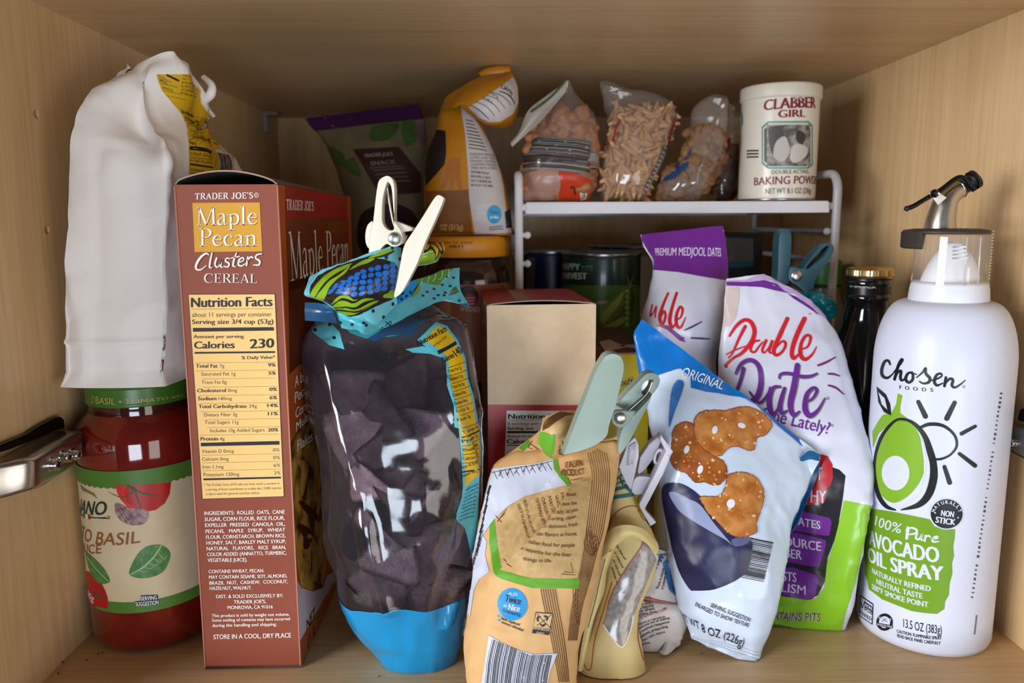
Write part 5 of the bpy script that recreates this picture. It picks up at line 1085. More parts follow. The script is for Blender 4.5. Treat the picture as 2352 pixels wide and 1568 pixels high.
# ================================================================ baking powder can
def build_bp():
    fr(); y = .634; c0 = at((1788, 330), y); c = (c0[0], y); r = .0300; z0 = TRAY+.0004; zt = at((1790, 196), y)[2]-.002
    t = thing('baking_powder_can', 'white baking powder can with maroon lettering, at the right end of the rack tray', 'can', (c[0], c[1], z0))
    wm = M('warm_white_label', '#ddd6c8', .35, coat=.2); pl = M('cream_lid_plastic', '#d6cfbf', .4)
    sf = cyl([(r*.99, z0+.002), (r, z0+.004), (r, (z0+zt)/2), (r, zt-.011)], c, 96, 6); p = Part(); p.grid(sf, wm)
    fr(*A8); mar, bk, tl, wh = ink('#7a1626', .4), ink('#2a2628', .4), ink('#2f8d84', .4), ink('#e4ddd0', .4)
    p.text(sf, 'CLABBER', (1664, 268), (1990, 272), 66, mar, .045, quad=[(1660, 264), (1996, 248), (1996, 162), (1668, 196)]); p.text(sf, 'GIRL', (1756, 309), (1930, 304), 48, mar, .035, up=UPV)
    def rr(k, m_, ly): p.poly(sf, [(1690+k, 332+k), (1950-k, 330+k), (1978-k, 360+k), (1978-k, 610-k), (1950-k, 636-k), (1690+k, 636-k), (1652+k, 604-k), (1652+k, 368+k)], m_, ly)
    rr(0, tl, 1); rr(9, wh, 2); rr(15, ink('#3a3a3c', .4), 3); p.poly(sf, [(1684, 352), (1960, 352), (1960, 620), (1684, 620)], M('engraving_print', '#9a968e', .4, mottle=(160, '#4c4a48', .10)), 4)
    p.poly(sf, [(1700, 380), (1780, 370), (1800, 470), (1760, 560), (1710, 520)], ink('#4a4846'), 5, True); p.poly(sf, [(1880, 390), (1930, 420), (1910, 480), (1870, 450)], ink('#3c3a38'), 5, True); p.poly(sf, [(1740, 470), (1800, 430), (1830, 520), (1790, 590), (1730, 560)], ink('#b8b4aa'), 6, True); p.poly(sf, [(1860, 480), (1940, 500), (1930, 560), (1860, 600), (1830, 560)], ink('#c4c0b6'), 6, True)
    p.quad(sf, [(1700, 345), (1950, 343), (1950, 358), (1700, 360)], ink('#c4c0b6'), 5)
    p.text(sf, 'DOUBLE ACTING', (1716, 671), (1950, 667), 24, bk, 0, up=UPV); p.text(sf, 'BAKING POWDER', (1603, 744), (2010, 736), 50, mar, .02, up=UPV, src=None); p.text(sf, 'NET WT 8.1 OZ (230g)', (1676, 798), (1966, 795), 34, bk, .005, up=UPV)
    for k in range(3): p.line(sf, (1556, 522+k*20), (1632, 520+k*20), 10, bk, 2)
    p.poly(sf, [(1522, 260), (1532, 300), (1530, 350), (1520, 380)], tl, 1)
    p.build('can_label', t)
    p = Part(); p.lathe([(.001, z0+.0005), (r*.93, z0), (r*1.02, z0+.0006), (r*1.02, z0+.0018), (r*.99, z0+.0022)], c, M('tin_metal', ''), 72, False, False); p.build('bottom_rim', t)
    p = Part(); rl = r*1.045; p.lathe([(r*.99, zt-.0112), (rl*.985, zt-.0108), (rl, zt-.0098), (rl, zt-.002), (rl*.985, zt-.0006), (rl*.95, zt), (rl*.92, zt-.001), (.001, zt-.0012)], c, pl, 72, False, False)
    for a_ in range(5): p.sphere((c[0]+rl*math.cos(-1.62+a_*.06), c[1]+rl*math.sin(-1.62+a_*.06), zt-.012-.001*(a_ % 2)), .0007, pl, 5)
    p.build('lid', t)
build_bp()
# ================================================================ pieces of food
def lump(name, m, r, seed, sc=(1, 1, 1), rough=.35, sub=3):
    bm = bmesh.new(); bmesh.ops.create_icosphere(bm, subdivisions=sub, radius=r)
    X = np.array([v.co[:] for v in bm.verts]); n = vnoise(X/r, 1.1, seed)+.6*vnoise(X/r, 2.7, seed+4)
    for v, k in zip(bm.verts, n): v.co *= (1+rough*k); v.co = Vector((v.co.x*sc[0], v.co.y*sc[1], v.co.z*sc[2]))
    me = bpy.data.meshes.new(name); bm.to_mesh(me); bm.free(); me.materials.append(m)
    for f in me.polygons: f.use_smooth = True
    return me
def scatter(name, meshes, sf, n, rng, label, cat, group, inset, urange, vrange, spread=0.6, size=(.85, 1.15), lay=None):
    """individual pieces lying inside a bag just behind its front"""
    first = None; placed = []
    for k in range(n*12):
        if len(placed) >= n: break
        u = rng.uniform(*urange)*sf.half; v = rng.uniform(*vrange)*sf.nv; d = rng.uniform(*inset)
        X = sf.ev([[u, v]], 0)[0]; i, j = min(int(u), sf.nu-1), min(int(v), sf.nv-1)
        back = sf.P[2*sf.half-i, j]; ax = back-X; L = np.linalg.norm(ax)
        if L < inset[0]*1.6: continue
        c = X+ax/L*min(d, L*.62)
        if lay and any(np.linalg.norm(c-q) < lay for q in placed): continue
        placed.append(c)
        o = bpy.data.objects.new(name, meshes[len(placed) % len(meshes)]); COL.objects.link(o)
        o.location = c; s = rng.uniform(*size); o.scale = (s, s, s)
        yaw = math.atan2(ax[1], ax[0])-math.pi/2
        o.rotation_euler = (math.pi/2+rng.gauss(0, spread), rng.uniform(0, 6.28) if spread < 2 else rng.uniform(0, 6.28), yaw+rng.gauss(0, spread))
        tag(o, label, cat, group)
    return placed

# ================================================================ bags on the rack
def rack_bag(name, label, rows, filmname, clear, content, decals=None, amp=.0012, pbase=None, tf=.018, e=2.2):
    fr(*A8); t = thing(name, label, 'food bag', (0.1, .64, TRAY))
    R = [(a, b, y, y, f*tf, f*tf) for (a, b, y, f) in rows]
    sf = pillow(R, 26, 44, e); crumple(sf, amp, 55, len(name), .9)
    P = sf.P; P[..., 2] = np.maximum(P[..., 2], TRAY+.0010); P[..., 2] = np.minimum(P[..., 2], ZT-.002); P[..., 1] = np.minimum(P[..., 1], .80); sf.prep()
    p = Part(); p.grid(sf, pbase or film(filmname, '#f6f2ee', clear-.05, .12, None, '#c4b8b0'))
    if decals: decals(p, sf)
    p.build('bag_film', t); return t, sf
def bag_a(p, sf):
    fr(*A8); bk, wh, og = ink('#2c2b2e', .3), ink('#b4aaa6', .3), ink('#c23a1c', .3)
    rd = random.Random(4); y = 432
    p.poly(sf, [(108, 640), (345, 650), (360, 740), (330, 860), (118, 860)], M('pink_label_print', '#b58f80', .3, mottle=(40, '#a27c6c', .2)), 1)
    while y < 640:
        h = rd.choice((4, 6, 9, 12)); p.quad(sf, [(112, y), (330, y+6), (548, y+34), (545, y+34+h), (330, y+6+h), (112, y+h)] if False else [(112, y), (546, y+30), (545, y+30+h), (112, y+h)], bk, 2); y += h+rd.choice((3, 5, 7))
    p.poly(sf, [(112, 428), (546, 455), (520, 660), (112, 636)], ink('#8e8a88', .3), 1)
    p.poly(sf, [(342, 655), (450, 668), (562, 710), (545, 790), (500, 850), (335, 855), (358, 740)], og, 2); p.poly(sf, [(478, 765), (528, 760), (522, 830), (484, 840)], ink('#d8cfc4', .3), 3); p.stroke(sf, [(420, 760), (440, 755), (450, 800)], 12, ink('#2c2220'), 3)
    p.text(sf, 'U', (485, 830), (500, 832), 30, bk, .03, layer=4); p.text(sf, 'A', (505, 825), (520, 823), 30, bk, .03, layer=4)
almond = M('salmon_nut', '#bb7f52', .6, mottle=(140, '#8f5632', .3))
ta, sa = rack_bag('nut_bag', 'clear bag with dark barcode panel and red label, at the rack tray left end', [((390, 72), (412, 70), .640, .1), ((335, 160), (452, 150), .640, .3), ((235, 270), (540, 255), .638, .7), ((170, 360), (590, 335), .636, .9), ((130, 480), (603, 440), .634, 1), ((112, 620), (598, 600), .632, 1.1), ((106, 740), (575, 745), .630, 1.1), ((118, 846), (540, 852), .628, .5)], 'bag_film_clear', .90, None, bag_a)
rng = random.Random(11)
scatter('roasted_nut', [lump('roasted_nut', almond, .0062, k, (1.25, .8, 1)) for k in range(4)], sa, 90, rng, 'orange-brown roasted nut inside the clear bag with barcode', 'nut', 'nuts in the barcode bag', (.007, .018), (.2, .84), (.28, .93), .8, lay=.0070)
# folded white zip flap
fr(*A8); sfl = patch([[(388, 82, .622), (395, 110, .620), (392, 140, .620)], [(250, 180, .618), (285, 210, .614), (300, 250, .618)], [(150, 262, .612), (200, 290, .606), (232, 330, .612)], [(95, 390, .608), (110, 400, .604), (125, 425, .606)], [(33, 472, .606), (40, 484, .604), (48, 496, .605)]], 10, 24)
p = Part(); shell(p, sfl, M('zip_flap_plastic', '#a9a49c', .3), .0008); p.stroke(sfl, [(372, 92), (290, 180), (170, 270)], 14, ink('#3f5f38'), 1)
p.build('zip_flap', ta)

sliver = M('slivered_almond_flesh', '#cda478', .55, mottle=(200, '#b78858', .3))
def bag_b(p, sf):
    fr(*A8); rd_ = ink('#a51f28', .3); wh = ink('#a8a09c', .3)
    p.stroke(sf, [(742, 290), (722, 360), (700, 455), (640, 490)], 12, rd_, 2, smooth=False)
    p.poly(sf, [(1112, 270), (1120, 300), (1068, 450), (990, 640), (905, 800), (880, 790), (960, 640), (1040, 460), (1096, 300)], wh, 1)
    p.stroke(sf, [(1100, 250), (1092, 330), (1052, 440), (1048, 490), (960, 640), (890, 770), (905, 790)], 13, rd_, 2, smooth=False)
    for k in range(14): p.line(sf, (1085-k*13, 420+k*26), (1070-k*13, 412+k*26), 9, ink('#3c3838'), 3)
tb, sb = rack_bag('almond_bag', 'clear bag of pale slivered almonds with red edge lines, second on the rack tray', [((612, 82), (800, 118), .650, .15), ((622, 140), (1040, 192), .648, .35), ((650, 240), (1106, 262), .646, .6), ((668, 330), (1100, 335), .644, .9), ((640, 450), (1062, 435), .642, 1.1), ((615, 560), (1018, 560), .640, 1.25), ((600, 680), (962, 680), .638, 1.25), ((605, 780), (918, 790), .636, 1.1), ((622, 848), (885, 850), .634, .5)], 'bag_film_clear', .90, None, bag_b)
def sliver_mesh(k):
    bm = bmesh.new(); bmesh.ops.create_cube(bm, size=1.0); bmesh.ops.subdivide_edges(bm, edges=bm.edges, cuts=3, use_grid_fill=True)
    for v in bm.verts:
        x, y, z = v.co; f = 1-(2*abs(x))**2.2*.55; v.co = (x*.0175, y*.0038*f, z*.0022*f+.0012*(x*x*4)*(1 if k % 2 else -1))
    me = bpy.data.meshes.new('slivered_almond'); bm.to_mesh(me); bm.free(); me.materials.append(sliver)
    for f in me.polygons: f.use_smooth = True
    return me
scatter('slivered_almond', [sliver_mesh(k) for k in range(2)], sb, 240, rng, 'pale slivered almond inside the clear bag with red edge lines', 'almond', 'slivered almonds in the bag', (.0045, .013), (.2, .8), (.30, .95), .35, lay=.0032)

walnut = M('walnut_flesh', '#5c3d24', .6, mottle=(180, '#926a44', .3))
def bag_c(p, sf):
    fr(*A8); p.edgepoly(sf, [(1168, 480, 'L'), (1200, 495), (1198, 560), (1165, 640), (1095, 700), (1010, 725, 'L')], ink('#27406f', .3), 1)
tc_, sc_ = rack_bag('walnut_bag', 'clear blue-zip bag of walnut pieces, third on the rack tray', [((1318, 170), (1420, 180), .640, .15), ((1226, 232), (1440, 260), .638, .5), ((1195, 330), (1428, 370), .637, .8), ((1172, 470), (1398, 480), .636, 1.0), ((1110, 600), (1362, 590), .635, 1.1), ((1035, 690), (1322, 690), .634, 1.1), ((1000, 780), (1282, 775), .633, 1.0), ((985, 848), (1245, 850), .632, .5)], 'bag_film_smoky', .86, None, bag_c)
scatter('walnut_piece', [lump('walnut_piece', walnut, .0066, 20+k, (1.2, .8, 1), .6) for k in range(5)], sc_, 75, rng, 'brown walnut piece inside the blue-zip bag on the rack', 'walnut', 'walnut pieces in the zip bag', (.007, .015), (.2, .82), (.33, .95), 1.2, lay=.0066)
pecan = M('pecan_skin', '#7a3f24', .5, mottle=(150, '#54260f', .3))
def bag_d(p, sf):
    fr(*A8); p.poly(sf, [(1428, 450), (1450, 430), (1452, 500), (1430, 530)], ink('#9c2436', .3), 1); p.poly(sf, [(1505, 580), (1525, 560), (1524, 610), (1508, 640)], ink('#9c2436', .3), 1)
td, sd = rack_bag('pecan_bag', 'clear bag of red-brown pecans next to the baking powder can', [((1436, 215), (1482, 240), 0.692, .15), ((1425, 330), (1520, 425), 0.690, .5), ((1408, 470), (1530, 520), 0.688, .8), ((1370, 600), (1526, 612), 0.686, 1), ((1332, 700), (1502, 722), 0.684, 1), ((1312, 842), (1440, 845), 0.682, .5)], 'bag_film_smoky', .86, None, bag_d, tf=.014)
scatter('pecan_half', [lump('pecan_half', pecan, .0066, 40+k, (1.3, .7, 1), .35) for k in range(4)], sd, 30, rng, 'red-brown pecan half inside the bag beside the baking powder can', 'pecan', 'pecans in the bag', (.006, .011), (.2, .82), (.5, .95), .9, lay=.0070)

# ================================================================ bags at the back left
def build_purple_bag():
    fr(*A7); t = thing('snack_bag', 'purple-topped bag with green leaves and a dark label, upright at the shaded back', 'food bag', (-.07, .73, 0))
    rows = [((170, 395), (872, 300), .735, .735, .001, .001), ((205, 440), (890, 350), .733, .733, .004, .004), ((262, 490), (915, 410), .730, .730, .010, .010), ((310, 580), (932, 500), .728, .728, .018, .018), ((350, 680), (940, 620), .726, .726, .024, .022), ((400, 800), (940, 780), .724, .724, .028, .025), ((430, 950), (935, 940), .722, .722, .03, .026), ((455, 1250), (920, 1250), .720, .720, .032, .026), ((470, 1800), (910, 1800), .720, .720, .03, .026), ((480, 2690), (905, 2690), .722, .722, .02, .02)]
    sf = pillow(rows, 24, 50, 2.4); crumple(sf, .0012, 40, 5, .9); sf.P[..., 2] = np.clip(sf.P[..., 2], .0006, ZT-.002); sf.prep()
    p = Part(); p.grid(sf, M('leafy_bag_print', '#5c503c', .45, mottle=(26, '#7a6e56', .22)))
    pu = ink('#3c1044', .45); gn = M('leaf_print', '#46602a', .45, mottle=(60, '#2c4a24', .25)); dk = ink('#3a1c1e', .45)
    p.poly(sf, [(165, 390), (880, 292), (920, 395), (700, 415), (230, 472)], pu, 1)
    for pts in ([(300, 570), (400, 600), (420, 680), (350, 670)], [(600, 440), (760, 430), (700, 520), (590, 530)], [(780, 420), (860, 410), (880, 520), (800, 560)], [(400, 690), (480, 640), (520, 760)]): p.poly(sf, pts, gn, 2, True)
    p.poly(sf, [(860, 440), (930, 430), (945, 560), (880, 540)], M('leafy_purple_print', '#6a4a5a', .45), 2, True)
    p.poly(sf, [(470, 585), (760, 570), (900, 740), (900, 860), (640, 880)], dk, 2); p.text(sf, "TRADER JOE'S", (540, 640), (722, 626), 22, ink('#a08a86'), .03, layer=3); p.text(sf, 'SNACK', (580, 690), (740, 676), 26, ink('#8a7472'), .03, layer=3); p.line(sf, (575, 705), (780, 690), 4, ink('#8a7472'), 3)
    for k in range(4): p.line(sf, (600+k*14, 720+k*26), (800+k*10, 705+k*26), 9, ink('#6a5452'), 3)
    p.poly(sf, [(520, 1000), (720, 930), (870, 1010), (890, 1250), (540, 1250)], ink('#2c1018', .45), 2, True)
    p.build('printed_bag', t)
build_purple_bag()
def build_yellow_bag():
    fr(*A7); t = thing('snack_bag', 'golden yellow bag with curled top and white side panel, above the orange jar lid', 'food bag', (-.01, .625, SPREADZ))
    gold = M('golden_bag_film', '#c07f14', .42, mottle=(24, '#a8690f', .3)); brn = ink('#4a2a14', .42); wh = M('white_panel_print', '#bdb4b2', .42); dk = ink('#2a2224', .5)
    rows = [((1040, 300), (1200, 290), .640, .625, .004, .004), ((1022, 385), (1262, 400), .636, .622, .010, .010), ((1000, 500), (1312, 500), .632, .620, .014, .012), ((955, 600), (1362, 605), .630, .620, .018, .014), ((932, 760), (1424, 790), .628, .618, .020, .016), ((926, 900), (1452, 920), .627, .617, .020, .016), ((925, 1050), (1476, 1050), .626, .617, .018, .016), ((928, 1128), (1482, 1130), .625, .617, .012, .012)]
    sf = pillow(rows, 26, 40, 2.6); crumple(sf, .0008, 45, 9, .8); sf.P[..., 2] = np.maximum(sf.P[..., 2], SPREADZ+.0006); sf.prep()
    p = Part(); p.grid(sf, gold)
    p.poly(sf, [(1000, 460), (1055, 470), (1060, 600), (1050, 680), (1000, 740), (930, 820), (926, 640)], ink('#1c1818', .45), 1); p.poly(sf, [(930, 850), (1200, 840), (1225, 1118), (928, 1115)], M('amber_print', '#7a4a1c', .42), 1)
    for pts in ([(1085, 660), (1065, 760), (1040, 830)], [(1110, 650), (1100, 760), (1090, 830)], [(1135, 650), (1135, 760), (1150, 830)]): p.stroke(sf, pts, [26, 30, 22], ink('#a8672c', .42), 2)
    p.text(sf, 'OZ (312g)', (1022, 1092), (1165, 1094), 34, ink('#c9a06a'), .02, up=UPV, layer=3)
    p.poly(sf, [(1150, 300), (1195, 330), (1262, 430), (1330, 540), (1388, 680), (1420, 820), (1440, 1000), (1470, 1112), (1240, 1122), (1205, 900), (1195, 700), (1180, 500), (1160, 380)], wh, 1)
    for k in range(9): p.line(sf, (1180+k*3, 400+k*22), (1228+k*11, 412+k*23), 6, dk, 2)
    for k in range(5): p.text(sf, ('INGREDIENTS MANGO, SUGAR', 'CITRIC ACID, SULFUR', 'DIOXIDE, COLOR, MAY', 'CONTAIN TRACES OF', 'TREE NUTS. STORE IN')[k], (1208+k*2, 622+k*22), (1362+k*4, 634+k*20), 13, dk, .01, up=UPV)
    for k in range(4): p.text(sf, ('DISTRIBUTED BY', 'BATAVIA, IL 60510', 'NOT A SIGNIFICANT', 'PRODUCT OF CHINA')[k], (1216, 735+k*28), (1330+k*8, 748+k*26), 15, dk, .03, up=UPV)
    p.disc(sf, (1362, 996), 46, 58, ink('#1f8fc0', .42), 2); p.text(sf, 'Twice', (1336, 992), (1390, 992), 20, ink('#123a5a'), .03, layer=3); p.text(sf, 'as Nice', (1336, 1020), (1390, 1022), 16, ink('#e6f0f4'), .03, layer=3)
    for k in range(4): p.line(sf, (1245, 920+k*24), (1300, 936+k*22), 4, ink('#9ab0b8'), 2)
    p.line(sf, (1330, 1078), (1415, 1070), 7, ink('#4a6a88'), 2); p.line(sf, (1330, 1092), (1420, 1086), 7, ink('#4a6a88'), 2)
    p.poly(sf, [(1428, 980), (1460, 960), (1472, 1078), (1436, 1084)], dk, 2)
    p.build('printed_bag', t)
    net = [[(1030, 330, .628), (1070, 250, .625), (1180, 180, .622), (1290, 125, .620), (1380, 110, .622), (1462, 92, .628)],
           [(1090, 330, .612), (1130, 290, .606), (1230, 240, .600), (1330, 190, .600), (1410, 150, .606), (1478, 110, .618)],
           [(1150, 310, .606), (1190, 310, .600), (1270, 310, .594), (1380, 270, .594), (1470, 220, .600), (1508, 190, .612)],
           [(1170, 330, .606), (1235, 370, .602), (1300, 410, .598), (1390, 415, .600), (1470, 370, .604), (1516, 300, .614)],
           [(1200, 360, .620), (1260, 400, .616), (1330, 440, .614), (1410, 450, .618), (1470, 430, .620), (1505, 380, .626)]]
    sf = patch(net, 30, 24); sf.P[..., 2] = np.minimum(sf.P[..., 2], ZT-.003); sf.prep(); crumple(sf, .0005, 60, 4, .6); p = Part(); shell(p, sf, gold, .0005)
    p.poly(sf, [(1200, 320), (1300, 260), (1400, 190), (1478, 130), (1505, 190), (1514, 290), (1480, 360), (1400, 410), (1330, 412), (1260, 380)], wh, 1)
    p.text(sf, 'Calories', (1398, 198), (1470, 250), 26, dk, .04, layer=2)
    p.line(sf, (1395, 220), (1490, 300), 7, dk, 2)
    for k in range(5): p.line(sf, (1215+k*34, 300-k*20+8), (1330+k*34, 395-k*22), 4, dk, 2)
    p.text(sf, 'Total Fat', (1330, 232), (1385, 270), 14, dk, .03, layer=2); p.text(sf, 'Sodium', (1290, 262), (1350, 305), 14, dk, .02, layer=2)
    p.build('curled_top', t)
    p = Part(); r0 = catmull([at(q, .632) for q in ((1280, 135), (1320, 112), (1390, 98), (1465, 100))], False, 5); p.tube(r0, [.005]*len(r0), gold, 14); p.build('rolled_edge', t)
build_yellow_bag()
# ================================================================ blue corn chip bag
def build_chip_bag():
    fr(); t = thing('chip_bag', 'clear bag of dark blue corn chips with bright blue foot, beside the cereal box', 'chip bag', (-.05, .43, 0))
    rows = [((722, 735), (985, 690), .452, .470, .004, .004), ((704, 775), (1050, 735), .448, .460, .014, .012), ((700, 815), (1078, 785), .444, .452, .024, .022), ((701, 870), (1094, 850), .441, .446, .031, .028), ((712, 950), (1104, 950), .438, .442, .036, .032), ((732, 1050), (1106, 1055), .435, .440, .038, .034),
            ((744, 1150), (1098, 1165), .432, .436, .039, .034), ((756, 1250), (1086, 1290), .430, .433, .038, .032), ((782, 1350), (1078, 1370), .428, .430, .034, .028), ((806, 1420), (1070, 1420), .426, .428, .028, .022), ((842, 1480), (1060, 1480), .423, .425, .021, .016), ((880, 1540), (1045, 1540), .418, .419, .014, .010), ((908, 1585), (1028, 1588), .414, .415, .004, .004)]
    sf = pillow(rows, 44, 96, 2.2); sf.lift = 2.5
    v = np.linspace(0, 1, 97)[None, :]; u = (np.arange(89)/44)[:, None]
    X = sf.P; d = .0014*vnoise(X, 34, 3)-.0036*np.abs(vnoise(X, 24, 6))+.0026*np.abs(vnoise(X*[1, 1, .6], 46, 9))-.0013*np.abs(vnoise(X*[1, 1, .7], 88, 12))+.0005*np.abs(vnoise(X, 170, 15))
    d += .0035*np.exp(-((u-(.22+.30*v))/.030)**2)*(v > .12)*(v < .75)                        # long pinched pleats
    d += .0030*np.exp(-((u-(.80-.08*np.sin(v*9)))/.03)**2)*(v > .2)*(v < .8)
    d[-1] = d[0]; sf.P = X+sf.N*d[..., None]; sf.P[..., 2] = np.maximum(sf.P[..., 2], .0005); sf.prep()
    fm = film('chip_film', '#f6f2f8', .965, .10, None, '#a89eac'); bf = M('chip_bag_back', '#392d35', .6); blue = M('bright_blue_film', '#1287be', .22, spec=.55, coat=.4)
    lt = M('light_teal_film', '#58b4c4', .25, spec=.5, coat=.3); nv = M('navy_film', '#1c4a70', .28, spec=.5, coat=.3); dk = ink('#20262a', .3); yl = M('yellow_panel_film', '#d9ad14', .3, coat=.2); tl = M('mid_teal_film', '#2f8a98', .26, spec=.5, coat=.3)
    p = Part(); p.grid(sf, lambda i, j: fm if i < 44 else bf)
    fr(*A6); p.edgepoly(sf, [(285, 1085, 'L'), (330, 1138), (450, 1148), (560, 1140), (760, 1146), (870, 1118), (950, 1085), (1015, 1060, 'R'), (900, 1568, 'RB'), (600, 1580, 'LB')], blue, 1)
    fr(*A5)
    p.poly(sf, [(45, 930), (120, 935), (210, 950), (262, 1000), (292, 1104), (200, 1080), (100, 1000)], lt, 1)
    for c in ((203, 957), (116, 988), (230, 1035)): p.disc(sf, c, 11, 10, dk, 2)
    p.poly(sf, [(240, 940), (420, 930), (560, 900), (760, 800), (900, 780), (980, 830), (830, 880), (690, 1010), (560, 1030), (420, 1040), (330, 1010)], tl, 1)
    p.poly(sf, [(430, 1040), (560, 960), (700, 900), (860, 800), (960, 800), (1010, 850), (860, 870), (760, 940), (690, 1020), (560, 1020), (470, 1060)], nv, 2)
    p.poly(sf, [(655, 1105), (760, 1085), (850, 1115), (890, 1160), (800, 1130), (700, 1125)], lt, 2)
    edge = [(728, 1048), (840, 942), (905, 965), (965, 1045), (1012, 1150), (1030, 1280), (1062, 1380), (1095, 1568)]
    fr(*A6); low = [(1100, 60), (1100, 340), (1080, 380), (1078, 560), (1062, 700), (1040, 830), (1015, 720), (996, 650), (945, 600), (948, 560), (978, 470), (985, 400), (975, 200), (962, 60)]
    lowp = [q_(z) for z in low]; fr(*A5); up = [q_(z) for z in edge]; lft = [q_(z) for z in [(950, 1568), (945, 1440), (905, 1320), (898, 1180), (870, 1135), (790, 1100)]]
    fr(); p.poly(sf, up+lowp+lft, lt, 2)
    fr(*A5); yu = [q_(z) for z in [(770, 1046), (850, 962), (908, 990), (955, 1060), (1000, 1160), (1020, 1290), (1050, 1390), (1080, 1568)]]; yl_ = [q_(z) for z in [(975, 1568), (962, 1430), (925, 1310), (912, 1170), (880, 1120)]]
    fr(*A6); ym = [q_(z) for z in [(1078, 20), (1086, 180), (1088, 320), (1010, 400), (996, 410), (1000, 300), (985, 150), (968, 30)]]
    fr(); p.poly(sf, yu+ym+yl_, yl, 3)
    fr(*A5)
    p.text(sf, 'Nutrition Facts', (735, 1085), (905, 992), 32, dk, .04, layer=4); p.text(sf, 'servings per container', (828, 1090), (905, 1030), 18, dk, 0, layer=4); p.line(sf, (850, 1125), (960, 1065), 22, dk, 4); p.text(sf, 'Calories', (880, 1185), (950, 1150), 32, dk, .04, layer=4); p.text(sf, '140', (962, 1150), (1000, 1120), 44, dk, .03, layer=4)
    for k, s_ in enumerate(('Total Fat 7g', 'Saturated 0.5g', 'Trans Fat 0g', 'Cholesterol 0mg', 'Sodium 60mg', 'Total Carb. 18g', 'Fiber 2g')): p.line(sf, (912+k*9, 1215+k*48), (1012+k*9, 1180+k*48), 3, dk, 4); p.text(sf, s_, (914+k*9, 1246+k*48), (990+k*9, 1222+k*48), 19, dk, .02, layer=4)
    fr(*A6)
    for k, s_ in enumerate(('Total Sugars 0g', 'Protein 2g', 'Vitamin D 0mcg', 'Calcium 40mg', 'Iron 0.5mg', 'Potassium 50mg')): p.line(sf, (980, 60+k*52), (1080, 18+k*52), 9 if k in (1, 5) else 3, dk, 4); p.text(sf, s_, (984, 92+k*52), (1072, 56+k*52), 19, dk, .02, layer=4)
    for k in range(9): p.text(sf, ('INGREDIENTS: Organic Blue', 'Corn, Oleic Safflower Oil', 'and/or Sunflower Oil, Salt', 'Dist. & Sold Exclusively', 'Store in a cool, dry place')[k % 5], (1005-k*5, 432+k*22), (1076-k*3, 390+k*24), 10, ink('#1d5664'), .01, layer=4)
    p.build('bag_film', t)
    # seal seams on the right of the clear film
    p = Part(); e = [sf.P[44, j]+np.array([.0006, 0, 0]) for j in range(8, 84)]; p.tube(e, .0007, fm, 6); p.build('side_seam', t)
    # ---- printed top, folded over towards the front
    fr(*C7); lb = M('light_blue_film', '#69bccb', .26, spec=.5, coat=.3)
    net = [[(66, 455, .418), (300, 335, .410), (640, 218, .404), (900, 140, .402), (1180, 42, .404), (1292, 62, .408)],
           [(22, 580, .412), (300, 500, .398), (640, 420, .391), (900, 380, .390), (1150, 300, .394), (1288, 250, .402)],
           [(4, 690, .410), (260, 690, .396), (560, 640, .388), (850, 600, .387), (1080, 560, .392), (1240, 470, .402)],
           [(180, 745, .412), (330, 800, .400), (580, 840, .390), (840, 820, .389), (1060, 760, .394), (1222, 660, .403)],
           [(325, 800, .416), (400, 880, .406), (600, 985, .396), (800, 1020, .394), (970, 1082, .397), (1236, 800, .404)]]
    sf = patch(net, 44, 30); crumple(sf, .0006, 60, 3, .9); p = Part(); shell(p, sf, lb, .0004)
    bk, gn, bl = ink('#231c1a', .28), ink('#7ba51e', .28), ink('#1864bc', .28)
    p.poly(sf, [(80, 690), (85, 560), (180, 430), (420, 310), (760, 200), (1180, 70), (1210, 110), (1100, 170), (960, 200), (1090, 215), (1220, 270), (1256, 330), (1230, 480), (1205, 620), (1190, 740), (960, 840), (720, 960), (620, 980), (430, 900), (360, 830), (250, 765)], bk, 1)
    for pts in ([(85, 680), (150, 560), (290, 420), (470, 320), (640, 268), (560, 330), (400, 420), (260, 540), (150, 700), (110, 715)], [(155, 725), (250, 600), (340, 500), (470, 420), (610, 300), (560, 390), (430, 490), (340, 590), (290, 700), (240, 760)], [(610, 355), (700, 280), (830, 215), (950, 198), (860, 260), (740, 300)], [(860, 195), (1000, 120), (1160, 70), (1190, 95), (1080, 145), (960, 180)],
                ([(360, 815), (430, 730), (500, 695), (590, 700), (660, 750), (720, 742), (660, 768), (580, 740), (500, 730), (430, 775)]), ([(375, 845), (470, 770), (560, 770), (660, 800), (800, 735), (940, 740), (800, 780), (680, 850), (560, 840), (470, 850)]), ([(400, 870), (560, 862), (700, 880), (900, 780), (1000, 765), (880, 830), (700, 900), (560, 890)]), ([(430, 900), (600, 915), (720, 920), (930, 815), (800, 880), (650, 955), (520, 945)]), ([(1055, 720), (1065, 685), (1120, 660), (1150, 625), (1200, 605), (1215, 640), (1206, 725), (1130, 728)])): p.poly(sf, pts, gn, 2, True)
    rd = random.Random(8)
    for i in range(9):                                             # blue kernels in rows across the cob
        for j in range(5):
            f = i/8; g = (j+.5)/5; top = np.array([440, 470])*(1-f)+np.array([1180, 235])*f; bot = np.array([350, 740])*(1-f)+np.array([1180, 640])*f
            w = .55+.45*math.sin(math.pi*min(1, .12+f)); cx, cy = top*(1-g)+bot*g+np.array([rd.uniform(-8, 8), 12*math.sin(i+j)])
            mid = (top+bot)/2; cy = mid[1]+(cy-mid[1])*min(1, .5+f*1.6)
            if cx < 345: continue
            p.disc(sf, (cx+rd.uniform(-8, 8), cy), 45*(.85+.25*rd.random()), (.47*np.hypot(*(bot-top))/5*min(1, .5+f*1.6))*(.85+.25*rd.random()), bl, 2, n=11, rot=rd.uniform(-.5, .1))
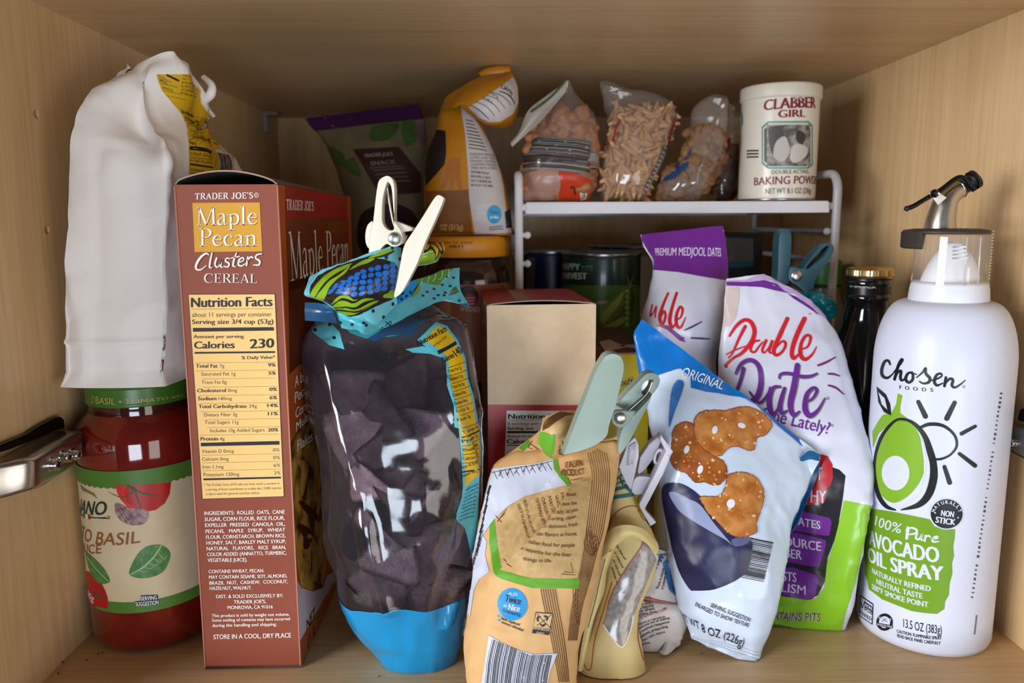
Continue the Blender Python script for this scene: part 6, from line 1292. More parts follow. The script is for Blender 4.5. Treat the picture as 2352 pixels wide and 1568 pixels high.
    for c in ((922, 902), (1062, 988), (1188, 812), (1100, 188), (1180, 60), (1282, 205)): p.disc(sf, c, 20, 26, ink('#1a2a36', .3), 2)
    p.build('printed_top', t)
    net = [[(2, 790, .412), (200, 800, .408), (335, 838, .406)], [(-2, 900, .410), (200, 920, .405), (395, 930, .405)], [(4, 1035, .412), (220, 1050, .408), (440, 1075, .410)]]
    sf = patch(net, 14, 10); p = Part(); shell(p, sf, nv, .0004); p.build('navy_band', t)
    net = [[(335, 830, .416), (400, 900, .408), (620, 985, .402), (850, 1030, .402), (1005, 1075, .408)], [(420, 960, .410), (520, 1020, .404), (700, 1080, .400), (860, 1110, .402), (1000, 1130, .410)], [(495, 1140, .414), (600, 1160, .410), (720, 1160, .404), (800, 1215, .404), (1000, 1185, .412)]]
    sf = patch(net, 24, 14); crumple(sf, .0006, 70, 5, .8); p = Part(); shell(p, sf, M('bright_teal_film', '#4fb3c0', .22, coat=.4), .0004)
    for c in ((640, 1085), (795, 1070), (828, 1098), (480, 1062)): p.disc(sf, c, 22, 20, ink('#1a2a36', .3), 1)
    p.build('front_fold', t)
    # ---- back half of the folded top
    net = [[(1180, 640, .424), (1330, 560, .420), (1480, 480, .420), (1700, 420, .430), (1900, 340, .440), (2085, 320, .450)],
           [(1140, 840, .424), (1330, 720, .420), (1520, 600, .424), (1720, 560, .432), (1900, 520, .442), (2080, 500, .450)],
           [(1000, 1000, .428), (1250, 880, .424), (1480, 780, .428), (1680, 700, .436), (1880, 690, .446), (2105, 640, .452)],
           [(960, 1180, .430), (1180, 1080, .428), (1400, 960, .430), (1640, 840, .438), (1860, 760, .446), (2220, 860, .452)]]
    sf = patch(net, 40, 26); crumple(sf, .0008, 55, 2, .9); p = Part(); shell(p, sf, M('teal_back_film', '#4d9eaa', .28, coat=.3), .0004)
    p.poly(sf, [(1480, 330), (1690, 300), (1860, 250), (2010, 320), (1800, 550), (1680, 540), (1560, 510), (1500, 560)], ink('#4c7a20', .28), 1)
    for k in range(5): p.stroke(sf, [(1590+k*90, 320-k*8), (1585+k*88, 440), (1570+k*80, 540-k*20)], 8, ink('#a9cfae', .28), 2)
    for c in ((1650, 645), (1595, 696), (1745, 735), (1745, 605), (1800, 690), (1920, 450), (2005, 455), (1960, 565), (1855, 550), (1895, 655), (1880, 692)): p.disc(sf, c, 20, 15, ink('#1a2a36', .3), 2)
    p.poly(sf, [(1205, 840), (1215, 720), (1400, 560), (1500, 340), (1535, 420), (1535, 560), (1440, 700), (1300, 790)], ink('#127ab4', .25), 1)
    for c in ((1490, 440), (1330, 665), (1370, 700), (1310, 745), (1425, 650)): p.disc(sf, c, 18, 20, ink('#1a2a36', .3), 2)
    p.poly(sf, [(1440, 720), (1500, 580), (1540, 540), (1555, 600), (1530, 660), (1450, 720)], ink('#6a8a24', .28), 2); p.stroke(sf, [(1440, 690), (1500, 590), (1545, 520)], [6, 16, 6], bk, 3)
    p.poly(sf, [(1945, 690), (2000, 600), (2040, 570), (2080, 640), (1990, 690)], ink('#3c5a24', .28), 2); p.stroke(sf, [(1940, 700), (2010, 670), (2085, 640)], [6, 18, 6], bk, 3); p.disc(sf, (2085, 768), 20, 20, ink('#1a2a36', .3), 2)
    p.poly(sf, [(2080, 850), (2180, 800), (2225, 850), (2180, 945), (2100, 890)], nv, 1)
    p.stroke(sf, [(1085, 1110), (1160, 1040), (1150, 1095), (1095, 1050)], 10, bk, 2); p.line(sf, (990, 1190), (1060, 1120), 14, bk, 2)
    p.build('back_fold', t)
    net = [[(1290, 150, .420), (1440, 90, .416), (1590, 20, .418), (1720, -30, .424), (1870, -10, .430)], [(1330, 220, .412), (1480, 160, .408), (1640, 90, .410), (1780, 50, .416), (1888, 50, .426)], [(1400, 270, .412), (1520, 240, .408), (1680, 200, .410), (1800, 160, .416), (1885, 110, .426)], [(1440, 320, .418), (1520, 300, .414), (1700, 270, .416), (1800, 225, .420), (1860, 150, .430)]]
    sf = patch(net, 26, 16); crumple(sf, .0004, 70, 6, .7); p = Part(); shell(p, sf, M('leaf_green_film', '#7fa51f', .26, coat=.3), .0004)
    p.poly(sf, [(1590, 60), (1610, -40), (1900, -40), (1900, 150), (1860, 140), (1820, 100), (1790, 180), (1750, 215), (1765, 150), (1700, 70), (1640, 110), (1610, 130)], bk, 1)
    for pts in ([(1610, 50), (1650, 0), (1690, 30), (1640, 85)], [(1700, 10), (1760, 30), (1800, 90), (1770, 180), (1760, 100)], [(1770, -20), (1830, 30), (1845, 100), (1810, 60)], [(1840, -20), (1885, 20), (1880, 110), (1860, 60)]): p.poly(sf, pts, ink('#d9a812', .3), 2, True)
    for a, b in (((1480, 300), (1800, 220)), ((1500, 185), (1730, 95))): p.line(sf, a, b, 10, ink('#b9d8b4', .28), 2)
    p.build('tuft_fold', t)
build_chip_bag()
def scatter_chips():
    m1 = M('blue_corn', '#66525a', .85, mottle=(130, '#948086', .22), bump=(500, .5)); m2 = M('blue_corn_dark', '#4c3d48', .85, mottle=(130, '#786770', .22), bump=(500, .5))
    def chip(m, k):
        bm = bmesh.new(); n = 12; R = .0245; rows = []
        for j in range(n+1):
            rows.append([])
            for i in range(n+1-j):
                a, b = i/n, j/n; c = 1-a-b; P0 = [np.array([math.cos(w), math.sin(w)])*R for w in (0.3, 2.4, 4.5)]; q = P0[0]*c+P0[1]*a+P0[2]*b
                e = min(a, b, c); q = q*(1-.16*(max(0, max(a, b, c)-.72)/.28)**1.5)
                z = .0062*math.sin(q[0]*62+k)+.0032*math.cos(q[1]*75+k*2)+.0006*math.sin(q[0]*300)*math.sin(q[1]*280); rows[-1].append(bm.verts.new((q[0]*1.08, q[1], z)))
        for j in range(n):
            for i in range(n-j):
                bm.faces.new((rows[j][i], rows[j][i+1], rows[j+1][i]))
                if i < n-j-1: bm.faces.new((rows[j][i+1], rows[j+1][i+1], rows[j+1][i]))
        bmesh.ops.solidify(bm, geom=bm.faces[:], thickness=.0016); me = bpy.data.meshes.new('tortilla_chip'); bm.to_mesh(me); bm.free(); me.materials.append(m)
        for f in me.polygons: f.use_smooth = True
        return me
    ms = [chip((m1, m2)[k % 2], k) for k in range(5)]
    fr(); rows = [((735, 800), (1066, 780), .444, .452, .020, .02), ((720, 870), (1086, 860), .441, .446, .027, .024), ((735, 1000), (1092, 1000), .437, .441, .032, .028), ((760, 1150), (1086, 1165), .432, .436, .034, .03), ((785, 1300), (1072, 1320), .429, .432, .031, .026), ((815, 1400), (1066, 1405), .427, .429, .026, .020)]
    sf = pillow(rows, 26, 40, 2.4); rng = random.Random(21); placed = []
    for k in range(2400):
        if len(placed) >= 58: break
        layer = 0 if len(placed) < 30 else 1
        u, v = rng.uniform(.27 if layer == 0 else .16, .73 if layer == 0 else .84)*sf.half, rng.uniform(.12, .88)*sf.nv
        X = sf.ev([[u, v]], 0)[0]; N = sf.N[int(u), int(v)]; c = X-N*(.0098+layer*.012+rng.uniform(0, .005))
        if any(np.linalg.norm(c-q) < .0180 for q in placed): continue
        placed.append(c); o = bpy.data.objects.new('tortilla_chip', ms[len(placed) % 5]); COL.objects.link(o); o.location = c; s = rng.uniform(.9, 1.2); o.scale = (s, s, s)
        qn = Vector(N).to_track_quat('Z', 'Y') @ Matrix.Rotation(rng.uniform(0, 6.28), 4, 'Z').to_quaternion() @ Matrix.Rotation(rng.gauss(0, .38), 4, 'X').to_quaternion() @ Matrix.Rotation(rng.gauss(0, .38), 4, 'Y').to_quaternion()
        o.rotation_mode = 'QUATERNION'; o.rotation_quaternion = qn
        tag(o, 'dark purple-blue corn tortilla chip inside the clear bag with the blue foot', 'tortilla chip', 'blue corn chips in the clear bag')
scatter_chips()

# ================================================================ pouches of dates
def date_art(p, sf, red, pur):
    for pts, w in (([(660, 760), (700, 700), (750, 660), (795, 670), (820, 730), (800, 800), (740, 870), (690, 900), (645, 940), (640, 955)], [14, 20, 24, 26, 28, 28, 22, 16, 20, 22]), ([(760, 700), (720, 780), (680, 870), (655, 900)], [22, 18, 12, 10]), ([(640, 880), (700, 850), (780, 820)], [8, 10, 6]),
                   ([(850, 790), (815, 800), (795, 850), (820, 865), (848, 830), (872, 800)], [12, 16, 16, 14, 12, 8]), ([(895, 790), (870, 850), (885, 868), (915, 830), (935, 790), (915, 860), (935, 872)], [18, 16, 12, 10, 18, 16, 8]), ([(1030, 650), (985, 750), (945, 850), (960, 885), (1000, 860), (1020, 815), (1000, 795), (965, 830)], [26, 28, 26, 20, 16, 18, 14, 8]),
                   ([(1140, 650), (1090, 760), (1060, 860), (1072, 905), (1110, 870)], [30, 30, 28, 24, 8]), ([(1105, 850), (1160, 830), (1180, 770), (1150, 760), (1120, 810), (1115, 880), (1145, 912), (1190, 880), (1218, 830)], [8, 14, 18, 18, 22, 28, 24, 14, 6])):
        p.stroke(sf, pts, [x*1.0 for x in w], red, 3)
def script_date(p, sf, m, dx=0, ly=3):
    for pts, w in (([(700, 1000), (740, 935), (800, 915), (850, 960), (862, 1060), (840, 1150), (800, 1180)], [16, 22, 26, 30, 34, 34, 26]), ([(750, 970), (730, 1050), (700, 1130)], [24, 20, 14]), ([(790, 1120), (850, 1190), (900, 1145), (920, 1090)], [12, 16, 14, 10]),
                   ([(985, 1085), (940, 1095), (915, 1170), (930, 1255), (965, 1240), (1000, 1140), (1015, 1090), (985, 1200), (995, 1255), (1030, 1240)], [14, 24, 34, 28, 14, 14, 18, 30, 26, 10]), ([(1095, 950), (1075, 1080), (1050, 1200), (1070, 1268), (1110, 1245)], [34, 40, 36, 28, 10]), ([(978, 1030), (990, 1005), (1040, 1000), (1120, 1020), (1180, 1018), (1222, 1000)], [12, 18, 20, 22, 18, 10]),
                   ([(1130, 1195), (1190, 1165), (1220, 1110), (1195, 1095), (1155, 1140), (1145, 1230), (1175, 1272), (1225, 1240), (1272, 1160)], [8, 14, 20, 20, 28, 36, 32, 18, 6])):
        p.stroke(sf, [(a+dx, b+dx) for a, b in pts], w, m, ly)
def build_date_front():
    fr(); t = thing('date_pouch', 'white date pouch with torn rounded top, red and purple script and lime green foot', 'date pouch', (.18, .46, 0))
    rows = [((1672, 641), (1752, 631), 0.506, 0.506, 0.0006, 0.0008), ((1668, 668), (1845, 676), 0.504, 0.5, 0.002, 0.0026), ((1662, 728), (1912, 752), 0.501, 0.494, 0.005, 0.0065), ((1655, 810), (1942, 825), 0.497, 0.484, 0.009, 0.0117), ((1648, 890), (1969, 910), 0.494, 0.472, 0.011, 0.0143), ((1645, 970), (1992, 995), 0.49, 0.458, 0.012, 0.0156), ((1650, 1060), (2006, 1085), 0.504, 0.445, 0.012, 0.0156), ((1672, 1150), (1998, 1175), 0.500, 0.439, 0.012, 0.0156), ((1705, 1250), (1974, 1280), 0.496, 0.439, 0.012, 0.0156), ((1735, 1350), (1960, 1385), 0.474, 0.441, 0.011, 0.0143), ((1752, 1420), (1942, 1435), 0.460, 0.444, 0.006, 0.0078), ((1762, 1462), (1926, 1463), 0.450, 0.448, 0.0008, 0.001)]
    wm = M('white_pouch_film', '#d3d4e4', .30, spec=.5, coat=.15)
    sf = pillow(rows, 40, 80, 2.2); sf.lift = 2.2; crumple(sf, .0011, 38, 12, .9); sf.P[..., 2] = np.maximum(sf.P[..., 2], .0006); sf.prep(); p = Part(); p.grid(sf, wm)
    fr(*B3); red, pur, lp, dkp = ink('#cf2430', .3), ink('#6a2f8c', .3), ink('#b9a0cc', .3), ink('#4a3a4e', .3)
    p.poly(sf, [(640, 405), (760, 400), (850, 362), (930, 375), (1040, 420), (1130, 470), (1200, 545), (1290, 640), (1270, 645), (1160, 560), (1080, 490), (980, 470), (840, 442), (640, 440)], lp, 1)
    p.poly(sf, [(640, 412), (780, 414), (880, 402), (960, 425), (1010, 470), (1060, 490), (980, 474), (860, 446), (640, 436)], pur, 2); p.poly(sf, [(1030, 490), (1090, 510), (1180, 570), (1240, 630), (1150, 570), (1070, 520)], pur, 2)
    p.poly(sf, [(640, 445), (722, 448), (722, 520), (700, 640), (660, 700), (630, 700)], M('worn_patch_print', '#c9b8b4', .35), 1)
    for pts in ([(1170, 620), (1180, 616)], [(1210, 614), (1222, 618)]): p.stroke(sf, pts, 10, ink('#d99a90', .4), 1)
    date_art(p, sf, red, pur); script_date(p, sf, ink('#7a7a6c', .3), 6, 2); script_date(p, sf, pur, 0, 3)
    for a in ([(1228, 950), (1280, 930), (1338, 898)], [(1295, 1004), (1330, 1006), (1366, 1018)], [(1296, 1078), (1345, 1095), (1392, 1136)]): p.stroke(sf, a, [12, 14, 8], ink('#7a3060', .3), 2)
    p.disc(sf, (1292, 1162), 9, 9, pur, 2, hole=.7); p.disc(sf, (1318, 1335), 8, 9, pur, 2, hole=.7)
    p.text(sf, 'Have You Had One Lately?', (330, 1250), (1302, 1395), 66, pur, .012, .15, quad=[(560, 1215), (1300, 1392), (1310, 1318), (560, 1145)])
    fr(*B4); dw, lime, wt, rd2 = M('dark_window_film', '#2c2a33', .2, coat=.5, mottle=(50, '#1e1a1c', .2)), M('lime_film', '#86bd26', .3, spec=.5, coat=.2), ink('#c9c6d4', .3), ink('#b01824', .3)
    p.poly(sf, [(860, 300), (1100, 250), (1180, 220), (1300, 262), (1338, 300), (1320, 450), (1300, 560), (1290, 640), (1230, 800), (1215, 940), (1170, 1030), (1120, 1060), (860, 1030)], dw, 1)
    p.poly(sf, [(1330, 450), (1500, 485), (1450, 700), (1395, 960), (1330, 1160), (1300, 1320), (840, 1320), (840, 1020), (1100, 1058), (1160, 1050), (1210, 980), (1225, 840), (1270, 700), (1300, 580)], lime, 2)
    p.poly(sf, [(1190, 168), (1230, 180), (1258, 230), (1262, 310), (1245, 360), (1222, 380), (1210, 460), (1085, 480), (1100, 400), (1120, 300), (1150, 220)], rd2, 3); p.text(sf, 'NOT', (1080, 325), (1196, 325), 78, wt, .02, layer=5, up=UPV); p.text(sf, 'HEALTHY', (905, 440), (1222, 468), 76, wt, .02, layer=5, up=UPV)
    for pts in ([(930, 490), (1060, 510), (1240, 556), (1254, 580), (1240, 664), (1210, 664), (930, 620)], [(900, 640), (1060, 650), (1215, 690), (1220, 720), (1180, 850), (1140, 855), (900, 810)], [(890, 860), (1020, 860), (1160, 905), (1178, 930), (1150, 1040), (1100, 1056), (890, 1020)]): p.poly(sf, pts, M('purple_band_film', '#6d2a8c', .25, coat=.3), 3)
    p.text(sf, 'DATES', (1005, 590), (1186, 625), 48, wt, .02, layer=5, up=UPV); p.text(sf, 'SOURCE', (930, 715), (1190, 758), 56, wt, .02, layer=5, up=UPV); p.text(sf, 'FIBER', (925, 790), (1074, 812), 56, wt, .02, layer=5, up=UPV); p.text(sf, 'BOOSTS', (850, 925), (1040, 950), 56, wt, .02, layer=5, up=UPV); p.text(sf, 'METABOLISM', (735, 978), (1096, 1026), 54, wt, .012, layer=5, up=UPV)
    p.text(sf, 'CONTAINS PITS', (858, 1180), (1184, 1186), 48, ink('#f0eef4', .3), .05, .1, up=UPV, layer=4); p.text(sf, 'CONTAINS PITS', (858, 1180), (1184, 1186), 48, ink('#6a2a6e', .3), .015, .1, up=UPV, layer=6)
    for k in range(5): p.line(sf, (905, 1225+k*14), (1285, 1242+k*14), 1.6, ink('#78a822', .3), 4)
    p.build('pouch_film', t)
    fr(); gs = pillow([((1900, 1150), (1996, 1160), 0.5120, 0.5110, .004, .004), ((1880, 1250), (1992, 1262), 0.5070, 0.5060, .006, .006), ((1870, 1330), (1984, 1350), 0.5000, 0.4980, .006, .006), ((1860, 1420), (1972, 1392), 0.4900, 0.4880, .003, .003)], 12, 16); crumple(gs, .0005, 60, 3); gs.P[..., 2] = np.maximum(gs.P[..., 2], .0006); gs.prep()
    p = Part(); p.grid(gs, M('dark_green_gusset', '#3f6a24', .35, mottle=(40, '#2c4f1a', .3))); p.build('bottom_gusset', t)
build_date_front()
def build_date_back():
    fr(*B3); t = thing('date_pouch', 'white date pouch with purple sealed top reading premium medjool dates, behind the blue-topped bag', 'date pouch', (.13, .53, 0))
    rows = [((86, 110), (617, 52), .560, .552, .0008, .0008), ((110, 190), (634, 150), .557, .549, .0012, .0012), ((165, 275), (652, 300), .554, .546, .003, .003), ((176, 330), (652, 385), .552, .544, .006, .006), ((160, 450), (632, 520), .549, .541, .012, .010), ((112, 600), (612, 650), .546, .539, .016, .014), ((80, 720), (602, 780), .544, .538, .018, .016), ((110, 900), (580, 900), .546, .542, .016, .014), ((170, 1300), (560, 1300), .546, .544, .014, .014), ((180, 2290), (560, 2295), .546, .544, .012, .012)]
    sf = pillow(rows, 26, 54, 2.2); crumple(sf, .0009, 40, 15, .9); sf.P[..., 2] = np.maximum(sf.P[..., 2], .0006); sf.prep(); p = Part(); p.grid(sf, M('white_pouch_film', ''))
    pu = M('purple_seal_film', '#6a2586', .3, coat=.25)
    p.poly(sf, [(70, 110), (360, 62), (630, 40), (640, 150), (665, 330), (650, 404), (480, 378), (330, 350), (170, 336), (168, 270), (110, 170)], pu, 1)
    p.text(sf, 'PREMIUM MEDJOOL DATES', (186, 244), (606, 246), 44, ink('#d9cfe2', .35), .01, quad=[(188, 243), (605, 249), (603, 196), (180, 196)], layer=2)
    red = ink('#c4222c', .3)
    for pts, w in (([(165, 560), (150, 630), (172, 610), (190, 570), (182, 640)], [10, 10, 8, 10, 8]), ([(265, 485), (230, 570), (212, 640), (225, 690), (248, 640), (240, 600), (218, 640)], [14, 18, 22, 18, 16, 14, 8]), ([(320, 485), (290, 580), (275, 660), (290, 705), (312, 680)], [18, 20, 24, 20, 8]), ([(310, 660), (345, 640), (358, 590), (340, 575), (318, 630), (320, 690), (345, 705), (378, 640)], [8, 12, 16, 16, 20, 22, 16, 6])): p.stroke(sf, pts, w, red, 2)
    for a in ([(372, 722), (420, 700), (480, 668)], [(412, 772), (470, 775), (530, 778)], [(360, 770), (368, 774)]): p.stroke(sf, a, [10, 12, 7], ink('#5a2a6e', .3), 2)
    p.poly(sf, [(185, 690), (260, 690), (350, 760), (380, 800), (340, 790), (260, 720)], ink('#7a4a94', .3), 1)
    p.build('pouch_film', t)
build_date_back()

# ================================================================ white pretzel-cracker bag with blue top
def build_cracker_bag():
    fr(); t = thing('cracker_bag', 'white cracker bag with bright blue top and open torn edge, leaning on the date pouch', 'cracker bag', (.13, .43, 0))
    rows = [((1482, 738), (1880, 1041), .470, .452, .0006, 0.0003), ((1466, 772), (1884, 1056), .469, .450, .003, 0.0017), ((1474, 830), (1868, 1090), .465, .447, .007, 0.0033), ((1486, 900), (1846, 1130), .460, .444, .012, 0.0050), ((1500, 990), (1822, 1185), .453, .440, .017, 0.0066), ((1514, 1090), (1806, 1255), .446, .435, .022, 0.0083), ((1524, 1190), (1796, 1318), .440, .430, .024, 0.0088), ((1540, 1300), (1784, 1392), .434, .425, .022, 0.0083), ((1562, 1395), (1766, 1458), .428, .420, .016, 0.0066), ((1580, 1445), (1750, 1503), .424, .416, .006, 0.0028), ((1588, 1466), (1738, 1533), .420, .412, .0006, 0.0003)]
    sf = pillow(rows, 46, 84, 2.1); sf.lift = 3.5
    X = sf.P; crumple(sf, .0011, 40, 8, .9)
    pj = proj(sf.P); a = np.array([1587., 890.]); b = np.array([1532., 1000.]); n = np.array([-(b-a)[1], (b-a)[0]])/np.hypot(*(b-a)); dist = (pj-a)@n
    sf.P = sf.P+np.stack([0*dist, np.clip(dist/70, 0, 1)*.010, 0*dist], -1)   # left flank turned away behind the front crease
    sf.P[..., 2] = np.maximum(sf.P[..., 2], .0006); sf.prep()
    p = Part(); p.grid(sf, M('white_cracker_film', '#ccdaf0', .26, spec=.5, coat=.25)); blue = M('vivid_blue_film', '#0f76cc', .3, coat=.2, mottle=(60, '#0c69b8', .25))
    fr(*B3); wt = ink('#f0f2f8', .3)
    fr(); p.edgepoly(sf, [(1472, 745, 'LT'), (1600, 822, 'T'), (1680, 885, 'T'), (1738, 930, 'T'), (1700, 912), (1660, 906), (1620, 900), (1587, 891), (1586, 868), (1564, 847), (1540, 853), (1509, 864), (1486, 872, 'L')], blue, 1)
    p.edgepoly(sf, [(1738, 930, 'T'), (1800, 975, 'T'), (1880, 1040, 'T'), (1864, 1042), (1800, 990), (1750, 944)], ink('#2f66c4', .3), 1); fr(*B3)
    p.stroke(sf, [(392, 852), (400, 872), (440, 880), (482, 884), (500, 884)], [6, 12, 12, 8, 6], wt, 3)
    for pts, w in (([(500, 905), (520, 890), (538, 902), (520, 912)], 8), ([(545, 905), (560, 915), (575, 905), (585, 950)], 9), ([(560, 950), (580, 955), (590, 935)], 8)): p.stroke(sf, pts, w, wt, 3)
    p.text(sf, 'ORIGINAL', (352, 1030), (622, 1108), 62, wt, .005, quad=[(350, 1028), (608, 1106), (632, 1054), (372, 962)], layer=3)
    fr(1480, 720, 4.126); p.poly(sf, [(330, 630), (372, 655), (365, 720), (340, 800), (290, 930), (240, 1080), (236, 980), (250, 800), (270, 700), (300, 650)], M('blue_cracker_print', '#1f66b4', .35, mottle=(150, '#4a8ad0', .2)), 2, True); fr(*B3)
    cr_ = M('cracker_print', '#a85c1e', .35, mottle=(120, '#c98a48', .16)); cd_ = M('cracker_print_dark', '#8a4316', .35, mottle=(120, '#b0682c', .2)); salt = ink('#e0bd90', .4); bump_ = ink('#bf7f45', .4); hole = ink('#dfe6f2', .4); rim = ink('#7a3a14', .35)
    def cracker(pts, m, ly, holes, seed, box):
        rd = random.Random(seed); edge = [(a+rd.uniform(-3, 3), b+rd.uniform(-3, 3)) for a, b in catmull(pts, True, 7)]
        p.poly(sf, edge, m, ly); p.stroke(sf, edge+[edge[0]], 5, rim, ly, smooth=False)
        for k in range(75):
            x, y = rd.uniform(*box[:2]), rd.uniform(*box[2:]); inside = False; q = list(pts)
            for i in range(len(q)):
                (x1, y1), (x2, y2) = q[i], q[i-1]
                if (y1 > y) != (y2 > y) and x < (x2-x1)*(y-y1)/(y2-y1)+x1: inside = not inside
            if inside: p.disc(sf, (x, y), rd.uniform(3, 10), rd.uniform(4, 12), salt if k % 3 == 0 else bump_, ly+1, n=8, rot=rd.random()*3)
        for (x, y, rx, ry) in holes: p.disc(sf, (x, y), rx, ry, hole, ly+2, n=16, rot=.3)
    cracker([(300, 1370), (330, 1330), (390, 1315), (440, 1350), (470, 1450), (560, 1530), (620, 1570), (640, 1640), (610, 1700), (560, 1720), (500, 1700), (440, 1700), (380, 1640), (320, 1620), (285, 1560), (290, 1440)], cd_, 2, [(383, 1490, 17, 26), (470, 1620, 18, 30)], 1, (290, 640, 1320, 1720))
    cracker([(440, 1290), (480, 1250), (560, 1240), (640, 1240), (720, 1218), (800, 1225), (870, 1260), (932, 1325), (905, 1380), (880, 1400), (830, 1420), (820, 1480), (780, 1498), (700, 1470), (640, 1490), (600, 1530), (540, 1520), (460, 1450), (430, 1370)], cr_, 4, [(562, 1365, 17, 26), (733, 1338, 26, 17)], 2, (440, 930, 1220, 1500))
    fr(*B4)
    cracker([(450, 430), (560, 425), (600, 370), (615, 300), (680, 280), (770, 300), (826, 370), (833, 440), (805, 540), (788, 590), (790, 640), (740, 668), (680, 675), (620, 650), (560, 590), (500, 530), (470, 480)], cr_, 6, [(633, 470, 25, 28)], 3, (460, 830, 285, 670))
    navy = M('navy_bowl_print', '#262750', .35, mottle=(14, '#1d1d3c', .3)); lip = ink('#8f9abc', .35)
    p.poly(sf, [(218, 400), (235, 355), (290, 342), (350, 355), (420, 400), (470, 450), (540, 540), (620, 640), (690, 690), (760, 700), (762, 760), (740, 860), (690, 920), (620, 960), (520, 995), (420, 1000), (385, 990), (330, 900), (290, 780), (250, 600), (225, 480)], navy, 3, True)
    p.poly(sf, [(262, 410), (300, 400), (380, 440), (450, 480), (540, 600), (640, 720), (600, 690), (480, 620), (400, 570), (320, 510)], lip, 4, True)
    p.poly(sf, [(640, 690), (730, 672), (752, 690), (720, 720), (660, 730)], ink('#5a5e88', .35), 4, True)
    bk = ink('#23242c', .4); n = 24; rd = random.Random(6)
    for k in range(n):
        f = k/n; h = rd.choice((3, 5, 8)); a1 = (752-60*f, 682+245*f); b1 = (892-58*f, 712+245*f); p.line(sf, a1, b1, h, bk, 2)
    p.text(sf, 'SERVING SUGGESTION', (510, 1098), (750, 1190), 24, bk, .008); p.text(sf, 'ENLARGED TO SHOW TEXTURE', (418, 1093), (742, 1224), 24, bk, .008); p.text(sf, 'NET WT 8 OZ (226g)', (225, 1165), (708, 1343), 54, bk, -.002)
    for k in range(7): p.line(sf, (372, 1270+k*10), (868-k*4, 1440+k*10), 1.5, ink('#c0cad8', .3), 1)
    p.build('bag_film', t)
    fr(*B4); net = [[(1060, 190, 0.447), (1120, 150, 0.445), (1182, 168, 0.447)], [(1058, 260, 0.447), (1110, 240, 0.451), (1172, 280, 0.451)], [(1030, 420, 0.445), (1070, 420, 0.451), (1112, 430, 0.449)], [(968, 600, 0.441), (1000, 610, 0.447), (1030, 610, 0.445)], [(942, 690, 0.437), (950, 692, 0.440), (960, 690, 0.440)]]
    sf = patch(net, 14, 24); p = Part(); shell(p, sf, M('blue_lining_film', '#0c5f94', .35, mottle=(50, '#0a4c78', .3)), .0005); p.build('back_panel', t)
build_cracker_bag()

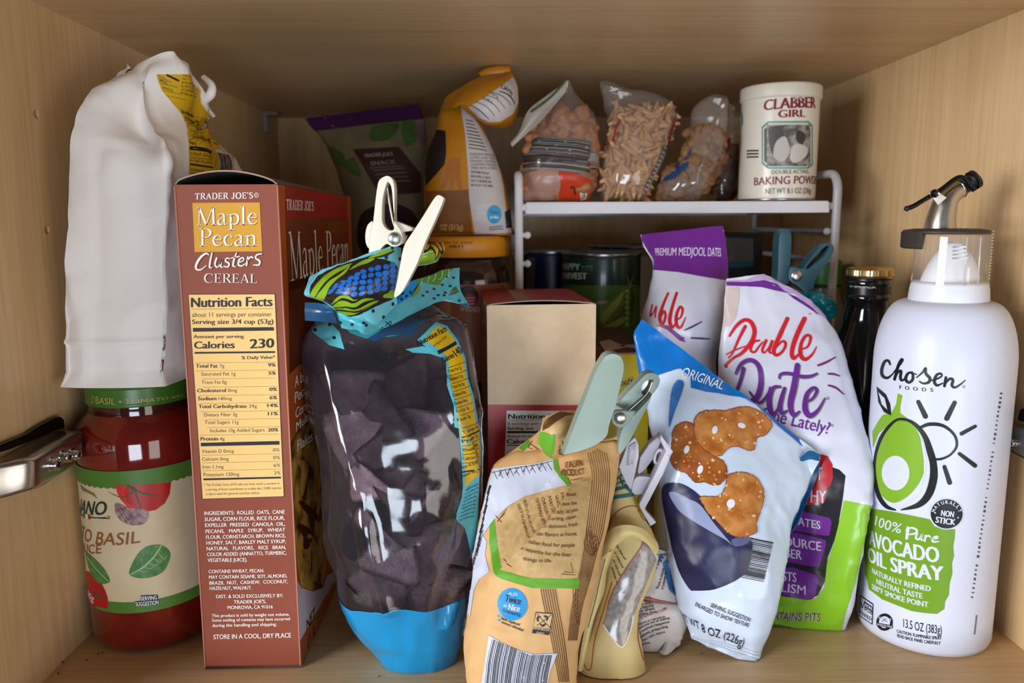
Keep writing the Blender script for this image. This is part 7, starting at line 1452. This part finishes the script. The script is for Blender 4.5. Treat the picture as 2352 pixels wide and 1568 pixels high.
# ================================================================ kraft paper bag in front
def build_kraft():
    fr(*B2); t = thing('pasta_bag', 'brown kraft pasta bag with green stripes and barcode, pinched shut by the grey-green clip', 'paper bag', (.02, .39, 0))
    rows = [((560, 318), (930, 192), .430, .424, .001, 0.001), ((410, 305), (926, 262), .428, .421, .004, 0.004), ((262, 340), (918, 350), .424, .417, .009, 0.007), ((208, 440), (905, 450), .418, .412, .014, 0.008), ((178, 580), (886, 560), .412, .407, .018, 0.010), ((152, 700), (864, 690), .408, .403, .021, 0.012), ((127, 850), (832, 830), .403, .399, .024, 0.013), ((108, 1000), (797, 990), .399, .396, .026, 0.014), ((88, 1180), (748, 1190), .395, .392, .027, 0.014), ((64, 1310), (712, 1330), .391, .389, .027, 0.014), ((72, 1450), (692, 1480), .388, .386, .024, 0.013), ((95, 1640), (700, 1645), .385, .384, .016, 0.010)]
    sf = pillow(rows, 48, 90, 2.3); sf.lift = 2
    pj = proj(sf.P); front = (np.arange(97) <= 48)[:, None]
    fr(*B2); a = np.array(q_((665, 440))); b = np.array(q_((235, 960))); n = np.array([-(b-a)[1], (b-a)[0]])/np.hypot(*(b-a)); ds = (pj-a)@n; s_ = ((pj-a)@(b-a))/np.dot(b-a, b-a)
    if (np.array(q_((300, 500)))-a)@n < 0: ds = -ds
    dep = np.clip(ds/20, 0, 1)*np.exp(-np.clip(ds, 0, None)/160)*np.clip(1.25-np.abs(s_-.45)*1.3, 0, 1)*.015
    a2 = np.array(q_((220, 960))); b2 = np.array(q_((700, 985))); n2 = np.array([-(b2-a2)[1], (b2-a2)[0]])/np.hypot(*(b2-a2)); d2 = np.abs((pj-a2)@n2)
    up = np.exp(-(d2/12)**2)*.0014
    sf.P = sf.P+np.stack([0*dep, dep-up, 0*dep], -1)*front[..., None]; sf.prep(); crumple(sf, .0008, 46, 9, .9); sf.P[..., 2] = np.maximum(sf.P[..., 2], .0006); sf.prep()
    kr = M('kraft_paper', '#dcb27c', .55, spec=.25, mottle=(70, '#d2a56c', .3)); p = Part(); p.grid(sf, kr)
    fr(*B2); br, gn, bk, wt, pale = ink('#6d4422', .6), ink('#5f9e28', .5), ink('#2a2a2c', .5), ink('#c6cbdc', .5), M('pale_kraft_print', '#d2b27c', .55, mottle=(260, '#bf9a62', .2))
    # speckled panel inside the green frame, white nutrition flank on the left
    p.poly(sf, [(230, 660), (320, 580), (420, 530), (520, 505), (650, 470), (730, 440), (760, 420), (700, 1000), (540, 985), (440, 985), (270, 940)], pale, 1)
    p.poly(sf, [(218, 380), (320, 366), (450, 352), (555, 325), (580, 390), (640, 468), (520, 498), (400, 530), (300, 590), (215, 680), (150, 780), (112, 900), (92, 880), (150, 700), (190, 500)], wt, 1)
    for k in range(11): p.line(sf, (232+k*29, 392-k*5), (250+k*30, 436-k*5), 3, bk, 2)
    p.stroke(sf, [(220, 400), (330, 378), (450, 360), (552, 336)], 3, bk, 2)
    for k in range(6): p.text(sf, ('Total Fat 1g', 'Sodium 0mg', 'Fiber 2g', 'Sugars 2g', 'Protein 7g', 'Iron 2mg')[k], (262+k*44, 425-k*8), (278+k*44, 388-k*7), 11, bk, .01, layer=3)
    for k in range(10): p.line(sf, (196-k*7, 520+k*36), (212-k*7, 470+k*36), 7 if k % 3 else 12, bk, 2)
    p.poly(sf, [(165, 740), (190, 780), (180, 860), (205, 950), (150, 990), (120, 1050), (98, 1200), (86, 1170), (100, 1020), (120, 900)], wt, 1)
    for k in range(4): p.text(sf, 'INGREDIENTS'[:8], (110+k*16, 960-k*50), (128+k*16, 870-k*50), 12, bk, .02, layer=2)
    p.poly(sf, [(206, 690), (234, 655), (248, 780), (274, 930), (252, 960), (226, 940), (205, 800)], gn, 2); p.poly(sf, [(226, 950), (262, 925), (300, 950), (360, 970), (440, 985), (560, 990), (702, 986), (700, 1042), (560, 1040), (440, 1040), (340, 1010), (260, 985)], gn, 3)
    p.poly(sf, [(556, 330), (580, 322), (590, 390), (640, 430), (660, 470), (640, 478), (590, 420), (562, 380)], gn, 3)
    # wood-grain lines
    rd = random.Random(3)
    for k in range(9):
        x = 770+k*13; p.stroke(sf, [(x-20, 270+abs(k-4)*6), (x+5-k, 420), (x-10-k, 580), (x-30-k*2, 740), (x-40-k*4, 830), (x-70-k*5, 980), (x-110-k*6, 1150), (x-130-k*7, 1330)], 3.2, br, 2)
    for k in range(4): p.stroke(sf, [(735+k*10, 700), (730+k*16, 800), (770+k*6, 860), (810-k*14, 800), (790-k*8, 740)], 3, br, 2, closed=False)
    for k in range(7): p.stroke(sf, [(490+k*13, 1045), (505+k*13, 1130), (535+k*12, 1260), (560+k*11, 1390), (590+k*9, 1560)], 5, br, 2)
    for k in range(3): p.stroke(sf, [(668+k*13, 1040), (672+k*10, 1150), (690+k*6, 1240)], 4, br, 2)
    # text
    rot = [(662, 545, 'PA'), (640, 565, 'WATE'), (612, 585, 'MANU')]
    for k, (x, y, s2, l) in enumerate(((598, 515, 'PASTA', 70), (566, 530, 'WATER, DURUM', 150), (530, 536, 'MAY CONTAIN', 130), (492, 540, 'ORIGIN: ITALY', 140), (460, 546, 'DIFFERED SEMOL', 150), (388, 555, 'PRODUCED IN FLUMERI', 180), (356, 575, 'HEART OF THE CAMPANIA', 190))): p.text(sf, s2, (x, y), (x+l*.32, y+l), 17, br, .015, layer=3)
    p.text(sf, 'ITALIAN', (628, 378), (722, 364), 32, br, .02, layer=4); p.text(sf, 'PRODUCT', (604, 416), (732, 406), 30, br, .02, layer=4); p.line(sf, (655, 442), (722, 430), 3, br, 4)
    for pts in ([(665, 882), (680, 968), (604, 962)], [(655, 900), (668, 955), (618, 950)], [(285, 882), (324, 915)], [(250, 672), (300, 602)], [(240, 640), (270, 675)], [(268, 650), (290, 625)]): p.stroke(sf, pts, 4, br, 3, smooth=False)
    p.disc(sf, (332, 1130), 82, 90, ink('#1f8fd0', .45), 2, rot=-.2); p.text(sf, 'ALDI', (308, 1078), (358, 1084), 18, wt, .03, layer=3); p.text(sf, 'Twice', (288, 1112), (378, 1132), 38, bk, .05, layer=3); p.text(sf, 'as', (282, 1142), (302, 1146), 18, wt, .04, layer=3); p.text(sf, 'Nice', (308, 1160), (372, 1170), 34, wt, .05, layer=3); p.text(sf, 'GUARANTEE', (274, 1168), (376, 1200), 17, bk, .04, layer=3)
    p.text(sf, 'Item replaced', (268, 1212), (370, 1250), 16, bk, .03); p.text(sf, 'money refunded', (270, 1234), (388, 1282), 16, bk, .03)
    for q in ((256, 1196), (258, 1218)): p.disc(sf, q, 6, 6, ink('#1f8fd0', .45), 2)
    p.quad(sf, [(460, 1172), (556, 1180), (532, 1300), (440, 1290)], bk, 3); p.quad(sf, [(464, 1176), (552, 1184), (537, 1262), (446, 1252)], ink('#d3ad78', .5), 4); p.quad(sf, [(446, 1254), (537, 1264), (534, 1278), (443, 1268)], ink('#d3ad78', .5), 4)
    p.text(sf, 'BAG', (464, 1294), (506, 1298), 13, ink('#d3ad78', .5), .03, layer=5); p.text(sf, 'COATED PAPER', (446, 1268), (532, 1276), 9, bk, .03, layer=5)
    for k in range(3):
        w = k*2.09-.5; cx, cy = 498, 1218; p.stroke(sf, [(cx+26*math.cos(w-.6), cy+26*math.sin(w-.6)), (cx+30*math.cos(w), cy+30*math.sin(w)), (cx+24*math.cos(w+.6), cy+24*math.sin(w+.6))], [12, 13, 5], bk, 5)
    p.line(sf, (468, 1182), (538, 1256), 4, bk, 5); p.line(sf, (548, 1186), (466, 1246), 4, bk, 5)
    p.poly(sf, [(202, 1302), (250, 1330), (340, 1375), (450, 1408), (580, 1400), (540, 1500), (510, 1640), (150, 1640), (180, 1450)], wt, 2)
    x = 0
    while x < 1:
        w = rd.choice((.006, .011, .018)); a0, a1 = x, x+w
        def E_(f): return (222+f*330, 1322+95*min(f*1.5, 1)+(0 if f < .66 else -6)), (182+f*330, 1640)
        (p0, p1), (p2, p3) = E_(a0), E_(a1); p.quad(sf, [p0, p2, p3, p1], bk, 3); x += w+rd.choice((.006, .010, .016))
    p.build('bag_paper', t)
    # the right half laps over the left along a slanting crease
    net = [[(655, 462), (690, 452), (730, 445), (765, 440)], [(610, 560), (660, 555), (710, 545), (760, 535)], [(545, 655), (615, 660), (680, 655), (748, 650)], [(470, 735), (555, 748), (640, 752), (732, 755)], [(385, 812), (485, 838), (590, 850), (712, 855)], [(312, 886), (440, 920), (560, 932), (702, 940)], [(262, 938), (420, 980), (560, 988), (690, 984)]]
    N3 = []
    for i, r in enumerate(net):
        N3.append([])
        for j, q in enumerate(r): N3[-1].append((q[0], q[1], sf.hit(q)[1]-(.0105, .0070, .0038, .0010)[j]*(1 if 0 < i < 6 else .55 if i == 0 else .35)-.0006))
    fs = patch(N3, 26, 40); fs.open = True; lap = Part(); shell(lap, fs, pale, .0005, kr)
    for s2, a_, b_, h in (('finest', (632, 532), (686, 527), 18), ('create the', (590, 582), (688, 576), 20), ('of Italy, so you', (536, 625), (694, 612), 21), ('comforting, classic', (488, 662), (686, 650), 20), ('with delicious, fresh', (466, 702), (692, 694), 21), ('clean flavors at home.', (440, 742), (690, 748), 21), ('is Italian food for people', (386, 782), (676, 812), 21), ('an appetite for the finer', (366, 822), (656, 866), 21), ('things in life.', (388, 884), (550, 898), 20)): lap.text(fs, s2, a_, b_, h, br, .008, layer=2)
    for pts in ([(665, 882), (680, 968), (604, 962)], [(655, 900), (668, 955), (618, 950)], [(285, 892), (324, 920)]): lap.stroke(fs, pts, 4, br, 2, smooth=False)
    lap.build('lapped_panel', t)
    # top corner folded over to the front
    net = [[(500, 102, .424), (560, 68, .422), (650, 52, .424), (705, 58, .430)], [(490, 150, .414), (570, 130, .408), (660, 120, .412), (700, 130, .424)], [(478, 215, .414), (560, 215, .406), (630, 210, .410), (660, 230, .420)], [(480, 258, .418), (535, 290, .410), (580, 300, .412), (625, 300, .420)], [(530, 300, .424), (556, 322, .418), (575, 322, .418), (600, 318, .424)]]
    sf = patch(net, 22, 26); crumple(sf, .0004, 60, 3, .8); p = Part(); shell(p, sf, pale, .0005, kr)
    p.poly(sf, [(482, 170), (520, 178), (545, 190), (568, 186), (566, 240), (556, 322), (520, 300), (476, 240)], gn, 1)
    for k in range(9): p.stroke(sf, [(500+k*4, 165-k*2), (520+k*12, 110-k*3), (600+k*10, 60+k*2)], 3.4, br, 1)
    for pts in ([(608, 222), (600, 300), (625, 270)], [(595, 245), (592, 296)], [(586, 290), (620, 300)], [(612, 228), (612, 262), (585, 280)]): p.stroke(sf, pts, 4, br, 2, smooth=False)
    p.build('folded_corner', t)
    net = [[(440, 200, .434), (500, 160, .432), (560, 190, .432)], [(370, 250, .430), (450, 250, .426), (540, 260, .426)], [(252, 338, .426), (380, 330, .420), (556, 322, .422)], [(248, 372, .424), (390, 374, .418), (500, 362, .420)]]
    sf = patch(net, 16, 16); p = Part(); shell(p, sf, kr, .0005); p.poly(sf, [(368, 262), (420, 218), (430, 240), (390, 282)], gn, 1)
    for pts in ([(440, 225), (418, 262), (440, 268)], [(432, 240), (470, 268)]): p.stroke(sf, pts, 4, br, 1, smooth=False)
    p.build('gathered_shoulder', t)
build_kraft()

# ================================================================ cream bag with a clear window
def build_cream():
    fr(*B2); t = thing('meal_bag', 'cream paper bag with teal letters and a clear side window, right of the kraft bag', 'paper bag', (.06, .41, 0))
    cm = M('cream_paper', '#dcc88e', .55, spec=.3, mottle=(80, '#d3bd80', .3)); wn = film('window_film', '#e8e6e6', .55, .12, (80, .4), '#8f8a88'); rd_ = ink('#b4573a', .5); tl = ink('#2f7276', .5); dk = ink('#3a352c', .6); wt = ink('#e6e2d4', .5)
    rows = [((915, 350), (942, 360), 0.442, 0.438, .002, .002), ((905, 440), (985, 450), 0.438, 0.434, .006, .006), ((888, 540), (1010, 545), 0.434, 0.430, .009, .009), ((866, 640), (1048, 620), 0.430, 0.428, .011, .010), ((846, 740), (1105, 725), 0.426, 0.426, .012, .011), ((826, 830), (1142, 820), 0.423, 0.425, .013, .012), ((800, 960), (1110, 960), 0.420, 0.422, .014, .012), ((775, 1100), (1050, 1100), 0.417, 0.418, .014, .012), ((745, 1220), (1020, 1220), 0.414, 0.414, .014, .012), ((715, 1350), (1045, 1350), 0.411, 0.411, .014, .012), ((692, 1480), (1062, 1450), 0.409, 0.409, .013, .012), ((690, 1640), (1075, 1600), 0.407, 0.407, .010, .010)]
    sf = pillow(rows, 26, 56, 2.2)
    fr(*B2); pj = proj(sf.P); c = np.array(q_((810, 1110))); ax = np.array([.26, 1.0]); ax = np.array([-.30, 1.0])/np.hypot(.3, 1); r_ = pj-c; al = r_@ax; pe = r_@np.array([ax[1], -ax[0]])
    sf.P[..., 1] += np.exp(-(pe/14)**2-(al/95)**2)*.012*(np.arange(53) <= 26)[:, None]
    crumple(sf, .0006, 50, 4, .7); sf.P[..., 2] = np.maximum(sf.P[..., 2], .0006); sf.prep()
    p = Part(); p.grid(sf, cm)
    for a, b, w in (((885, 385), (935, 372), 12), ((885, 425), (948, 402), 12), ((888, 460), (965, 440), 14), ((890, 500), (985, 470), 18), ((880, 545), (1005, 515), 22), ((950, 470), (990, 505), 18), ((930, 430), (945, 470), 12)): p.line(sf, a, b, w, tl, 1)
    p.stroke(sf, [(870, 720), (880, 660), (930, 605), (1000, 585), (1060, 610), (1078, 660)], 5, rd_, 1)
    p.poly(sf, [(1062, 730), (1085, 760), (1140, 850), (1090, 980), (1005, 1190), (985, 1260), (945, 1368), (900, 1330), (836, 1245), (868, 1110), (905, 1030), (960, 930), (1040, 820)], M('grey_window_film', '#8d8684', .18, spec=.6, coat=.5, mottle=(420, '#a8a2a0', .12)), 1)
    p.stroke(sf, [(1072, 770), (1040, 820), (955, 945), (900, 1040), (870, 1110), (862, 1150)], 5, rd_, 2); p.stroke(sf, [(838, 1245), (880, 1310), (940, 1368), (985, 1280), (1002, 1195)], 8, wt, 2); p.stroke(sf, [(1068, 735), (1095, 780), (1135, 880)], 9, wt, 2)
    p.stroke(sf, [(885, 1010), (840, 1160), (790, 1330), (770, 1480), (745, 1492), (732, 1460)], 5, rd_, 2); p.stroke(sf, [(1030, 1230), (1030, 1330), (1058, 1440)], 5, rd_, 2)
    for k, s2 in enumerate(('then drain well', 'for creamy food', 'stir with cook', 'simmer on')): p.text(sf, s2, (905-k*8, 800+k*42), (955-k*14, 885+k*45), 13, dk, .01, layer=2)
    p.build('bag_paper', t)
    net = [[(846, 745, 0.412), (905, 700, 0.406), (985, 690, 0.405), (1070, 720, 0.408), (1140, 795, 0.416)], [(832, 810, 0.410), (890, 760, 0.404), (980, 735, 0.402), (1070, 760, 0.406), (1142, 830, 0.416)], [(820, 880, 0.410), (878, 830, 0.404), (980, 760, 0.405), (1072, 790, 0.408), (1132, 872, 0.417)]]
    sf = patch(net, 26, 10); p = Part(); shell(p, sf, cm, .0006); p.build('rolled_fold', t)
    net = [[(832, 815, 0.414), (872, 840, 0.412), (905, 800, 0.416)], [(800, 950, 0.410), (832, 960, 0.408), (858, 940, 0.414)], [(775, 1080, 0.406), (810, 1100, 0.405), (842, 1060, 0.411)], [(742, 1220, 0.403), (770, 1240, 0.402), (790, 1200, 0.408)], [(715, 1360, 0.401), (738, 1370, 0.400), (756, 1340, 0.405)], [(695, 1500, 0.399), (712, 1505, 0.399), (730, 1490, 0.403)]]
    sf = patch(net, 10, 34); p = Part(); shell(p, sf, cm, .0006); p.stroke(sf, [(846, 880), (815, 1010), (790, 1120), (752, 1260)], 3, dk, 1); p.build('side_flap', t)
build_cream()

# ================================================================ crumpled white printed bag
def build_grits():
    fr(*B2); t = thing('printed_bag', 'small crumpled off-white paper bag covered in brown print, beside the cream bag', 'paper bag', (.1, .44, 0))
    rows = [((1120, 815), (1180, 830), 0.442, 0.444, 0.003, 0.0012), ((1100, 900), (1205, 930), 0.44, 0.443, 0.005, 0.002), ((1070, 1010), (1235, 1040), 0.437, 0.441, 0.007, 0.0028), ((1030, 1100), (1258, 1120), 0.434, 0.439, 0.008, 0.0032), ((1005, 1190), (1284, 1215), 0.431, 0.436, 0.009, 0.0036), ((1025, 1300), (1272, 1290), 0.428, 0.432, 0.008, 0.0032), ((1058, 1425), (1255, 1350), 0.4245, 0.4285, 0.002, 0.0008)]
    wp = M('offwhite_paper', '#d9d0cc', .6, spec=.25, mottle=(80, '#cfc5c0', .3)); sf = pillow(rows, 24, 40, 2.2); crumple(sf, .0013, 60, 6, 1.0); sf.P[..., 2] = np.maximum(sf.P[..., 2], .0006); sf.prep(); p = Part(); p.grid(sf, wp)
    br, bl, rd_ = ink('#4a3a34', .6), ink('#3f74ac', .5), ink('#9c2f2a', .6)
    p.poly(sf, [(1165, 900), (1186, 880), (1250, 1060), (1230, 1080), (1200, 1050)], bl, 1); p.poly(sf, [(1140, 850), (1182, 850), (1120, 960), (1080, 1050), (1075, 1010)], ink('#4a6a94', .5), 1)
    for k in range(9): p.stroke(sf, [(1168-k*10, 860+k*19), (1175-k*10, 868+k*19)], 6, ink('#d8d4d0', .5), 2)
    p.text(sf, 'SIMPLY MIX', (1192, 900), (1236, 1040), 12, ink('#d8dce6', .5), .01, layer=2); p.text(sf, 'Ready in minutes', (1140, 1045), (1175, 930), 14, br, .02, layer=2); p.text(sf, 'A Comforting dish', (1168, 1050), (1186, 950), 13, br, .02, layer=2)
    p.text(sf, 'CORN BRAN', (1015, 1115), (1095, 1100), 17, rd_, .03, layer=2)
    for k, s2 in enumerate(('means that', 'the & natural', 'taste that', 'comes every time')): p.text(sf, s2, (1012, 1145+k*21), (1108+k*8, 1128+k*16), 15, br, .03, layer=2)
    p.text(sf, 'MILLED TO SLOWLY AT LOW', (1018, 1235), (1190, 1160), 15, rd_, .03, layer=2)
    for k, s2 in enumerate(('temperatures to reproduce', 'the traditional way of making', 'This method respects', 'ingredients, preserving', "the pasta's color, texture", 'and aroma.')): p.text(sf, s2, (1022+k*6, 1262+k*20), ((1180, 1205, 1205, 1195, 1180, 1098)[k], (1203, 1210, 1232, 1258, 1288, 1345)[k]), 13, br, .03, layer=2)
    p.build('bag_paper', t)
    fr(*B2); net = [[(1205, 1300, .424), (1235, 1275, .426), (1268, 1255, .430)], [(1165, 1375, .421), (1210, 1345, .422), (1250, 1325, .427)], [(1150, 1395, .419), (1185, 1412, .418), (1245, 1365, .424)]]
    sf = patch(net, 14, 10); crumple(sf, .0006, 80, 2, 1); sf.P[..., 2] = np.maximum(sf.P[..., 2], .0012); sf.prep(); p = Part(); shell(p, sf, wp, .0005); p.build('torn_corner', t)
build_grits()

# ================================================================ clips
def rivet(parent, q, y, r, m=None):
    c = at(q, y); p = Part(); m = m or M('satin_rivet', '#c9c9c6', .32, metal=1.0)
    rot = Matrix.Translation(c) @ Matrix.Rotation(math.pi/2, 4, 'X')
    p.lathe([(r, -.0015), (r, .0002), (r*.92, .0006), (r*.7, .0012), (r*.4, .0015), (.00005, .0016)], (0, 0), m, 20, axis=rot); p.build('rivet', parent)
def build_clip_white():
    fr(*A5); t = thing('bag_clip', 'large white plastic bag clip with two spread handles, gripping the blue corn chip bag', 'bag clip', tuple(at((600, 440), .40)))
    wp = M('clip_white_plastic', '#e2dccb', .36, spec=.45)
    hl = prism('handle_loop', t, [(436, 548), (448, 440), (464, 330), (476, 220), (488, 130), (502, 86), (545, 62), (577, 82), (590, 140), (590, 240), (592, 330), (628, 390), (640, 440), (624, 476), (580, 486), (540, 470), (500, 510), (470, 545)], .402, .011, wp, holes=[[(544, 104), (520, 190), (514, 290), (520, 350), (556, 388), (592, 372), (584, 250), (574, 140), (560, 106)]], bev=.0007)
    prism('handle_arm', t, [(884, 210), (876, 186), (850, 178), (822, 208), (765, 300), (700, 400), (650, 480), (628, 580), (606, 700), (588, 782), (606, 786), (640, 752), (690, 660), (730, 580), (780, 450), (830, 340)], .384, .013, wp, bev=.0022)
    prism('bridge', t, [(590, 330), (700, 372), (700, 392), (640, 400), (650, 430), (660, 420), (640, 470), (600, 480), (585, 420)], .404, .010, wp, smooth=False, bev=.0008)
    prism('back_jaw', t, [(440, 345), (462, 345), (462, 495), (440, 500), (420, 470), (415, 420), (424, 370)], .414, .010, wp, bev=.0015)
    p = Part(); w0 = [at(q, .405) for q in ((546, 130), (560, 220), (578, 320), (594, 372))]; p.tube(catmull(w0, False, 5), [.0006]*16, steel, 8); p.build('spring_wire', hl)
    rivet(t, (590, 438), .4015, .0034)
build_clip_white()
def build_clip_sage():
    fr(*B1); t = thing('bag_clip', 'pale grey-green bag clip with long flat handles, gripping the kraft pasta bag', 'bag clip', tuple(at((1200, 900), .41)))
    sg = M('sage_plastic', '#94a79d', .38, spec=.45); sd_ = M('sage_plastic', '')
    prism('handle_arm', t, [(1160, 562), (1195, 528), (1238, 520), (1282, 540), (1304, 590), (1302, 650), (1280, 750), (1245, 890), (1205, 1010), (1185, 1090), (1110, 1150), (1010, 1190), (890, 1215), (900, 1190), (960, 1030), (1040, 830), (1105, 660)], .396, .012, sg, bev=.0035, yend=((560, 1215), .386))
    hl = prism('handle_loop', t, [(1556, 705), (1540, 668), (1500, 652), (1455, 664), (1400, 720), (1330, 790), (1262, 868), (1250, 905), (1330, 940), (1392, 935), (1470, 840), (1535, 760)], .424, .010, sg, holes=[[(1430, 790), (1428, 750), (1450, 716), (1482, 700), (1500, 712), (1496, 752), (1470, 790), (1445, 808)]], bev=.0018)
    pv = prism('pivot_plate', t, [(1222, 960), (1240, 922), (1270, 912), (1392, 918), (1345, 1000), (1290, 1036), (1262, 1032), (1228, 1004)], .412, .0022, sg, smooth=False, bev=.0007)
    prism('lower_jaw', t, [(1300, 1030), (1385, 935), (1470, 845), (1500, 800), (1480, 860), (1430, 960), (1380, 1060), (1330, 1150), (1275, 1215), (1272, 1130)], .416, .011, sg, bev=.0014)
    prism('inner_web', t, [(1225, 900), (1250, 870), (1300, 905), (1270, 915), (1240, 925)], .414, .008, sg, smooth=False, bev=.0004)
    p = Part(); w0 = [at(q, .4225) for q in ((1505, 705), (1470, 790), (1400, 860), (1330, 920))]; p.tube(catmull(w0, False, 5), [.0006]*16, steel, 8); p.build('spring_wire', hl)
    rivet(pv, (1280, 966), .4118, .0036)
build_clip_sage()
def build_clip_small():
    fr(*B7); t = thing('bag_clip', 'small white clip with serrated jaws, wedged between the cream bag and the cracker bag', 'bag clip', tuple(at((620, 1150), .42)))
    wp = M('cool_white_plastic', '#c9c6d2', .42)
    sj = prism('serrated_jaw', t, [(500, 850), (520, 838), (548, 905), (550, 1000), (520, 1140), (485, 1290), (440, 1230), (380, 1090), (420, 990), (450, 900)], .424, .006, wp, smooth=False, bev=.0008)
    p = Part()
    for k in range(9): a, b = at((452+k*1.5, 1075-k*19), .4235), at((500+k*3, 1060-k*22), .4235); p.tube([a, b], .0007, wp, 6)
    p.build('jaw_teeth', sj)
    out = [(740, 815), (845, 960)]
    for k in range(14):
        f = k/13; x, y = 838-78*f, 975+190*f; out += [(x, y), (x-10, y+4)]
    out += [(640, 1380), (600, 1450), (620, 1480), (700, 1568), (650, 1600), (560, 1440), (552, 1410), (610, 1300), (700, 1130), (785, 955), (735, 860)]
    prism('long_jaw', t, out, .426, .008, wp, smooth=False, bev=.0006)
    prism('inner_wall', t, [(738, 815), (745, 860), (690, 1000), (610, 1110), (545, 1165), (540, 1130), (560, 1010), (640, 890)], .434, .006, wp, smooth=False, bev=.0006)
    prism('bridge', t, [(490, 1290), (515, 1195), (560, 1172), (660, 1185), (640, 1250), (600, 1300), (580, 1320), (520, 1325)], .430, .007, wp, bev=.0012)
    prism('spring_ring', t, [(757, 950), (735, 935), (705, 950), (680, 1000), (678, 1050), (700, 1072), (730, 1050), (752, 1000)], .432, .003, wp, holes=[[(740, 965), (725, 962), (705, 985), (697, 1030), (705, 1050), (722, 1035), (738, 1000)]], bev=.0006)
build_clip_small()
def build_clip_teal():
    fr(*B8); t = thing('bag_clip', 'dark teal bag clip with two upright handles, behind the torn date pouch', 'bag clip', tuple(at((1000, 700), .56)))
    tp = M('teal_plastic', '#2d525e', .34, spec=.5)
    prism('handle_arm', t, [(762, 800), (770, 640), (775, 420), (785, 240), (812, 165), (862, 135), (908, 155), (928, 230), (928, 340), (915, 540), (900, 700), (890, 790)], .556, .013, tp, bev=.0025)
    prism('handle_loop', t, [(905, 740), (915, 600), (960, 590), (1065, 610), (1120, 540), (1220, 410), (1300, 325), (1360, 303), (1412, 315), (1438, 365), (1420, 440), (1340, 570), (1260, 680), (1215, 760), (1190, 850), (1150, 900), (1080, 880), (1010, 820)], .552, .011, tp, holes=[[(1110, 590), (1180, 500), (1270, 400), (1340, 345), (1378, 335), (1380, 370), (1320, 460), (1240, 530), (1130, 615)]], bev=.002)
    rivet(t, (993, 698), .5516, .0042)
    fr(*B8); net = [[(1105, 895, .560), (1180, 875, .552), (1260, 880, .548), (1330, 920, .556)], [(1150, 960, .556), (1210, 940, .546), (1290, 960, .544), (1385, 985, .556)], [(1220, 1040, .556), (1270, 1040, .544), (1340, 1040, .540), (1425, 1060, .554)], [(1290, 1130, .558), (1330, 1110, .548), (1380, 1130, .542), (1440, 1140, .556)], [(1345, 1200, .560), (1370, 1200, .554), (1390, 1205, .552), (1405, 1200, .558)]]
    sf = patch(net, 26, 26); crumple(sf, .0028, 90, 3, 1.0); sf.prep(); b = thing('clipped_bag', 'crumpled teal film bag end held by the dark teal clip', 'food bag', tuple(at((1250, 1050), .556))); p = Part(); shell(p, sf, M('shiny_teal_film', '#0f8794', .2, spec=.6, coat=.4), .0006); p.build('bag_neck', b)
    fr(*B8); r2 = pillow([((1080, 900), (1330, 930), .575, .575, .006, .006), ((1090, 1100), (1390, 1120), .575, .575, .010, .010), ((1100, 1500), (1380, 1500), .575, .575, .014, .012), ((1110, 2600), (1360, 2600), .574, .574, .014, .012), ((1120, 3900), (1350, 3900), .574, .574, .01, .01)], 16, 30); r2.P[..., 2] = np.maximum(r2.P[..., 2], .0006); crumple(r2, .001, 50, 4, 1)
    p = Part(); p.grid(r2, M('shiny_teal_film', '')); p.build('bag_body', b)
build_clip_teal()
